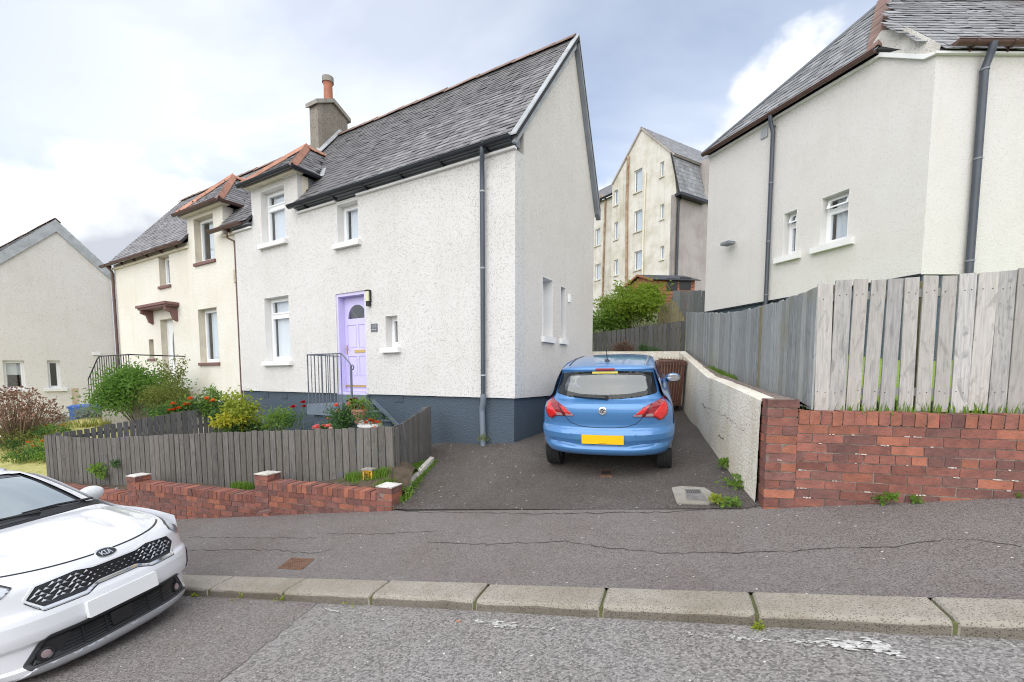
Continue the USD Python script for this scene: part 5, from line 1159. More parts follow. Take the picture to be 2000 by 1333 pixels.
courses(bw, RW, .245, 6.5, ZT - .116, pvz(RW), r, headers=(3,), smax=2.35, rest=rest)
rowlocks(bw, RW, .25, 6.5, ZT, r, smax=2.35, rest=rest)
pier(bw, RW, 0.0, .245, 1.400, pvz(RW)(0), r, cap=False)
part(bw, 'coping_mortar', MB().obox(RW.p(.25, ZT - .10, .006), RW.u * 6.2, RW.g * .21, Z * .088), 'mortar')
part(bw, 'brick_courses', rest, 'brick', kind='stuff')
m = MB()
for _ in range(40):                                      # pale mortar smears on the joints
    s, k = r.uniform(.05, 2.2), r.integers(1, 9); z = ZT - .116 - CO * k
    if z > pvz(RW)(s) + .05: n_ = r.integers(1, 4); [wbox(RW, s + .022 * i, s + .022 * i + r.uniform(.012, .024), z - r.uniform(.001, .005), z + r.uniform(.002, .007), -.0045, .004, m) for i in range(n_)]
part(bw, 'mortar_smear', m, 'lime_smear', kind='stuff')

LWL = Wall(L0, LD, LN); lz = pvz(LWL)
sx = lambda x, y=1000: LWL.sz(x, y)[0]
lw = thing('low_brick_wall', 'low red brick front wall stepping up between three white-capped piers', 'wall', L0)
s736, s526, s500, s270, s252 = sx(736), sx(525.5), sx(500.5), sx(269), sx(252)
zc1 = (LWL.sz(736, 960)[1] + LWL.sz(526, 943)[1]) / 2; zc2 = (LWL.sz(500, 967)[1] + LWL.sz(270.5, 944.7)[1]) / 2; zc3 = LWL.sz(240, 966)[1]
zp1, zp2, zp3 = LWL.sz(751, 949)[1] - .02, LWL.sz(513, 925)[1] - .02, LWL.sz(261, 929)[1] - .02
rest = MB()
for a, b, zt in ((s736, s526, zc1), (s500, s270, zc2), (s252, s252 + 4.2, zc3)):
    part(lw, 'mortar', MB().obox(LWL.p(a, zt - 1.6, .007), LWL.u * (b - a), LWL.g * .2, Z * (1.6 - .112)), 'mortar')
    part(lw, 'coping_mortar', MB().obox(LWL.p(a, zt - .10, .006), LWL.u * (b - a), LWL.g * .21, Z * .088), 'mortar')
    far = a > s252 - .1
    courses(lw, LWL, a, b, zt - .116, lz, r, headers=(3,), smax=(s252 if far else 99), rest=rest if far else None); rowlocks(lw, LWL, a, b, zt, r, smax=(s252 + 1.0 if far else 99), rest=rest if far else None)
for a, b, zt in ((0, s736, zp1), (s526, s500, zp2), (s270, s252, zp3)): pier(lw, LWL, a, b, zt, lz(b), r)
part(lw, 'brick_courses', rest, 'brick', kind='stuff')
# ---------------------------------------------------------------- rendered retaining wall along the drive
WW = Wall(W0, WD, -WN)                                    # s along the drive, into = towards the drive (so g<0 is inside the bank)
topx = [(1486.9, 780), (1446, 761.7), (1396.5, 740.6), (1381.7, 735.7), (1366.8, 723.3), (1347, 704.8), (1327, 686)]
tp_ = np.array([WW.sz(x, y) for x, y in topx]); wend = tp_[-1, 0]
ss = np.linspace(-.04, wend, 40); zt = np.interp(ss, tp_[:, 0], tp_[:, 1])
rw_ = thing('retaining_wall', 'cream rendered retaining wall with a sloping cracked face along the driveway', 'wall', W0)
g = []
for s, z in zip(ss, zt):
    zb_ = float(drive_z(WW.p(s, 0)[None])[0]) - .25
    col = [WW.p(s, zb_, .03)] + [WW.p(s, zb_ + (z - zb_) * q, .03 * (1 - q) + .016 * (meshkit.fbm(np.array([s * 1.6, q * 3, 1.0])) - .5)) for q in np.linspace(.08, .96, 10)] + [WW.p(s, z - .012, .0), WW.p(s, z, -.02), WW.p(s, z + .004, -.13), WW.p(s, z - .9, -.14)]
    g.append(col)
g = np.array(g); m = MB().grid(g)
part(rw_, 'wall_face', m, 'retaining_render', smooth=40)
# its return across the head of the drive
pe = WW.p(wend, 0); RT_ = Wall(pe, v3(-.98, .20, 0) / math.hypot(.98, .2), v3(.2, .98, 0) / math.hypot(.98, .2)); ze0 = zt[-1]
c = [RT_.p(-.12, .6, 0), RT_.p(2.6, .6, 0), RT_.p(2.6, .6, .14), RT_.p(-.12, .6, .14), RT_.p(-.12, ze0, 0), RT_.p(2.6, ze0 + .02, 0), RT_.p(2.6, ze0 + .02, .14), RT_.p(-.12, ze0, .14)]
part(rw_, 'wall_return', MB().hexa([c[1], c[0], c[3], c[2], c[5], c[4], c[7], c[6]]), 'retaining_render')
# cracks
m = MB(); cr = np.random.default_rng(2)
for px in ([(1381, 795), (1400, 800), (1425, 812), (1441, 823), (1452, 836), (1466, 843)], [(1378, 786), (1386, 798)], [(1411, 851), (1424, 858)]):
    pts = [WW.p(*WW.sz(x, y), .03) for x, y in px]
    pts = np.array(pts); t_ = np.linspace(0, 1, 26); pts = np.stack([np.interp(t_, np.linspace(0, 1, len(pts)), pts[:, k]) for k in range(3)], 1) + cr.normal(0, .006, (26, 3)) * [.5, .5, 1.5]
    m.tube(pts - WN * .026, np.abs(cr.normal(.0016, .0012, 26)) + .0006, 4)
part(rw_, 'crack_line', m, 'tar_seam')
# ---------------------------------------------------------------- timber fences
def fence(name, label, W, top, bot, s0, s1, pitch, bw_, mat, th=.018, g=0.0, rails=(.16, .80), back=1, seed=0, posts=(), group=None, jit=.004, rail_mat=None, jitw=.06, special=None, post_mat=None, nails=False):
    """boards nailed to rails; top and bottom edges follow points picked in the photograph on the fence's own plane."""
    T = np.array(sorted(W.sz(x, y) for x, y in top)); B = np.array(sorted(W.sz(x, y) for x, y in bot))
    zt = lambda s: float(np.interp(s, T[:, 0], T[:, 1])); zb = lambda s: float(np.interp(s, B[:, 0], B[:, 1]))
    r = np.random.default_rng(seed); n = max(1, int(round((s1 - s0) / pitch))); nm = MB()
    f = thing(name, label, 'fence', W.p((s0 + s1) / 2, zb((s0 + s1) / 2), g), group or {'picket_fence': 'dark board fences of the front garden', 'board_fence': 'board fences of the gardens behind and beside the drive'}[name])
    for k in range(n):
        c = s0 + (k + .5) * (s1 - s0) / n; hw = bw_ / 2 * (1 + r.normal(0, jitw)); t = r.normal(0, jit); dz = r.normal(0, .006); zz0, zz1 = zb(c) + r.normal(0, .006), zt(c) + dz; gg = g + r.normal(0, .0015)
        cb, ct = c + t, c - t
        q = [W.p(cb - hw, zz0, gg), W.p(cb + hw, zz0, gg), W.p(cb + hw, zz0, gg + th), W.p(cb - hw, zz0, gg + th), W.p(ct - hw, zz1 + r.normal(0, .003), gg), W.p(ct + hw, zz1 + r.normal(0, .003), gg), W.p(ct + hw, zz1, gg + th), W.p(ct - hw, zz1, gg + th)]
        if np.cross(W.u, W.g) @ Z < 0: q = [q[i] for i in (1, 0, 3, 2, 5, 4, 7, 6)]
        part(f, 'board', MB().hexa(q), (special or {}).get(k, mat))
        if nails:
            for q_ in rails:
                for o_ in (-.5, .5):
                    if r.random() < .8: zz = zz0 + (zz1 - zz0) * q_ + r.normal(0, .006); nm.cbox(W.p(c + o_ * hw * r.uniform(.7, 1.1), zz, gg - .0008), (.006, .006, .006))
    if nails: part(f, 'nail_heads', nm, 'dark_iron', kind='stuff')
    for q in rails:
        ks = np.linspace(s0, s1, max(2, int((s1 - s0) / 1.2)))
        for a, b in zip(ks[:-1], ks[1:]):
            za, zb2 = zb(a) + (zt(a) - zb(a)) * q, zb(b) + (zt(b) - zb(b)) * q; ga, gb = (g + th + .001, g + th + .04) if back > 0 else (g - .041, g - .001)
            m = MB(); c = [W.p(a, za - .035, ga), W.p(b, zb2 - .035, ga), W.p(b, zb2 - .035, gb), W.p(a, za - .035, gb), W.p(a, za + .035, ga), W.p(b, zb2 + .035, ga), W.p(b, zb2 + .035, gb), W.p(a, za + .035, gb)]
            if np.cross(W.u, W.g) @ Z < 0: c = [c[i] for i in (1, 0, 3, 2, 5, 4, 7, 6)]
            part(f, 'rail', m.hexa(c), rail_mat or mat)
    for s in posts:
        gg = g + th + .045 if back > 0 else g - .125
        part(f, 'post', MB().obox(W.p(s - .04, zb(s) - .3, gg), W.u * .08, W.g * .08, Z * (zt(s) - zb(s) + .28)), post_mat or rail_mat or mat)
    return f
FW_ = Wall(F0, LD, LN)
fs0, fs1 = FW_.sz(768, 870)[0], FW_.sz(89, 900)[0]
fence('picket_fence', 'dark grey board fence along the front garden above the low brick wall', FW_,
      [(768, 834), (700, 836), (640, 838), (560, 840.5), (480, 843.5), (400, 846.5), (300, 850.5), (190, 857), (88, 850)],
      [(768, 912), (700, 935), (620, 948), (540, 958), (450, 960), (350, 955), (260, 950), (180, 949), (89, 944)], fs0, fs1, .124, .104, 'dark_board_wood', seed=3, posts=[fs0 + .03, fs0 + 2.4, fs0 + 4.8, fs1 - .05])
c0 = FW_.p(fs0, 0); e0 = flat(at_depth(7.95, 843, 850)); dd = e0 - c0; dl_ = np.linalg.norm(dd); dd /= dl_
SFW = Wall(c0, dd, v3(-dd[1], dd[0], 0))
fence('picket_fence', 'short dark grey board fence beside the driveway, rising towards the house', SFW, [(770, 834), (790, 823), (815, 808), (830, 799), (833, 795), (843, 792.5)], [(772, 913), (800, 905), (843, 893)], .02, dl_, .112, .104, 'dark_board_wood', seed=4, posts=[dl_ - .05])
a0 = FW_.p(fs1, 0); b0 = hp(7.98, -.02, 0); b0[2] = 0; dd = b0 - a0; dn = np.linalg.norm(dd); dd /= dn
DFW = Wall(a0, dd, v3(-dd[1], dd[0], 0))
fence('picket_fence', 'near-black board fence between the two front gardens', DFW, [(92, 849), (192, 833), (300, 813), (398, 797), (446, 789), (466, 786)], [(92, 930), (192, 915), (300, 890), (398, 870), (466, 855)], .05, dn, .106, .088, 'back_board_wood', seed=5, back=1, posts=[2.2], rails=(.55, .1, .82))
RF = Wall(RW.p(0, 0, .235), RD, RN)
rs0, rs1 = RF.sz(1592, 700)[0], RF.sz(2000, 700)[0] + 1.6
fence('board_fence', 'pale weathered board fence standing behind the right-hand brick wall', RF, [(1602, 552), (1660, 548), (1735, 543), (1800, 540), (1870, 536), (1940, 531), (2000, 527), (2150, 517)], [(1585, 801), (1800, 804), (2000, 807), (2150, 809)], rs0, rs1, .128, .109, 'pale_board_wood', seed=6, rails=(.15, .885), posts=[rs0 + .16, rs0 + .86], jit=.006, jitw=.09, rail_mat='bluegrey_board_wood', post_mat='old_green_wood', nails=True)
n0 = RF.p(rs0 - .01, 0, .0); far = flat(at_depth(10.9, 1339, 650)); dd = far - n0; ln = np.linalg.norm(dd); dd /= ln
LF_ = Wall(n0, dd, v3(dd[1], -dd[0], 0))
fence('board_fence', 'long blue-grey close-boarded fence on the bank above the retaining wall', LF_, [(1338, 611), (1425, 611), (1470, 602), (1520, 590), (1560, 574), (1602, 557)], [(1338, 690), (1390, 725), (1440, 748), (1500, 772), (1560, 792), (1592, 802)], .0, ln, .104, .099, 'bluegrey_board_wood', seed=7, rails=(.15, .85), jit=.003, special={14: 'old_green_wood'})
BF = Wall(flat(at_depth(12.4, 1337, 690)), v3(-1, .03, 0) / math.hypot(1, .03), v3(.03, 1, 0) / math.hypot(1, .03))
bs1 = BF.sz(1150, 690)[0]
fence('board_fence', 'dark grey board fence across the back of the driveway, below the green bush', BF, [(1337, 626), (1250, 638), (1157, 652), (1140, 655)], [(1337, 694), (1250, 699), (1157, 704), (1140, 705)], 0, bs1, .122, .104, 'back_board_wood', seed=8, rails=(.2, .8))
GF = Wall(flat(at_depth(14.2, 1391, 600)), v3(-1, .05, 0) / math.hypot(1, .05), v3(.05, 1, 0) / math.hypot(1, .05))
fence('board_fence', 'small grey-green board fence below the shed, beside the hillside house', GF, [(1391, 568), (1313, 567)], [(1391, 640), (1313, 650)], GF.sz(1391, 600)[0], GF.sz(1313, 600)[0], .108, .098, 'green_grey_wood', seed=9, rails=(.2, .8))
OG = Wall(flat(at_depth(13.2, 1336, 650)), v3(-.45, .9, 0) / math.hypot(.45, .9), v3(.9, .45, 0) / math.hypot(.9, .45))
fence('board_fence', 'mossy old board fence end behind the dark back fence', OG, [(1336, 622), (1318, 588), (1310, 590)], [(1336, 660), (1310, 665)], OG.sz(1336, 640)[0], OG.sz(1313, 640)[0] + .6, .11, .10, 'old_green_wood', seed=10, rails=(.2, .8))
# ---------------------------------------------------------------- bank, lawn and back gardens
bk_ = MB(); rows = []
for s, z in zip(ss, zt):
    a = WW.p(s, z - .006, -.12)
    t = min(1, s / wend * 1.02); b = LF_.p(ln * t, 0, -.02); 
    B_ = np.array(sorted(LF_.sz(x, y) for x, y in [(1338, 690), (1390, 725), (1440, 748), (1500, 772), (1560, 792), (1592, 802)]))
    b[2] = np.interp(ln * t, B_[:, 0], B_[:, 1]) + .015
    rows.append([a * (1 - q) + b * q + Z * (.04 * math.sin(q * np.pi) + .012 * meshkit.noise(np.array([s * 9, q * 9, 0]))) for q in np.linspace(0, 1, 8)])
solo('bank', MB().grid(np.array(rows)), 'gravel_bank', kind='structure', smooth=True)
lc = np.array([RF.p(rs0, 1.24, .1), RF.p(rs0 + 2, 1.27, .1), RF.p(rs0 + 6, 1.5, .1), LF_.p(2, 1.55, .2), LF_.p(4.5, 1.9, .2), LF_.p(ln, 2.2, .2), FWL.p(0, 1.82, 0), FWL.p(3, 1.86, 0), FWL.p(6, 1.95, 0), SW.p(sc * .3, 2.1, 0), SW.p(sfar, 2.55, 0), SW.p(sfar, 2.6, 2), v3(5, 13.5, 2.9)])
_rl = RBFInterpolator(lc[:, :2], lc[:, 2], kernel='linear'); lawn_z = lambda p: _rl(p[..., :2].reshape(-1, 2)).reshape(p.shape[:-1]) + .02 * meshkit.noise(p * [5, 5, 0])
solo('lawn', MB().grid(sheet(RF.p(rs0 + .10, 0, .02), RF.p(rs0 + 8, 0, .02), far + v3(.12, -.1, 0), v3(13, 14, 0), 50, 50, lawn_z), flip=True), 'lawn_green', kind='structure', smooth=True)
bc = np.array([RT_.p(-.2, ze0 - .01, .1), RT_.p(2.4, ze0, .1), BF.p(0, 2.22, 0), BF.p(2.6, 2.14, 0), v3(1.2, 12.4, 2.1), v3(4.9, 13.0, 2.5), v3(4.0, 15, 3.0), v3(2, 15, 2.8), v3(6, 17, 3.9), v3(7.5, 22.5, float(sz0)), v3(10, 22.5, float(sz0)), v3(3, 22, 4.4), v3(8, 29, float(gnd) + .3), v3(2, 30, float(gnd)), v3(14, 30, float(gnd) + .5)])
_rb2 = RBFInterpolator(bc[:, :2], bc[:, 2], kernel='linear'); back_z = lambda p: _rb2(p[..., :2].reshape(-1, 2)).reshape(p.shape[:-1]) + .03 * meshkit.noise(p * [2, 2, 0])
solo('back_garden', MB().grid(sheet(v3(1.2, 11.7, 0), RT_.p(-.5, 0, .12), v3(-2, 34, 0), v3(17, 33, 0), 40, 50, back_z), flip=True), 'rough_ground', kind='structure', smooth=True)
# white painted edging by the drive
ea, eb = drive_pt(776, 978), drive_pt(850, 901)
dd = eb - ea; nn = v3(-dd[1], dd[0], 0) / np.linalg.norm(dd[:2]); m = MB(); n = 9
for k in range(n):
    a, b = ea + dd * (k / n + .004), ea + dd * ((k + 1) / n - .004); j = nn * rng.normal(0, .006)
    m.hexa([a + j - Z * .1, b + j - Z * .1, b + j + nn * .085 - Z * .1, a + j + nn * .085 - Z * .1, a + j + nn * .01 + Z * .075, b + j + nn * .01 + Z * .072, b + j + nn * .08 + Z * .078, a + j + nn * .08 + Z * .075][::1])
ed = solo('edging_kerb', m, 'old_white_cap', 'white painted concrete edging between the driveway and the side fence', 'edging')
# strip of ground between fence, low wall and edging is the garden soil; covers and gully grate
def cover(name, label, pts, ground, mat, rows, cols, base='iron_rust', slot=True):
    P_ = [np.asarray(p, float) for p in pts]; t = thing(name, label, 'cover', sum(P_) / 4)
    bil = lambda u, v: P_[0] * (1 - u) * (1 - v) + P_[1] * u * (1 - v) + P_[2] * u * v + P_[3] * (1 - u) * v
    m = MB(); up = Z * .006; q = [bil(0, 0), bil(1, 0), bil(1, 1), bil(0, 1)]
    m.hexa([x - Z * .03 for x in q] + [x + up for x in q]); part(t, 'frame', m, base)
    m = MB(); q = [bil(.05, .06) + up * 1.1, bil(.95, .06) + up * 1.1, bil(.95, .94) + up * 1.1, bil(.05, .94) + up * 1.1]; m.hexa([x - Z * .01 for x in q] + [x + Z * .004 for x in q]); part(t, 'lid', m, mat)
    m = MB()
    for i in range(cols):
        for j in range(rows):
            u0, u1 = .08 + .84 * (i + .14) / cols, .08 + .84 * (i + .86) / cols; v0, v1 = .1 + .8 * (j + .15) / rows, .1 + .8 * (j + .85) / rows
            q = [bil(u0, v0), bil(u1, v0), bil(u1, v1), bil(u0, v1)]; q = [x + up * 1.7 + Z * .0005 for x in q]; m.hexa(q + [x + Z * .005 for x in q])
    part(t, 'tread_pattern', m, mat if slot else 'dark_iron')
    return t
pp_ = lambda x, y: pave(x, y) * [1, 1, 0] + Z * float(pz(pave(x, y)[None])[0])
mh = cover('manhole_cover', 'rusty two-part iron cover set in the pavement near the kerb', [pp_(541, 1103), pp_(589, 1106), pp_(614, 1085), pp_(569, 1083)], None, 'iron_rust', 5, 9)
cover('drain_cover', 'small rusty iron drain cover in the driveway behind the blue car', [drive_pt(1171, 932, .0), drive_pt(1196, 932), drive_pt(1195, 918), drive_pt(1172, 918)], None, 'iron_rust', 1, 6, slot=False)
sl = [drive_pt(x, y) for x, y in [(1322, 984), (1384, 986), (1402, 980), (1398, 968), (1376, 954), (1330, 951), (1312, 954), (1316, 968)]]
m = MB(); up = Z * .012; c = sum(sl) / len(sl); m.raw([c + up] + [p + up for p in sl] + [p - Z * .05 for p in sl], [[0, i, i % 8 + 1] for i in range(1, 9)] + [[i, i + 8, i % 8 + 1] for i in range(1, 9)] + [[i % 8 + 1, i + 8, (i % 8) + 9] for i in range(1, 9)])
slab = thing('toby_box', 'concrete patch with a slotted iron drain cover by the retaining wall', 'drain cover', c)
part(slab, 'concrete_patch', m, 'concrete')
q = [drive_pt(1342, 977, .012), drive_pt(1382, 978, .012), drive_pt(1367, 956, .012), drive_pt(1337, 956, .012)]; m = MB().hexa([x - Z * .02 for x in q] + [x + Z * .004 for x in q]); part(slab, 'lid', m, 'iron_grey')
bil = lambda u, v: q[0] * (1 - u) * (1 - v) + q[1] * u * (1 - v) + q[2] * u * v + q[3] * (1 - u) * v
for k in range(7): a = [bil(.10 + k * .12, .62), bil(.16 + k * .12, .62), bil(.16 + k * .12, .92), bil(.10 + k * .12, .92)]; part(slab, 'slot', MB().hexa([x + Z * .002 for x in a] + [x + Z * .0065 for x in a]), 'dark_iron')
# ---------------------------------------------------------------- cars
from scipy.interpolate import LinearNDInterpolator
from scipy.spatial import Delaunay
def paint(name, col, flake=.0, rough=.32):
    look(name, {'p': ('principled_bsdf', {'base_color': col, 'roughness': rough, 'metallic': flake, 'coat_weight': 1.0, 'coat_roughness': .03, 'specular_ior_level': .5})}, [])
paint('blue_paint', (.070, .215, .47), .25, .35); paint('white_paintwork', (.68, .69, .715), .0, .3)
plain('tyre_rubber', (.018, .018, .019), .85, var=.2, bump=.3)
plain('alloy', (.45, .46, .48), .35, metal=.8)
plain('chrome', (.75, .76, .78), .10, metal=1.0)
plain('silver_trim', (.40, .41, .43), .3, metal=.6)
plain('car_black', (.012, .012, .013), .35)
plain('glass_black', (.010, .011, .012), .06)
plain('cladding', (.035, .036, .039), .6)
plain('grille_black', (.012, .013, .015), .25)
plain('grille_grey', (.30, .31, .33), .25, metal=.8)
plain('seat_cloth', (.045, .046, .05), .9)
look('lamp_red', {'p': ('principled_bsdf', {'base_color': (.62, .012, .015), 'roughness': .12, 'coat_weight': 1.0})}, [])
look('lamp_deep_red', {'p': ('principled_bsdf', {'base_color': (.23, .008, .016), 'roughness': .12, 'coat_weight': 1.0})}, [])
look('lamp_clear', {'p': ('principled_bsdf', {'base_color': (.30, .22, .23), 'roughness': .15, 'coat_weight': 1.0})}, [])
look('headlamp', {'p': ('principled_bsdf', {'base_color': (.30, .32, .35), 'roughness': .1, 'metallic': .5, 'coat_weight': 1.0})}, [])
look('headlamp_dark', {'p': ('principled_bsdf', {'base_color': (.06, .065, .075), 'roughness': .1, 'coat_weight': 1.0})}, [])
plain('plate_yellow', (.86, .50, .0), .4); plain('plate_white', (.80, .81, .81), .4); plain('sticker_yellow', (.80, .70, .16), .5)
glass('screen_glass', (.80, .88, .86), .58, (.86, .93, .93)); glass('rear_glass', (.50, .55, .55), .16, (.9, .93, .93))
class Wrap:
    """a car's skin drawn over its nose, bonnet, roof and tail: rows (y, z, half width, corner shift y, corner shift z)."""
    def __init__(self, rows, p=2.5, nt=170, nu=97, disp=None):
        R = np.array(rows, float); d = np.r_[0, np.cumsum(np.hypot(np.diff(R[:, 0]), np.diff(R[:, 1])))]; self.d = d
        f = PchipInterpolator(d, R); t = np.unique(np.r_[np.linspace(0, d[-1], nt), d]); Q = f(t)
        a = np.linspace(-1, 1, nu); u = np.sign(a) * (1 - (1 - np.abs(a)) ** 1.7)
        k = 1 - (1 - np.abs(u) ** p).clip(0) ** (1 / p)
        x = Q[:, 2:3] * u; y = Q[:, 0:1] + Q[:, 3:4] * k; z = Q[:, 1:2] + Q[:, 4:5] * k
        if disp: dx, dy, dz = disp(t, Q, u); y = y + dy; z = z + dz
        self.g = np.dstack([x, y, z]); self.t = t; self.rows = R
    def region(self, t0, t1):
        s = (self.t >= self.d[t0] - 1e-6) & (self.t <= self.d[t1] + 1e-6); P = self.g[s].reshape(-1, 3); return LinearNDInterpolator(P[:, [0, 2]], P[:, 1])
    def region_xy(self, t0, t1):
        s = (self.t >= self.d[t0] - 1e-6) & (self.t <= self.d[t1] + 1e-6); P = self.g[s].reshape(-1, 3); return LinearNDInterpolator(P[:, [0, 1]], P[:, 2])
    def mesh(self, cut=(), flip=False):
        n, m = self.g.shape[:2]; i, j = np.meshgrid(np.arange(n - 1), np.arange(m - 1), indexing='ij')
        q = np.stack([i * m + j, i * m + j + 1, (i + 1) * m + j + 1, (i + 1) * m + j], -1).reshape(-1, 4); V = self.g.reshape(-1, 3); c = V[q].mean(1)
        keep = np.ones(len(q), bool)
        for fn in cut: keep &= ~fn(c)
        q = q[keep]; return V, (q[:, ::-1] if flip else q)
def flat_patch(poly, S, h, step=.018, axis=1, sgn=-1, back=.012):
    """a panel cut to a polygon and laid on the skin at height h: axis 1 = polygon in (x, z) on the nose or tail, axis 2 = in (x, y) on the bonnet or roof."""
    m = MB()
    for pg in getattr(poly, 'geoms', [poly]):
        if pg.is_empty: continue
        pts = []
        for ring in [pg.exterior, *pg.interiors]:
            L = ring.length; n = max(8, int(L / step)); c = [ring.interpolate(i / n, True).coords[0] for i in range(n)] + list(ring.coords)[:-1]; pts += c
        x0, y0, x1, y1 = pg.bounds; inner = pg.buffer(-step * .45)
        gx_, gy_ = np.meshgrid(np.arange(x0, x1 + step, step), np.arange(y0, y1 + step, step))
        pts += [c for c in zip(gx_.ravel(), gy_.ravel()) if inner.contains(Point(c))]
        P = np.unique(np.round(np.array(pts), 5), axis=0); D = Delaunay(P); T = D.simplices
        c = P[T].mean(1); T = T[[pg.buffer(1e-4).contains(Point(q)) for q in c]]
        y = S(P[:, 0], P[:, 1]); bad = np.isnan(y)
        if bad.any():
            from scipy.interpolate import NearestNDInterpolator
            y[bad] = NearestNDInterpolator(P[~bad], y[~bad])(P[bad])
        if axis == 1: top, bot = np.c_[P[:, 0], y + sgn * h, P[:, 1]], np.c_[P[:, 0], y + sgn * (h - back), P[:, 1]]
        else: top, bot = np.c_[P[:, 0], P[:, 1], y + h], np.c_[P[:, 0], P[:, 1], y + h - back]
        n = len(P); e = np.sort(np.vstack([T[:, [0, 1]], T[:, [1, 2]], T[:, [2, 0]]]), 1); uq, ct = np.unique(e, axis=0, return_counts=True); b = uq[ct == 1]
        m.raw(np.vstack([top, bot]), np.vstack([T, np.c_[b[:, 0], b[:, 1], b[:, 1] + n], np.c_[b[:, 0], b[:, 1] + n, b[:, 0] + n]]))
    return m
def fix(m):
    v, f = m.mesh(); t = trimesh.Trimesh(v, f, process=True); trimesh.repair.fix_normals(t); return np.array(t.vertices), np.array(t.faces)
def rpoly(pts, r=.012): return Polygon(pts).buffer(-r).buffer(2 * r).buffer(-r)
def mirror(pts): return [(-x, z) for x, z in pts]
def line_poly(pts, w): return LineString(pts).buffer(w / 2, cap_style=2)
def side_skin(prof, plan, ztop, y0, y1, sgn, arches, zlow=.2, ny=90, nz=36, ar=.33):
    prof = np.array(prof); plan = np.array(plan); ztop = np.array(ztop); ys = np.linspace(y0, y1, ny); v = np.linspace(0, 1, nz)
    zt = PchipInterpolator(ztop[:, 0], ztop[:, 1])(ys); zz = zlow + (zt[:, None] - zlow) * v[None]
    x = PchipInterpolator(prof[:, 0], prof[:, 1])(zz) * PchipInterpolator(plan[:, 0], plan[:, 1])(ys)[:, None] * sgn
    g = np.dstack([x, np.repeat(ys[:, None], nz, 1), zz]); n, m_ = ny, nz
    i, j = np.meshgrid(np.arange(n - 1), np.arange(m_ - 1), indexing='ij'); q = np.stack([i * m_ + j, i * m_ + j + 1, (i + 1) * m_ + j + 1, (i + 1) * m_ + j], -1).reshape(-1, 4); V = g.reshape(-1, 3); c = V[q].mean(1)
    keep = np.ones(len(q), bool)
    for yc, zc_ in arches: keep &= np.hypot(c[:, 1] - yc, c[:, 2] - zc_) > ar
    return V, q[keep]
def wheel(car, x, y, z, R, w, sgn, label=None):
    """tyre > rim."""
    ax = v3(1, 0, 0); hw = w / 2
    prof = [(R * .62, -hw * .9), (R * .80, -hw), (R * .95, -hw * .92), (R * .995, -hw * .75)]
    for k in range(5):
        c = -hw * .7 + k * hw * .35; prof += [(R, c), (R, c + hw * .27), (R * .975, c + hw * .285), (R * .975, c + hw * .335)]
    prof += [(R * .995, hw * .75), (R * .95, hw * .92), (R * .80, hw), (R * .62, hw * .9)]
    ty = part(car, 'wheel', MB().lathe(prof, (x, y, z), ax, 40), 'tyre_rubber', smooth=40)
    m = MB().lathe([(R * .64, -hw * .8), (R * .64, hw * .8), (R * .60, hw * .85), (R * .55, hw * .3)], (x, y, z), ax, 32)
    for k in range(5):
        a = k * 2 * np.pi / 5; d = v3(0, math.cos(a), math.sin(a)); e = v3(0, -math.sin(a), math.cos(a)); o_ = v3(x + sgn * hw * .55, y, z)
        m.hexa([o_ - e * .03, o_ + e * .03, o_ + d * R * .62 + e * .05, o_ + d * R * .62 - e * .05, o_ - e * .03 + ax * sgn * .03, o_ + e * .03 + ax * sgn * .03, o_ + d * R * .62 + e * .05 + ax * sgn * .02, o_ + d * R * .62 - e * .05 + ax * sgn * .02])
    m.lathe([(0, hw * .62), (.05, hw * .62), (.05, hw * .3)], (x, y, z), ax * sgn, 16)
    part(ty, 'rim', m, 'alloy', smooth=30)
# ---- the blue hatchback
q_ = [math.radians(a) for a in (17.28, 6.94, .54)]; f_ = v3(math.sin(q_[0]) * math.cos(q_[1]), math.cos(q_[0]) * math.cos(q_[1]), math.sin(q_[1])); r_ = v3(math.cos(q_[0]), -math.sin(q_[0]), 0); u_ = np.cross(r_, f_)
r_, u_ = r_ * math.cos(q_[2]) + u_ * math.sin(q_[2]), u_ * math.cos(q_[2]) - r_ * math.sin(q_[2])
car = thing('blue_car', 'bright blue small hatchback parked nose-in on the driveway', 'car', v3(1.159, 5.727, .271), matrix=np.array([r_, f_, u_]))
rows = [(.30, .285, .74, .34, 0), (.10, .31, .79, .48, 0), (.035, .345, .815, .56, 0), (.004, .385, .835, .60, 0), (.000, .415, .850, .61, 0), (.020, .445, .862, .60, 0), (.022, .48, .868, .60, 0), (.004, .53, .874, .60, 0), (.0, .60, .876, .60, 0), (.016, .645, .872, .60, 0), (.048, .672, .866, .58, 0), (.052, .72, .862, .56, 0),
        (.036, .80, .852, .54, 0), (.026, .88, .838, .53, 0), (.035, .945, .808, .50, 0), (.072, .982, .775, .46, -.005), (.135, 1.005, .742, .40, -.01), (.185, 1.022, .714, .36, -.01), (.215, 1.06, .688, .34, -.008), (.29, 1.18, .655, .31, -.006), (.385, 1.345, .615, .28, -.01), (.365, 1.385, .607, .26, -.02), (.40, 1.415, .605, .20, -.05), (.55, 1.440, .612, .10, -.075), (.85, 1.463, .615, .0, -.085), (1.3, 1.478, .61, 0, -.085), (1.8, 1.47, .60, 0, -.085), (2.3, 1.425, .585, -.03, -.08),
        (2.65, 1.22, .63, -.08, -.06), (3.0, 1.02, .70, -.12, -.05), (3.1, .985, .76, -.05, -.10), (3.4, .91, .78, -.18, -.10), (3.75, .81, .79, -.38, -.09), (3.95, .68, .80, -.48, 0), (4.02, .50, .80, -.5, 0), (3.98, .30, .78, -.5, 0), (3.85, .22, .7, -.4, 0)]
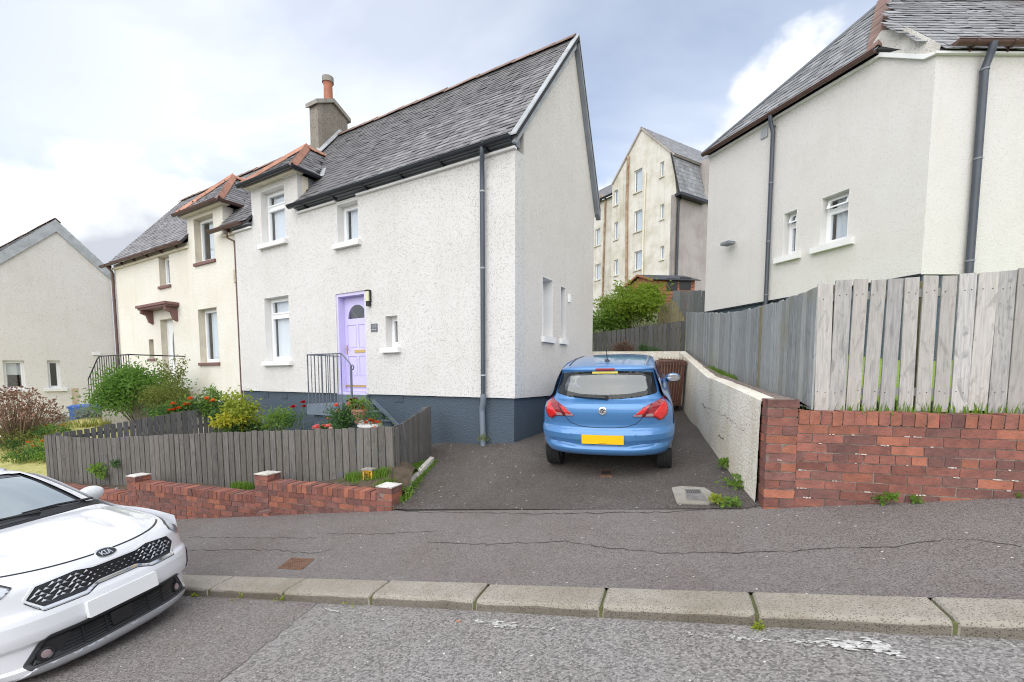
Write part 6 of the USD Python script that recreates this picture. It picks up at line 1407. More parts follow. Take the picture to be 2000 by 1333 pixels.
def cdisp(t, Q, u):
    x = np.abs(Q[:, 2:3] * u); zz = Q[:, 1:2]; side = np.clip((x - .27) / .10, 0, 1) * np.clip((.74 - x) / .12, 0, 1)
    w = np.exp(-((zz - (.455 + .06 * (x - .3))) / .020) ** 2) * (Q[:, 0:1] < .3) * (zz < .6); b = np.exp(-((zz - .60) / .045) ** 2) * np.clip((x - .30) / .2, 0, 1) * (Q[:, 0:1] < .1) * (zz < .68)
    return 0, .040 * side * w - .010 * b, 0 * w
wr = Wrap(rows, p=2.55, disp=cdisp)
T = wr.region(0, 22)
win = rpoly([(-.648, 1.078), (-.45, 1.047), (-.22, 1.030), (0, 1.024), (.22, 1.030), (.45, 1.047), (.648, 1.078), (.640, 1.14), (.592, 1.33), (.40, 1.352), (.15, 1.362), (-.15, 1.362), (-.40, 1.352), (-.592, 1.33), (-.640, 1.14)], .02)
inner = rpoly([(-.515, 1.118), (-.30, 1.085), (0, 1.075), (.30, 1.085), (.515, 1.118), (.54, 1.16), (.51, 1.285), (.46, 1.305), (0, 1.325), (-.46, 1.305), (-.51, 1.285), (-.54, 1.16)], .03)
wsp = lambda c: (c[:, 1] > 2.38) & (c[:, 1] < 2.98) & (np.abs(c[:, 0]) < .60)
part(car, 'body', wr.mesh([lambda c: (c[:, 1] < .62) & np.array([inner.buffer(.012).contains(Point(a, b)) for a, b in c[:, [0, 2]]]), wsp]), 'blue_paint', smooth=True)
SPF = [(.18, .80), (.34, .845), (.5, .868), (.66, .872), (.8, .862), (.92, .835), (1.0, .79), (1.06, .735), (1.2, .685), (1.36, .62), (1.45, .58)]
for sg in (-1, 1):
    V, F = side_skin(SPF, [(.45, .985), (.8, 1.0), (3.0, 1.0), (3.4, .975), (3.7, .93)], [(.45, 1.24), (.62, 1.39), (1.2, 1.435), (1.9, 1.425), (2.3, 1.37), (2.7, 1.17), (3.0, .99), (3.3, .90), (3.7, .77)], .46, 3.7, sg, [(.68, .30), (3.19, .30)])
    part(car, 'side_panel', (V, F), 'blue_paint', smooth=True)
    gl = [(.95, 1.08), (1.1, 1.33), (1.7, 1.375), (2.2, 1.335), (2.75, 1.07), (1.8, 1.05)]
    Sx = lambda y, z, s=sg: s * (PchipInterpolator(*np.array(SPF).T)(z) + .006)
    gp = np.array(gl); m = MB(); c = gp.mean(0); V = np.vstack([[Sx(c[0], c[1]), *c], np.c_[Sx(gp[:, 0], gp[:, 1]), gp]]); m.raw(V, [[0, i, i % 6 + 1] for i in range(1, 7)]); part(car, 'side_window', m, 'glass_black')
    for yw in (.68, 3.19):
        th = np.linspace(.22, np.pi - .22, 24); a = np.array([[sg * (.84 if yw < 2 else .85) * .995 if k < 1 else sg * .55, yw - .335 * math.cos(t), .30 + .335 * math.sin(t)] for k in (0, 1) for t in th]).reshape(2, 24, 3); part(car, 'wheel_arch', MB().grid(a), 'car_black')
        wheel(car, sg * .745, yw, .298, .298, .19, sg)
part(car, 'underbody', MB().hexa([v3(x, y, z) for z in (.25, .40) for x, y in ((-.6, .9), (.6, .9), (.6, 3.8), (-.6, 3.8))]), 'car_black')
ring = win.difference(inner)
part(car, 'window_surround', fix(flat_patch(ring, T, .004)), 'glass_black', smooth=30)
rg_ = part(car, 'rear_window', fix(flat_patch(inner.buffer(.006), T, -.002, back=.003)), 'rear_glass', smooth=30)
part(car, 'windscreen', MB().raw([v3(-.60, 2.97, 1.015), v3(.60, 2.97, 1.015), v3(.55, 2.36, 1.40), v3(-.55, 2.36, 1.40)], [[0, 1, 2, 3]]), 'pane_glass')
# cabin
m = MB(); m.cbox((0, 1.7, .80), (1.35, 2.6, .12)); m.cbox((0, 2.85, .92), (1.3, .35, .14)); m.cbox((0, .62, .95), (1.1, .5, .06)); part(car, 'cabin_floor', m, 'seat_cloth')
def seat(x, y, h0, w, hh):
    s_ = part(car, 'seat', MB().hexa([v3(x - w, y, h0), v3(x + w, y, h0), v3(x + w, y + .14, h0), v3(x - w, y + .14, h0), v3(x - w * .8, y - .14, hh), v3(x + w * .8, y - .14, hh), v3(x + w * .8, y - .04, hh), v3(x - w * .8, y - .04, hh)]), 'seat_cloth')
    part(s_, 'headrest', trimesh.creation.icosphere(2, 1.0).apply_transform(np.diag([.125, .05, .085, 1])).apply_translation((x, y - .10, hh + .10)), 'seat_cloth', smooth=True)
for x in (-.36, .36): seat(x, 1.95, .75, .23, 1.14)
for x in (-.34, .34): seat(x, 1.0, .75, .28, 1.06)
# tail details
seamp = [(-.478, .822), (-.455, .785), (-.40, .735), (-.30, .702), (-.15, .687), (0, .684), (.15, .687), (.30, .702), (.40, .735), (.455, .785), (.478, .822)]
part(car, 'tailgate_seam', fix(flat_patch(line_poly(seamp, .0075), T, .0015)), 'car_black')
lamp_o = [(.352, .832), (.40, .865), (.485, .945), (.58, .982), (.70, 1.012), (.752, 1.012), (.772, .95), (.784, .89), (.772, .83), (.735, .783), (.675, .766), (.635, .800), (.60, .815), (.48, .822)]
for sg in (1, -1):
    mm = (lambda p: p) if sg > 0 else mirror
    o_ = rpoly(mm(lamp_o), .008)
    lp_ = part(car, 'tail_lamp', fix(flat_patch(o_, T, .012, back=.03)), 'lamp_deep_red', smooth=30, label='red tail lamp')
    part(lp_, 'lens', fix(flat_patch(rpoly(mm([(.53, .838), (.60, .845), (.72, .985), (.755, .99), (.768, .90), (.757, .84), (.725, .800), (.685, .785), (.65, .815), (.62, .832)]), .006), T, .017, back=.01)), 'lamp_red', smooth=30)
    part(lp_, 'lens', fix(flat_patch(rpoly(mm([(.395, .852), (.50, .935), (.555, .955), (.485, .868)]), .006), T, .017, back=.01)), 'lamp_red', smooth=30)
    part(lp_, 'lens', fix(flat_patch(rpoly(mm([(.375, .834), (.39, .848), (.478, .862), (.47, .832)]), .003), T, .018, back=.01)), 'lamp_clear', smooth=30)
    part(lp_, 'lens', fix(flat_patch(rpoly(mm([(.515, .832), (.525, .860), (.60, .866), (.605, .828)]), .003), T, .019, back=.01)), 'lamp_clear', smooth=30)
    part(lp_, 'divider', fix(flat_patch(line_poly(mm([(.49, .824), (.585, .978)]), .008), T, .0185, back=.008)), 'car_black')
pl_ = part(car, 'number_plate', fix(flat_patch(rpoly([(-.26, .486), (.26, .486), (.26, .600), (-.26, .600)], .006), lambda x, z: np.full(len(x), .002), .012, step=.1, back=.03)), 'plate_yellow', label='blank yellow rear number plate')
m = MB(); rr = np.random.default_rng(4)
for k in range(16): m.cbox((-.045 + k * .006, -.0105, .494), (.0042, .001, .004 + .002 * rr.random()))
part(pl_, 'plate_maker_line', m, 'car_black')
c_ = (0, .905)
bd = part(car, 'badge', fix(flat_patch(Point(c_).buffer(.050).difference(Point(c_).buffer(.041)), T, .012, step=.008, back=.02)), 'chrome', smooth=30, label='round chrome badge')
part(bd, 'badge_field', fix(flat_patch(Point(c_).buffer(.041), T, .006, step=.01)), 'silver_trim')
gr = [Polygon([(-.034, .918), (-.012, .930), (.010, .930), (.006, .920), (-.010, .916), (-.004, .902), (-.016, .905)]), Polygon([(.002, .914), (.030, .926), (.034, .908), (.020, .912), (.010, .900), (.024, .884), (.006, .890), (-.004, .880), (-.012, .890), (.0, .902)]), Polygon([(-.036, .902), (-.024, .906), (-.018, .890), (-.028, .884)])]
m = MB()
for g in gr: m.raw(*flat_patch(g, T, .009, step=.008).mesh())
part(bd, 'badge_emblem', m, 'car_black')
part(car, 'brake_lamp', fix(flat_patch(rpoly([(-.125, 1.372), (.125, 1.372), (.122, 1.402), (-.122, 1.402)], .005), T, .014, back=.03)), 'lamp_deep_red', label='high-level brake lamp')
st = part(car, 'sticker', fix(flat_patch(rpoly([(-.168, 1.332), (.162, 1.332), (.160, 1.358), (-.166, 1.358)], .003), T, .0065, back=.004)), 'sticker_yellow', label='yellow sticker across the top of the rear window')
m = MB()
for k in range(26):
    if k % 7 == 6: continue
    x = -.148 + k * .0115; y = float(T(np.array([x]), np.array([1.345]))[0]); m.cbox((x, y - .0072, 1.345 + .0015 * rr.normal()), (.0065, .0014, .009 + .004 * rr.random()))
part(st, 'sticker_lettering', m, 'car_black')
wp_ = MB(); a = [(.03, 1.046), (-.18, 1.052), (-.395, 1.066)]; P_ = [v3(x, float(T(np.array([x]), np.array([z]))[0]) - .028, z) for x, z in a]; wp_.tube(P_, [.026, .018, .009], 8); wp_.lathe([(0, -.05), (.028, -.05), (.028, 0)], P_[0] + v3(.0, .03, 0), (0, 1, 0), 14); part(car, 'rear_wiper', wp_, 'car_black', smooth=40)
part(car, 'aerial', MB().lathe([(.045, -.02), (.042, .0), (.02, .025), (.008, .035)], (-.01, .76, 1.455), sides=14).tube([v3(-.01, .77, 1.48), v3(-.01, .62, 1.66)], .0055, 6), 'car_black', smooth=40)
for sg in (-1, 1):
    RX = wr.region_xy(23, 27); ys = np.linspace(.60, 2.2, 14); xs_r = sg * (.500 + .02 * np.sin((ys - .6) / 1.6 * np.pi)); part(car, 'roof_trim', MB().tube(np.c_[xs_r, ys, RX(xs_r, ys) + .001], .010, 6), 'silver_trim' if sg > 0 else 'car_black', smooth=40)
    for x, z in ((.40, .60), (.72, .60)):
        y = float(T(np.array([sg * x]), np.array([z]))[0]); part(car, 'parking_sensor', MB().lathe([(0, .006), (.012, .006), (.014, -.01)], (sg * x, y, z), (0, -1, 0), 12), 'blue_paint', smooth=40)
    e = MB(); mc = trimesh.creation.icosphere(3, 1.0).apply_transform(np.diag([.115, .085, .075, 1])); mc.apply_translation((sg * .905, 2.36, 1.03)); mi = part(car, 'door_mirror', mc, 'blue_paint', smooth=True)
    part(mi, 'mirror_glass', MB().lathe([(0, .006), (.085, .006), (.10, -.006)], (0, 0, 0), (0, -1, 0), 28).mesh()[0] * [1.0, 1, .62] + [sg * .908, 2.277, 1.032] if False else (MB().lathe([(0, .006), (.085, .006), (.10, -.006)], (0, 0, 0), (0, -1, 0), 28).mesh()[0] * [1.0, 1, .62] + [sg * .908, 2.277, 1.032], MB().lathe([(0, .006), (.085, .006), (.10, -.006)], (0, 0, 0), (0, -1, 0), 28).mesh()[1]), 'chrome', smooth=40)
    part(mi, 'mirror_foot', MB().tube([v3(sg * .83, 2.38, .985), v3(sg * .75, 2.42, .97)], .035, 8), 'car_black', smooth=40)
# scoops low on the bumper
# ---- the white car at the kerb
KM = np.array([[.198, .98, .023], [-.973, .199, -.12], [-.122, .002, .992]])
KM[0] /= np.linalg.norm(KM[0]); KM[2] = np.cross(KM[0], KM[1]); KM[2] /= np.linalg.norm(KM[2]); KM[1] = np.cross(KM[2], KM[0])
X0 = .03
kia = thing('white_car', 'white crossover car parked at the kerb, cut off by the left edge', 'car', v3(-2.831, 3.285, -.45) + KM[0] * X0, matrix=KM)
rows = [(.24, .115, .50, .30, 0), (.10, .120, .60, .36, 0), (.050, .150, .66, .40, 0), (.055, .195, .70, .42, 0), (.085, .215, .72, .43, 0), (.09, .33, .75, .45, 0), (.052, .355, .76, .46, 0), (.030, .42, .77, .47, 0), (.028, .50, .775, .47, 0), (.045, .545, .78, .47, 0), (.072, .565, .78, .47, 0), (.085, .63, .78, .46, 0), (.092, .705, .775, .46, -.01),
        (.108, .735, .77, .45, -.02), (.15, .775, .765, .44, -.04), (.24, .82, .76, .40, -.06), (.45, .89, .76, .26, -.09), (.70, .95, .76, .12, -.11), (.93, .992, .76, .03, -.11), (1.0, 1.0, .74, .0, -.10), (1.06, 1.035, .69, .04, -.06), (1.25, 1.16, .65, .06, -.05), (1.46, 1.295, .60, .07, -.05), (1.64, 1.385, .56, .06, -.05), (1.72, 1.41, .55, .04, -.05), (2.0, 1.445, .545, 0, -.07), (2.5, 1.46, .54, 0, -.07), (3.1, 1.44, .53, 0, -.07), (3.5, 1.38, .52, -.05, -.06), (3.8, 1.08, .64, -.3, 0), (3.98, .95, .73, -.35, 0), (4.06, .7, .77, -.4, 0), (4.08, .5, .77, -.4, 0), (4.0, .2, .7, -.4, 0)]
def kdisp(t, Q, u):
    w = np.exp(-((Q[:, 0] - .62) / .30) ** 4) * (Q[:, 1] > .75) * (Q[:, 1] < 1.02); a = np.abs(u)[None]
    r1 = .016 * np.exp(-((a - (.52 + .22 * (Q[:, 0:1] - .2))) / .075) ** 2) - .008 * np.exp(-((a - (.36 + .22 * (Q[:, 0:1] - .2))) / .10) ** 2)
    return 0, 0 * r1, w[:, None] * r1
kw = Wrap(rows, p=2.5, disp=kdisp); N_ = kw.region(0, 16); HB = kw.region_xy(15, 19)
grl = rpoly([(-.515, .636), (-.46, .705), (-.25, .722), (-.15, .700), (.15, .700), (.25, .722), (.46, .705), (.515, .636), (.45, .562), (.23, .562), (.13, .598), (-.13, .598), (-.23, .562), (-.45, .562)], .010)
lowg = rpoly([(-.545, .200), (-.45, .342), (.45, .342), (.545, .200)], .012)
ws_c = lambda c: (c[:, 1] > 1.05) & (c[:, 1] < 1.66) & (c[:, 2] > 1.02) & (np.abs(c[:, 0]) < .60 - .12 * (c[:, 1] - 1.05) / .6)
part(kia, 'body', kw.mesh([ws_c]), 'white_paintwork', smooth=True)
SPK = [(.15, .70), (.3, .755), (.5, .785), (.7, .785), (.85, .77), (.97, .735), (1.05, .69), (1.25, .62), (1.42, .54)]
for sg in (-1, 1):
    V, F = side_skin(SPK, [(.35, .965), (.7, 1.0), (3.4, 1.0), (3.75, .96)], [(.35, .80), (.7, .89), (1.0, .95), (1.3, 1.14), (1.66, 1.34), (2.2, 1.40), (3.2, 1.38), (3.5, 1.24), (3.75, 1.0)], .36, 3.75, sg, [(.80, .30), (3.35, .30)], zlow=.16)
    part(kia, 'side_panel', (V, F), 'white_paintwork', smooth=True)
    gp = np.array([(1.30, 1.06), (1.65, 1.28), (2.2, 1.34), (3.1, 1.32), (3.4, 1.14), (3.3, 1.04), (2.0, 1.02)]); c = gp.mean(0); fx = PchipInterpolator(*np.array(SPK).T); V = np.vstack([[sg * (fx(c[1]) + .006), *c], np.c_[sg * (fx(gp[:, 1]) + .006), gp]]); part(kia, 'side_window', MB().raw(V, [[0, i, i % 7 + 1] for i in range(1, 8)]), 'glass_black')
    for yw in (.80, 3.35):
        th = np.linspace(.1, np.pi - .1, 24); a = np.array([[sg * (.77 if k < 1 else .5), yw - .335 * math.cos(t), .30 + .335 * math.sin(t)] for k in (0, 1) for t in th]).reshape(2, 24, 3); part(kia, 'wheel_arch', MB().grid(a), 'cladding')
        wheel(kia, sg * .68, yw, .305, .305, .20, sg)
part(kia, 'underbody', MB().hexa([v3(x, y, z) for z in (.16, .38) for x, y in ((-.5, .35), (.5, .35), (.5, 3.8), (-.5, 3.8))]), 'car_black')
m = MB(); gs = []
for k in range(9):
    y = 1.02 + (1.665 - 1.02) * k / 8; z = np.interp(y, [1.0, 1.06, 1.25, 1.46, 1.64, 1.72], [1.008, 1.035, 1.16, 1.295, 1.385, 1.41]); w = np.interp(y, [1.0, 1.7], [.66, .52]); gs.append([v3(w * a, y + .05 * a * a, z - .035 * a * a + .006) for a in np.linspace(-1, 1, 15)])
ws = part(kia, 'windscreen', MB().grid(np.array(gs)), 'screen_glass', smooth=True)
bp_ = np.array(gs)
m = MB(); m.grid(bp_[:2] + [0, 0, .003]); m.grid(bp_[:, :2] + [0, 0, .003]); m.grid(bp_[:, -2:] + [0, 0, .003]); m.grid(bp_[-2:] + [0, 0, .003]); part(ws, 'glass_border', m, 'glass_black', smooth=True)
m = MB(); m.cbox((0, 1.35, .90), (1.2, .75, .10)); m.cbox((0, 2.4, .6), (1.25, 2.2, .1)); part(kia, 'dashboard', m, 'seat_cloth')
car_, car = car, kia
for x in (-.33, .33): seat(x, 2.25, .65, .24, 1.12)
# bonnet seam, cowl, wipers
part(kia, 'bonnet_seam', MB().raw(*flat_patch(line_poly([(x, .772 + .028 * (1 - (x / .60) ** 2) * 0 + .045 * abs(x / .6) ** 2.2) for x in np.linspace(-.60, .60, 41)], .008), N_, .0015).mesh()), 'car_black')
g = []
for y, dz in ((1.005, .002), (1.015, .010), (1.04, .012), (1.062, .022)):
    g.append([v3((.70) * a, y + .045 * a * a, np.interp(y, [.93, 1.0, 1.06, 1.25], [.992, 1.0, 1.035, 1.16]) + dz - .10 * (1 - (1 - abs(a) ** 2.5) ** (1 / 2.5)) * .6) for a in np.linspace(-.97, .97, 31)])
part(kia, 'scuttle', MB().grid(np.array(g)), 'car_black', smooth=True)
for x0, x1 in ((.20, -.36), (.62, .10)):
    y = lambda x: 1.06 + .045 * (x / .7) ** 2; part(kia, 'wiper', MB().tube([v3(x0, y(x0) - .01, 1.052), v3((x0 + x1) / 2, y(x0) + .015, 1.070), v3(x1, y(x1) + .02, 1.076)], [.012, .010, .006], 6), 'car_black', smooth=40)
# grille with its facets
gl_ = part(kia, 'grille', fix(flat_patch(grl, N_, .006, back=.02)), 'grille_black', smooth=30, label='black grille with faceted mesh')
m = MB(); inn = grl.buffer(-.008)
for j, z in enumerate(np.arange(.573, .72, .0235)):
    for i, x in enumerate(np.arange(-.50, .51, .047)):
        xx = x + (.0235 if j % 2 else 0); k_ = np.clip((abs(xx) - .08) / .16, .28, 1.0); a = .0225 * k_; hh = .0125 * k_; sl_ = 1 if (i + j) % 2 else -1; tri = Polygon([(xx - a * sl_, z - hh), (xx + a * sl_, z - hh * .2), (xx + a * .35 * sl_, z + hh)] if sl_ > 0 else [(xx - a, z - hh * .2), (xx + a, z - hh), (xx - a * .35, z + hh)])
        if not inn.contains(tri): continue
        y = float(N_(np.array([xx]), np.array([z]))[0]) - .007; k = np.array([v3(p[0], float(N_(np.array([p[0]]), np.array([p[1]]))[0]) - .0065, p[1]) for p in list(tri.exterior.coords)[:3]]); ap = k.mean(0) + v3(.004, -.009, .0015)
        m.raw(np.vstack([k, ap]), [[0, 1, 3], [1, 2, 3], [2, 0, 3]])
part(gl_, 'grille_facets', m, 'grille_grey', kind='stuff')
part(kia, 'grille_trim', fix(flat_patch(grl.buffer(.012).difference(grl.buffer(-.001)), N_, .010, step=.012, back=.02)), 'white_paintwork', smooth=30)
part(kia, 'chrome_strip', fix(flat_patch(line_poly([(-.47, .556), (-.23, .556), (-.13, .590), (.13, .590), (.23, .556), (.47, .556)], .014), N_, .013, step=.012, back=.02)), 'chrome', smooth=30)
part(kia, 'bumper_seam', fix(flat_patch(line_poly([(-.52, .62), (-.46, .538), (-.235, .538), (-.14, .570), (.14, .570), (.235, .538), (.46, .538), (.53, .63)], .005), N_, .0015)), 'car_black')
em = Polygon([(-.02 + .070 * math.cos(t), .760 + .030 * math.sin(t)) for t in np.linspace(0, 2 * np.pi, 40)])
eb_ = part(kia, 'badge', fix(flat_patch(em, N_, .006, step=.01, back=.02)), 'chrome', smooth=30, label='oval chrome badge with lettering'); part(eb_, 'badge_field', fix(flat_patch(em.buffer(-.005), N_, .008, step=.01)), 'grille_black')
tx = meshkit.text_mesh('KIA', .026, .002, bold=True); tv = np.array(tx.vertices); tv[:, 0] = (tv[:, 0] - tv[:, 0].mean()) * 1.25 - .02; zz = tv[:, 1] - tv[:, 1].mean() + .760; yy = N_(tv[:, 0], zz); part(eb_, 'badge_lettering', (np.c_[tv[:, 0], yy - .0085 - tv[:, 2], zz], np.array(tx.faces)), 'chrome')
part(kia, 'number_plate', fix(flat_patch(rpoly([(-.272, .380), (.228, .380), (.228, .495), (-.272, .495)], .006), lambda x, z: np.full(len(x), .026) - .0 + .03 * 0 * x, .012, step=.2, back=.03)), 'plate_white', label='blank white front number plate')
# lower grille
lg = part(kia, 'lower_grille', fix(flat_patch(lowg, N_, .005, back=.02)), 'car_black', smooth=30)
m = MB()
for z in (.228, .252, .276, .300, .322):
    xm = .52 - (z - .2) * .68; m.tube([v3(x, float(N_(np.array([x]), np.array([z]))[0]) - .012, z) for x in np.linspace(-xm + .10, xm - .10, 21)], .0042, 5)
for x in (-.28, -.14, .17, .30): m.tube([v3(x, float(N_(np.array([x]), np.array([z]))[0]) - .010, z) for z in (.21, .335)], .004, 5)
part(lg, 'grille_bar', m, 'grille_black')
part(kia, 'lower_surround', fix(flat_patch(lowg.buffer(.030).difference(lowg.buffer(.002)), N_, .012, step=.014, back=.03)), 'cladding', smooth=30)
part(kia, 'radar_panel', fix(flat_patch(rpoly([(-.105, .232), (.045, .232), (.050, .330), (-.110, .330)], .006), N_, .022, back=.03)), 'grille_black')
part(kia, 'skid_plate', fix(flat_patch(rpoly([(-.60, .128), (-.535, .188), (0, .196), (.535, .188), (.61, .160), (.57, .122), (.3, .122), (.22, .132), (-.22, .132), (-.3, .122)], .006), N_, .016, back=.03)), 'silver_trim', smooth=30)
for sg in (-1, 1):
    mm = (lambda p: p) if sg > 0 else mirror
    y = float(N_(np.array([sg * .468]), np.array([.250]))[0]); fd = (sg * .25, -.96, 0)
    fg = part(kia, 'fog_lamp', MB().lathe([(.0, .012), (.026, .012), (.034, .020), (.046, .018), (.050, -.02)], (sg * .468, y, .250), fd, 24), 'grille_black', smooth=30); part(fg, 'lens', MB().lathe([(0, .016), (.020, .0155), (.027, .0125)], (sg * .468, y, .250), fd, 20), 'lamp_clear', smooth=40)
    if sg > 0: part(kia, 'bumper_fin', fix(flat_patch(rpoly(mm([(x_ - (.02 if sg > 0 else .15), z_ + .02) for x_, z_ in [(.655, .300), (.685, .36), (.67, .40), (.70, .50), (.715, .50), (.715, .40), (.735, .36), (.725, .28), (.70, .34)]]), .003), N_, .010, step=.01, back=.02)), 'grille_black', smooth=30)
    hl = part(kia, 'headlamp', fix(flat_patch(rpoly(mm([(.545, .735), (.575, .775), (.66, .800), (.725, .812), (.735, .79), (.725, .735), (.69, .685), (.655, .672), (.60, .690)]), .006), N_, .008, step=.012, back=.02)), 'headlamp', smooth=30)
    part(hl, 'lamp_housing', fix(flat_patch(rpoly(mm([(.60, .715), (.62, .745), (.675, .76), (.69, .73), (.655, .695)]), .004), N_, .010, step=.012)), 'headlamp_dark', smooth=30); part(hl, 'lamp_rim', fix(flat_patch(line_poly(mm([(.545, .737), (.575, .777), (.66, .802), (.725, .814)]), .010), N_, .011, step=.012)), 'car_black')
    mc = trimesh.creation.icosphere(3, 1.0).apply_transform(np.diag([.115, .075, .075, 1])); mc.apply_translation((sg * .90, 1.50, 1.045)); mi = part(kia, 'door_mirror', mc, 'white_paintwork', smooth=True); part(mi, 'mirror_foot', MB().tube([v3(sg * .80, 1.53, .99), v3(sg * .68, 1.56, .99)], .03, 8), 'car_black', smooth=40)
    RX = kw.region_xy(24, 28); ys = np.linspace(1.85, 3.2, 12); part(kia, 'roof_rail', MB().tube(np.c_[np.full(12, sg * .49), ys, RX(np.full(12, sg * .49), ys) + .035 * np.sin((ys - 1.85) / 1.35 * np.pi) ** .4], .014, 8), 'silver_trim', smooth=40)
# ---------------------------------------------------------------- plants
def leaf_quads(c, d, n, size, r, ratio=.5, curl=.25):
    """folded leaf blades: c positions, d pointing directions, n blade normals."""
    k = len(c); d = d / (np.linalg.norm(d, axis=1, keepdims=True) + 1e-9); s = np.cross(d, n); s /= np.linalg.norm(s, axis=1, keepdims=True) + 1e-9; n = np.cross(s, d)
    L = size * r.uniform(.6, 1.25, (k, 1)); Wd = L * ratio * r.uniform(.8, 1.2, (k, 1)) * .5
    a = c; b = c + d * L * .5 + s * Wd + n * L * curl * .4; e = c + d * L; f = c + d * L * .5 - s * Wd + n * L * curl * .4; e = e - n * L * curl * .3
    v = np.stack([a, b, e, f], 1).reshape(-1, 3); i = np.arange(k)[:, None] * 4
    return v, np.vstack([np.hstack([i, i + 1, i + 2]), np.hstack([i, i + 2, i + 3])])
def foliage(ctr, rad, n, size, seed, clumps=40, shell=.55, ratio=.5, droop=.3, spread=.30, zmin=None):
    """leaves gathered in uneven clumps over an ellipsoid crown with gaps."""
    r = np.random.default_rng(seed); rad = np.asarray(rad, float)
    q = r.normal(size=(clumps, 3)); q /= np.linalg.norm(q, axis=1, keepdims=True); q[:, 2] = np.where(q[:, 2] < -.55, -q[:, 2] * .5, q[:, 2])
    q *= (shell + (1 - shell) * r.random((clumps, 1)) ** .6) * r.uniform(.72, 1.15, (clumps, 1))
    w = r.uniform(.5, 1.6, clumps); idx = r.choice(clumps, n, p=w / w.sum()); off = r.normal(size=(n, 3)) * spread * r.uniform(.6, 1.2, (n, 1))
    p = np.asarray(ctr) + (q[idx] + off) * rad
    out = q[idx] + off * .8; d = out * .8 + r.normal(size=(n, 3)) * .7; d[:, 2] -= droop; nn = out * .5 + r.normal(size=(n, 3)) * .6 + [0, 0, .6]
    if zmin is not None: keep = p[:, 2] > zmin; p, d, nn = p[keep], d[keep], nn[keep]
    return leaf_quads(p, d, nn, size, r, ratio)
def twigs(base, ctr, rad, n, seed, r0=.012):
    r = np.random.default_rng(seed); m = MB()
    for _ in range(n):
        q = r.normal(size=3); q /= np.linalg.norm(q); q[2] = abs(q[2]); e = np.asarray(ctr) + q * np.asarray(rad) * r.uniform(.6, .98)
        mid = (np.asarray(base) + e) / 2 + r.normal(0, .06, 3) * np.linalg.norm(rad); m.tube([np.asarray(base) + r.normal(0, .03, 3) * [1, 1, 0], mid, e], [r0, r0 * .7, r0 * .3], 5)
    return m
def bush(name, label, cat, base, ctr, rad, n, size, leaf, seed, group=None, clumps=40, stems=14, stem='stem_brown', **kw):
    t = thing(name, label, cat, base, group); part(t, 'stem', twigs(base, ctr, rad, stems, seed), stem); part(t, 'foliage', foliage(ctr, rad, n, size, seed, clumps, **kw), leaf, kind='stuff'); return t
def bloom(parent, c, rr, mat, seed, label=None, name='bloom'):
    r = np.random.default_rng(seed); P_, D_, N2 = [], [], []
    for ring, (k, el, ln) in enumerate(((6, .15, 1.0), (6, .6, .9), (5, 1.05, .75))):
        for i in range(k):
            a = 2 * np.pi * (i + .5 * ring) / k + r.normal(0, .15); d = v3(math.cos(a) * math.cos(el), math.sin(a) * math.cos(el), math.sin(el)); P_.append(np.asarray(c) + d * rr * .1); D_.append(d * ln); N2.append(v3(-d[0] * math.sin(el), -d[1] * math.sin(el), math.cos(el)))
    ln = np.linalg.norm(D_, axis=1, keepdims=True)
    v, f = leaf_quads(np.array(P_), np.array(D_), np.array(N2), rr, np.random.default_rng(seed), 1.15, .35); part(parent, name, (v, f), mat, label=label)
def grass(ptsf, n, h, seed, lean=.35, w=.006):
    """blades at ground points given by ptsf(rng, n)."""
    r = np.random.default_rng(seed); b = ptsf(r, n); n = len(b); a = r.uniform(0, 2 * np.pi, n); d = np.c_[np.cos(a), np.sin(a), 0 * a]; s = np.c_[-np.sin(a), np.cos(a), 0 * a]; hh = h * r.uniform(.45, 1.2, (n, 1)); le = lean * r.uniform(.2, 1.3, (n, 1))
    p1 = b + Z * hh * .6 + d * hh * le * .4; p2 = b + Z * hh + d * hh * le; v = np.stack([b - s * w, b + s * w, p1 + s * w * .7, p1 - s * w * .7, p2], 1).reshape(-1, 3); i = np.arange(n)[:, None] * 5
    return v, np.vstack([np.hstack([i, i + 1, i + 2]), np.hstack([i, i + 2, i + 3]), np.hstack([i + 3, i + 2, i + 4])])
gz1 = lambda p: np.r_[p[:2], float(garden_z(np.asarray(p)[None])[0])]
def gp(x, y, Y): p = at_depth(Y, x, y); return p
# large bush in front of the neighbour's landing
c = gp(268, 770, 12.0); b = gz1(c); bush('green_bush', 'large bright green leafy bush in front of the cream house', 'bush', b, c, (.86, .75, .66), 9000, .085, 'bush_leaf', 101, clumps=60, spread=.22, zmin=b[2])
c = gp(330, 785, 11.6); b = gz1(c); bush('olive_shrub', 'olive green twiggy shrub spilling to the right of the large bush', 'shrub', b, c, (.52, .5, .50), 5200, .05, 'olive_leaf', 102, clumps=45, spread=.22, zmin=b[2])
c = gp(285, 722, 12.2); 
t = thing('climbing_plant', 'tall thin leafy stems reaching up the black railing of the cream house', 'plant', gz1(gp(345, 760, 12.0)))
m = MB(); P_, D_ = [], []; rr = np.random.default_rng(9)
for x0, y0, x1, y1 in ((345, 760, 362, 692), (340, 760, 352, 716), (330, 760, 322, 704), (335, 765, 338, 705), (348, 770, 350, 726), (322, 750, 310, 705)):
    a, e = gp(x0, y0, 11.9), gp(x1, y1, 11.9); m.tube([a - Z * .6, a, (a + e) / 2 + rr.normal(0, .05, 3), e], [.008, .007, .005, .003], 5)
    for _ in range(90): q = a + (e - a) * rr.random() ** .8 + rr.normal(0, .055, 3); P_.append(q); D_.append(rr.normal(size=3) + [0, 0, -.2])
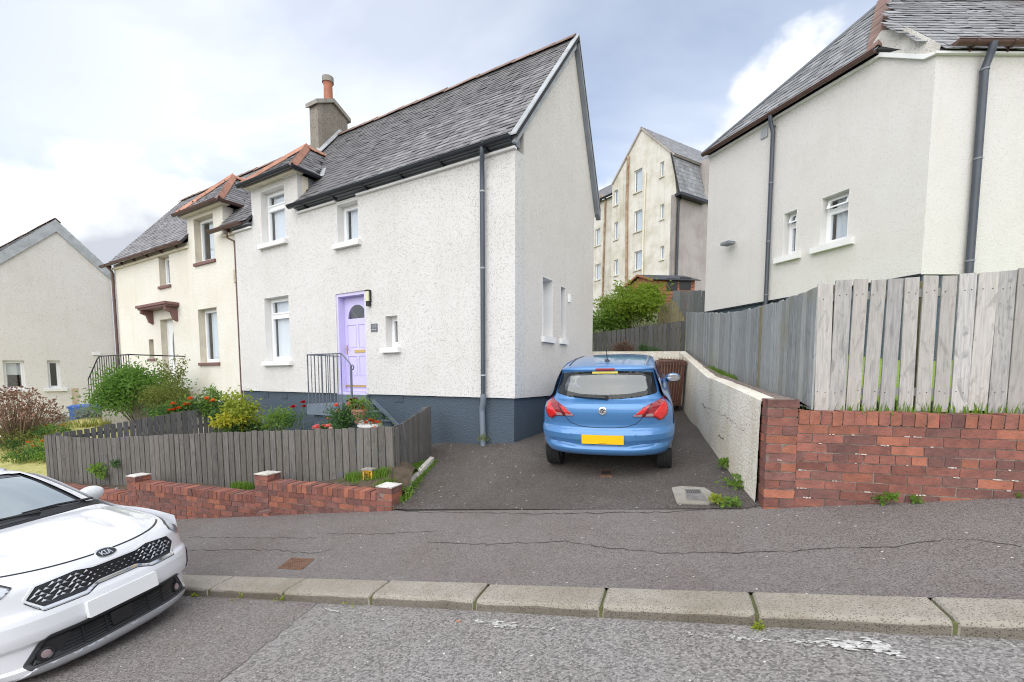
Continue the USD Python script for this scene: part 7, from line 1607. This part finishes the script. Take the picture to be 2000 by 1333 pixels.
part(t, 'stem', m, 'stem_green'); part(t, 'foliage', leaf_quads(np.array(P_), np.array(D_), rr.normal(size=(len(P_), 3)) + [0, 0, .8], .075, rr), 'olive_leaf', kind='stuff')
# dry hydrangea
b = garden_pt(38, 868); c = b + Z * .62
t = thing('dry_shrub', 'brown dry twiggy shrub with faded flower heads before the buff gable', 'shrub', b); rr = np.random.default_rng(12); m = MB(); P_, D_ = [], []
sc_ = np.linalg.norm(b - EYE) / 889
for k in range(230):
    a = rr.uniform(0, 2 * np.pi); sp_ = rr.random() ** .6; e = b + v3(math.cos(a) * sp_ * 46 * sc_, math.sin(a) * sp_ * 46 * sc_, (74 - 30 * sp_ ** 2) * sc_ * rr.uniform(.55, 1.05)); s0_ = b + v3(math.cos(a), math.sin(a), 0) * sp_ * 18 * sc_
    m.tube([s0_, (s0_ * .5 + e * .5) + v3(0, 0, .06), e], [.011, .008, .005], 4)
    for _ in range(5): P_.append(e + rr.normal(0, .05, 3)); D_.append(rr.normal(size=3))
part(t, 'stem', m, 'dry_stem'); part(t, 'dry_flower', leaf_quads(np.array(P_), np.array(D_), rr.normal(size=(len(P_), 3)), .085, rr, .7), 'dry_twig', kind='stuff'); part(t, 'foliage', foliage(b + Z * .25, (.9, .7, .28), 2200, .07, 13, 30), 'olive_leaf', kind='stuff')
c = garden_pt(131, 828) + Z * .42; bush('small_bush', 'small round green bush left of the blue bin', 'bush', c - Z * .42, c, (.38, .35, .42), 1700, .07, 'olive_leaf', 14, clumps=22)
c = garden_pt(176, 828) + Z * .25; bush('silver_plant', 'silvery grey-leaved plant in front of the blue bin', 'plant', c - Z * .25, c, (.55, .35, .24), 1500, .07, 'grey_leaf', 15, clumps=22)
# front garden
c = gp(471, 812, 9.6); b = gz1(c); bush('yellow_shrub', 'lime and yellow leaved shrub behind the picket fence', 'shrub', b, c, (.36, .34, .46), 1500, .085, 'lime_leaf', 21, clumps=26, stem='stem_green', droop=.8, spread=.2)
t = '/World/yellow_shrub'; part(t, 'foliage', foliage(gp(452, 826, 9.3), (.24, .2, .16), 520, .085, 22, 12, droop=.8), 'yellow_leaf', kind='stuff', label='bright yellow lower branch'); part(t, 'foliage', foliage(gp(482, 835, 9.5), (.36, .3, .16), 900, .07, 23, 14), 'rose_leaf', kind='stuff'); part(t, 'foliage', foliage(gp(462, 783, 9.6), (.30, .2, .20), 160, .085, 24, 10, droop=.8), 'lime_leaf', kind='stuff')
c = gp(437, 815, 9.9); bush('leafy_plant', 'dark green leafy plant against the divider fence, left of the yellow shrub', 'plant', gz1(c), c, (.16, .2, .36), 420, .085, 'rose_leaf', 25, clumps=14, stem='stem_green')
c = gp(541, 822, 9.2); bush('leafy_plant', 'pale green leafy plant between the yellow shrub and the red roses', 'plant', gz1(c), c, (.28, .25, .22), 900, .065, 'weed_leaf', 26, clumps=20, stem='stem_green')
def rose(label, base, ctr, rad, n, seed, blooms, leaf='rose_leaf', size=.055, Y=9.0):
    t = thing('rose_bush', label, 'rose bush', base, 'rose bushes in the front garden'); part(t, 'foliage', foliage(ctr, rad, n, size, seed, 22, spread=.26), leaf, kind='stuff'); m = MB(); rr = np.random.default_rng(seed)
    for x, y, r_, mt in blooms:
        c = gp(x, y, Y + rr.normal(0, .08)); bb = np.asarray(base) + rr.normal(0, .08, 3) * [1, 1, 0]; m.tube([bb, (bb + c) / 2 + rr.normal(0, .05, 3), c], [.010, .007, .004], 5); bloom(t, c, r_, mt, seed + int(x))
    part(t, 'stem', m, 'stem_green'); return t
c = gp(576, 822, 9.0); rose('thin rose bush with three deep red blooms beside the landing', gz1(c), c, (.22, .2, .16), 260, 31, [(573, 796.5, .062, 'red_petal'), (592, 787, .062, 'red_petal'), (594, 795, .06, 'red_petal')])
c = gp(668, 822, 8.35); rose('rose bush with pink and coral blooms in front of the landing', gz1(c), c, (.30, .25, .26), 1300, 33, [(682, 793, .085, 'pink_petal'), (656.5, 793, .05, 'coral_petal'), (658.5, 805, .055, 'pale_petal'), (640, 818, .04, 'coral_petal'), (675, 803, .035, 'coral_petal')], Y=8.3)
c = gp(640, 845, 7.6); rose('low rose bush with pale pink blooms peeping over the picket fence', gz1(c), c, (.22, .2, .12), 500, 35, [(618, 837, .075, 'pink_petal'), (640, 834, .065, 'pink_petal'), (632, 832, .035, 'coral_petal'), (646, 838, .04, 'pale_petal')], Y=7.5)
# pots with flowers
def pot(label, c, r0, r1, h, mat, blooms, leaf, n, seed, name='flower_pot'):
    t = thing(name, label, 'flower pot', c, 'flower pots by the steps'); part(t, 'pot', MB().lathe([(0, 0), (r0, 0), (r1, h), (r1 * 1.12, h), (r1 * 1.12, h + .05), (r1 * .98, h + .05), (r1 * .9, h)], c, sides=26), mat, smooth=35); part(t, 'soil', MB().lathe([(0, h), (r1 * .95, h)], c, sides=20), 'soil')
    k = c + Z * (h + .12); part(t, 'foliage', foliage(k, (r1 * 1.6, r1 * 1.5, .16), n, .055, seed, 16), leaf, kind='stuff')
    for i, (x, y, rr_, mt) in enumerate(blooms): q = at_depth(c[1] - .05, x, y); bloom(t, q, rr_, mt, seed + i)
    return t
ps = W.p(LR - .26, ZL - .30, LG + .02); pY = gp(703, 826, 8.2)
pot('terracotta pot with red, yellow and white flowers on the steps', pY, .085, .125, .20, 'terracotta', [(686, 783, .05, 'dark_red_petal'), (694, 781, .05, 'dark_red_petal'), (680, 784, .045, 'dark_red_petal'), (690, 789, .05, 'dark_red_petal'), (698, 789, .055, 'dark_red_petal'), (693, 798, .045, 'dark_red_petal'), (703, 792, .055, 'red_petal'), (699.5, 786, .04, 'white_petal'), (708, 798, .035, 'orange_petal'), (704.5, 805, .05, 'pale_petal')], 'weed_leaf', 420, 41)
pY = gp(722, 845, 7.9); pot('shallow pale bowl of orange, coral and white flowers behind the picket fence', pY, .12, .18, .11, 'white_sill', [(724, 821, .055, 'orange_petal'), (728, 823, .055, 'orange_petal'), (716, 827, .05, 'orange_petal'), (731, 828, .055, 'coral_petal'), (736, 826, .05, 'coral_petal'), (741, 826, .05, 'coral_petal'), (705, 830, .045, 'white_petal'), (709, 829, .045, 'white_petal'), (706, 824, .04, 'white_petal'), (718, 824, .035, 'white_petal')], 'rose_leaf', 300, 43)
c = gp(738, 860, 7.3); t = thing('flower_clump', 'clump of orange-red flowers glimpsed through the picket fence', 'flowers', gz1(c)); part(t, 'foliage', foliage(c, (.25, .15, .22), 500, .06, 45, 14), 'weed_leaf', kind='stuff')
for i, (x, y) in enumerate(((731, 838), (732, 846), (747, 845), (748, 853), (738, 855))): bloom(t, gp(x, y, 7.2), .05, 'coral_petal', 46 + i)
# crocosmia and weeds beyond the divider
t = thing('flower_clump', 'orange flowers and greenery along the far side of the divider fence', 'flowers', gz1(gp(340, 800, 11.0)))
rr = np.random.default_rng(50)
for k, (x, y) in enumerate(((318, 795), (330, 800), (350, 798), (375, 793), (398, 788), (412, 783), (392, 780), (425, 790))): part(t, 'foliage', foliage(gp(x, y + 10, 10.9), (.32, .25, .24), 360, .075, 51 + k, 9), 'weed_leaf' if k % 2 else 'rose_leaf', kind='stuff')
for i, (x, y) in enumerate(((338, 790), (333, 802), (340, 801), (349, 798), (363, 791), (372, 780), (366, 790), (404, 780), (415, 784))): bloom(t, gp(x, y, 10.7), .07, 'orange_petal', 60 + i)
c = gp(418, 770, 11.0); bush('leafy_plant', 'small leafy shoot standing against the cream wall left of the yellow shrub', 'plant', gz1(c), c, (.20, .15, .16), 200, .075, 'weed_leaf', 70, clumps=8, stem='stem_green')
# orange flowers on the left slope
t = thing('flower_clump', 'orange flowers scattered over the sloping lawn at the left edge', 'flowers', garden_pt(60, 885))
for i, (x, y) in enumerate(((92, 838), (103, 843), (122, 839), (131, 836), (57, 872), (65, 873), (82, 871), (66, 880), (70, 879), (75, 883), (38, 893), (88, 868))): q = garden_pt(x, y); bloom(t, q + Z * .10, .06, 'orange_petal', 80 + i); 
for i, (x, y) in enumerate(((75, 898), (84, 905), (60, 897), (45, 900), (88, 890), (82, 880), (98, 850), (110, 846), (60, 862), (20, 880))): part(t, 'foliage', foliage(garden_pt(x, y) + Z * .10, (.30, .28, .16), 320, .06, 95 + i, 10), 'weed_leaf' if i % 3 else 'rose_leaf', kind='stuff')
# back of the drive
c = gp(1232, 608, 14.6); bb = c - Z * 1.1; bush('garden_tree', 'bright green bushy young tree behind the dark back fence', 'tree', bb, c, (.98, .9, .62), 8200, .10, 'back_bush_leaf', 110, clumps=70, spread=.20, stems=22)
t = '/World/garden_tree'; part(t, 'foliage', foliage(gp(1262, 578, 14.8), (.52, .5, .38), 2400, .095, 111, 26), 'back_bush_leaf', kind='stuff'); part(t, 'foliage', foliage(gp(1185, 630, 14.3), (.50, .4, .36), 1800, .10, 112, 20), 'weed_leaf', kind='stuff'); part(t, 'foliage', foliage(gp(1218, 575, 14.8), (.3, .3, .42), 700, .09, 113, 12), 'back_bush_leaf', kind='stuff')
c = gp(1219, 683, 12.1); t = thing('dry_shrub', 'small rust-brown shrub at the foot of the dark back fence', 'shrub', c - Z * .25); part(t, 'stem', twigs(c - Z * .25, c, (.26, .2, .24), 70, 114, .006), 'stem_brown'); part(t, 'foliage', foliage(c, (.24, .2, .20), 900, .045, 115, 16), 'rust_leaf', kind='stuff')
c = gp(1270, 685, 12.0); bush('leafy_plant', 'small green plant growing by the dark back fence above the brown bin', 'plant', c - Z * .2, c, (.26, .15, .14), 300, .07, 'rose_leaf', 116, clumps=10, stem='stem_green')
# grass
def along(pts, spread):
    pts = np.array(pts); d = np.r_[0, np.cumsum(np.linalg.norm(np.diff(pts, axis=0), axis=1))]
    def f(r, n): t = r.random(n) * d[-1]; q = np.stack([np.interp(t, d, pts[:, k]) for k in range(3)], 1); q[:, :2] += r.normal(0, spread, (n, 2)); return q
    return f
gm = MB()
def strip(px, Yf, n, h, seed, sp=.05): pts = [fence_p(x, y) - LN * .10 for x, y in px]; gm.raw(*grass(along(pts, sp), n, h, seed))
for px, n, h in (([(690, 936), (735, 938), (765, 925)], 900, .14), ([(470, 952), (500, 955)], 420, .13), ([(480, 958), (440, 962)], 300, .07), ([(200, 960), (250, 962)], 500, .10), ([(560, 950), (700, 945)], 260, .05), ([(330, 955), (470, 956)], 200, .05)): strip(px, None, n, h, 200 + n)
e1, e2 = ea + nn * .20, eb + nn * .17
for q_ in (e1, e2): q_[2] = float(garden_z(q_[None])[0])
gm.raw(*grass(along([e1, (e1 + e2) / 2 + Z * .02, e2], .06), 2200, .085, 210))
solo('grass', gm, 'grass_blade', kind='stuff')
gm = MB(); gm.raw(*grass(along([ea - nn * .02, eb - nn * .02], .025), 420, .05, 211)); gm.raw(*foliage((ea + eb) / 2 - nn * .03, (.05, .8, .05), 260, .04, 219, 22, droop=0)); 
for x, y, n in ((782, 978, 260), (790, 972, 120)): gm.raw(*grass(along([drive_pt(x, y), drive_pt(x + 6, y - 4)], .04), n, .09, 212))
B_ = sorted(LF_.sz(x, y) for x, y in [(1338, 690), (1390, 725), (1440, 748), (1500, 772), (1560, 792), (1592, 802)])
gm.raw(*grass(along([LF_.p(s, z + .0, -.04) for s, z in B_ if 1.5 < s < 5], .05), 2000, .10, 213))
gm.raw(*grass(along([RF.p(rs0 + .3, 1.27, .08), RF.p(rs0 + 3.5, 1.29, .08)], .05), 2200, .10, 214)); gm.raw(*grass(along([RF.p(rs0 + .3, 1.27, .3), RF.p(rs0 + 3.5, 1.32, .6)], .2), 5000, .09, 215))
solo('grass', gm, 'grass_blade', kind='stuff')
gm = MB()
def lawnpts(r, n):
    x, y = r.uniform(-2, 110, n), r.uniform(838, 905, n); return np.array([garden_pt(a, b_) for a, b_ in zip(x, y)])
gm.raw(*grass(lawnpts, 1500, .07, 216, w=.012)); gm.raw(*grass(lambda r, n: np.array([garden_pt(a, b_) for a, b_ in zip(r.uniform(120, 240, n), r.uniform(806, 836, n))]), 1500, .16, 217, w=.012))
solo('grass', gm, 'dry_grass_blade', kind='stuff')
# weeds
def weed(label, p, rad, n, size, leaf='weed_leaf', seed=0): 
    t = solo('weed', foliage(np.asarray(p) + Z * rad * .4, (rad, rad, rad * .6), n, size, seed, 8, droop=0, shell=.2), leaf, label, 'weed', group='weeds at the foot of walls and fences'); return t
weed('bright green weed at the foot of the right brick wall, larger of the pair', on(RN, R0, 1731, 976), .06, 60, .06, seed=301)
weed('tiny green weed at the foot of the right brick wall near the frame edge', on(RN, R0, 1985, 975), .03, 26, .04, seed=302)
weed('small green weed at the brick wall foot just right of the larger weed', on(RN, R0, 1785, 979), .035, 30, .045, seed=303)
weed('sprawling green weed beside the concrete drain patch', drive_pt(1425, 989), .09, 110, .05, seed=304)
weed('yellowish weed on the right edge of the concrete drain patch', drive_pt(1396, 984), .08, 90, .045, 'lime_leaf', seed=305)
weed('green weeds in the corner at the foot of the retaining wall', WW.p(.45, WW.sz(1447, 945)[1] - .02, .06), .13, 220, .045, seed=306)
weed('weeds along the foot of the retaining wall beside the parked car', WW.p(1.15, WW.sz(1418, 905)[1] - .0, .06), .08, 160, .045, seed=307)
weed('weeds growing over the near end of the white edging', drive_pt(778, 972), .14, 240, .06, seed=308)
weed('moss and weeds at the foot of the white house corner pipe', W.p(xs_ + .05, .52, -.06), .10, 120, .04, 'olive_leaf', seed=309)
weed('pale weed sprouting through the picket fence above the left wall pier', fence_p(205, 925) - LN * .06, .16, 110, .09, seed=310)
weed('weed leaning on the picket fence near its left end', fence_p(228, 912) - LN * .05, .12, 60, .08, 'rose_leaf', seed=311)
km = MB()
for t_, n_ in ((-2.6, 30), (-2.1, 40), (-1.6, 26), (-1.15, 20), (-.55, 16), (0.0, 26), (.8, 20), (4.0, 40), (5.9, 30)):
    q = KERB0 + KERBD * t_ - Z * (KUP - .005) - KN * .015; km.raw(*foliage(q + Z * .012, (.05, .02, .022), n_, .03, 320 + int(t_ * 10), 5, droop=0))
solo('weeds', km, 'lime_leaf', kind='stuff')
# ---------------------------------------------------------------- bins, gate, marker and litter
def wheelie(label, c, rz, mat, w=.56, d=.6, h=1.0):
    R = np.array([[math.cos(rz), math.sin(rz), 0], [-math.sin(rz), math.cos(rz), 0], [0, 0, 1.0]]); t = thing('wheelie_bin', label, 'wheelie bin', c, group='wheelie bins', matrix=R)
    a, b_ = w / 2, d / 2; part(t, 'body', MB().hexa([v3(-a * .82, -b_ * .8, .06), v3(a * .82, -b_ * .8, .06), v3(a * .82, b_ * .8, .06), v3(-a * .82, b_ * .8, .06), v3(-a, -b_, h - .1), v3(a, -b_, h - .1), v3(a, b_, h - .1), v3(-a, b_, h - .1)]), mat)
    part(t, 'rim', MB().cbox((0, 0, h - .09), (w + .05, d + .05, .05)), mat)
    g = np.array([[v3(x, y, h - .06 + .07 * (1 - (y / b_) ** 2) * .8 + .02 * (1 - (x / a) ** 2)) for x in np.linspace(-a - .03, a + .03, 9)] for y in np.linspace(-b_ - .04, b_ + .03, 9)]); m = MB().grid(g); m.cbox((0, 0, h - .055), (w + .06, d + .06, .03)); part(t, 'lid', m, mat, smooth=40)
    for s in (-.22, 0, .22): part(t, 'rib', MB().hexa([v3(s - .02, -b_ * .8 - .012, .1), v3(s + .02, -b_ * .8 - .012, .1), v3(s + .02, -b_ * .8, .1), v3(s - .02, -b_ * .8, .1), v3(s - .02, -b_ - .012, h - .14), v3(s + .02, -b_ - .012, h - .14), v3(s + .02, -b_, h - .14), v3(s - .02, -b_, h - .14)]), mat)
    part(t, 'handle', MB().tube([v3(-a * .8, b_ + .07, h - .08), v3(a * .8, b_ + .07, h - .08)], .016, 8), mat)
    for s in (-1, 1): part(t, 'wheel', MB().lathe([(0, -.025), (.1, -.025), (.1, .025), (0, .025)], (s * a * .8, b_ * .8, .1), (1, 0, 0), 18), 'tyre_rubber')
    return t
def fit_bin(xl, xr, ytop, Y, h=1.0, w=.58): p = at_depth(Y, (xl + xr) / 2, ytop); return v3(p[0], p[1], p[2] - h)
wheelie('blue wheelie bin at the foot of the buff gable', fit_bin(147, 190, 790, 16.2), .35, 'blue_bin', w=.72, d=.7)
wheelie('black wheelie bin behind and right of the blue bin', fit_bin(187, 219, 785, 17.3), .35, 'dark_bin', w=.62)
bn = at_depth(9.6, 1305, 703); wheelie('dark brown wheelie bin tucked behind the blue car', v3(bn[0], bn[1], bn[2] - 1.0), -.2, 'brown_bin', w=.58)
gA, gB_ = at_depth(9.05, 1287, 700), at_depth(9.25, 1334, 700)
t = thing('iron_gate', 'rusty barred iron gate leaning in front of the brown bin', 'gate', (gA + gB_) / 2 - Z * 1.0)
top = at_depth(9.1, 1300, 701)[2]; m = MB(); m.tube([v3(gA[0], gA[1], top), v3(gB_[0], gB_[1], top - .02)], .012, 6); m.tube([v3(gA[0], gA[1], top - .9), v3(gB_[0] - .12, gB_[1], top - .9)], .012, 6); part(t, 'gate_frame', m, 'iron_rust')
for k in range(9): q = gA + (gB_ - gA) * k / 8; part(t, 'gate_bar', MB().tube([v3(q[0], q[1], top + .03), v3(q[0] - .10 * (k / 8), q[1] - .0, top - .95)], .008, 6), 'iron_rust')
# hydrant marker post: H and figures on yellow
hd = fence_p(731, 930) - LN * .16; t = thing('hydrant_marker', 'small yellow hydrant marker with a black H in front of the picket fence', 'sign', hd); HW = Wall(hd, LD, LN)
pxw = 21 / 889 * hd[1] * 1.05; zb0, zt0 = at_depth(hd[1], 731, 944)[2], at_depth(hd[1], 731, 917)[2]; hw = pxw / 2
part(t, 'post', MB().obox(HW.p(-hw * .8, zb0 - .3, .012), HW.u * hw * 1.6, HW.g * .07, Z * (zt0 - zb0 + .3)), 'concrete'); part(t, 'plate', MB().obox(HW.p(-hw, zb0 - .01, -.0), HW.u * 2 * hw, HW.g * .011, Z * (zt0 - zb0)), 'yellow_plate')
part(t, 'cap', MB().obox(HW.p(-hw * 1.12, zt0 - .012, -.02), HW.u * hw * 2.24, HW.g * .12, Z * .022), 'concrete')
H_ = zt0 - zb0; m = MB(); 
for s in (-1, 1): m.obox(HW.p(s * hw * .52 - .007, zb0 + H_ * .16, -.004), HW.u * .014, HW.g * .003, Z * H_ * .62)
m.obox(HW.p(-hw * .5, zb0 + H_ * .44, -.004), HW.u * hw, HW.g * .003, Z * .014); m.obox(HW.p(-hw * .82, zb0 + H_ * .80, -.004), HW.u * hw * 1.64, HW.g * .003, Z * .008); part(t, 'letter', m, 'sign_black')
tx = meshkit.text_mesh('100', H_ * .12, .002, bold=True); tv = np.array(tx.vertices); tv[:, 0] -= tv[:, 0].mean(); part(t, 'figures', (np.array([HW.p(-a, zb0 + H_ * .60 + b_, -.004 - c_) for a, b_, c_ in tv]), np.array(tx.faces)[:, ::-1]), 'sign_black')
# crushed drinks can on the wall head
cp_ = fence_p(228, 958) - LN * .18; cp_[2] = garden_z(cp_[None])[0] + .05; d = v3(.5, -.6, .35); d /= np.linalg.norm(d)
cp_ = at_depth(cp_[1], 228, 957); t = thing('drinks_can', 'crushed silver drinks can lying on the grass behind the low brick wall', 'can', cp_); part(t, 'can_body', MB().lathe([(0, -.06), (.026, -.06), (.033, -.05), (.033, .02), (.030, .03), (.033, .05), (.026, .062), (0, .058)], cp_, d, 20), 'can_metal', smooth=40); part(t, 'can_print', MB().lathe([(.0335, -.03), (.0335, .012)], cp_, d, 20), 'can_print', smooth=40)
# small litter in the gutter
for lab, x, y, mt in (('small orange wrapper lying in the gutter below the kerb', 1541, 1219, 'coral_petal'), ('brown cigarette end on the road near the kerb', 895, 1213, 'terracotta')):
    d = sight(x, y); q = EYE + d * 2.6
    for _ in range(6): q = EYE + d * ((float(road_z(q[None])[0]) + .006 - EYE[2]) / d[2])
    solo('litter', MB().hexa([q + KD * a + KN * b_ + Z * c_ for c_ in (-.004, .004) for a, b_ in ((-.014, -.005), (.014, -.006), (.016, .006), (-.012, .005))]), mt, lab, 'litter', 'bits of litter in the road')
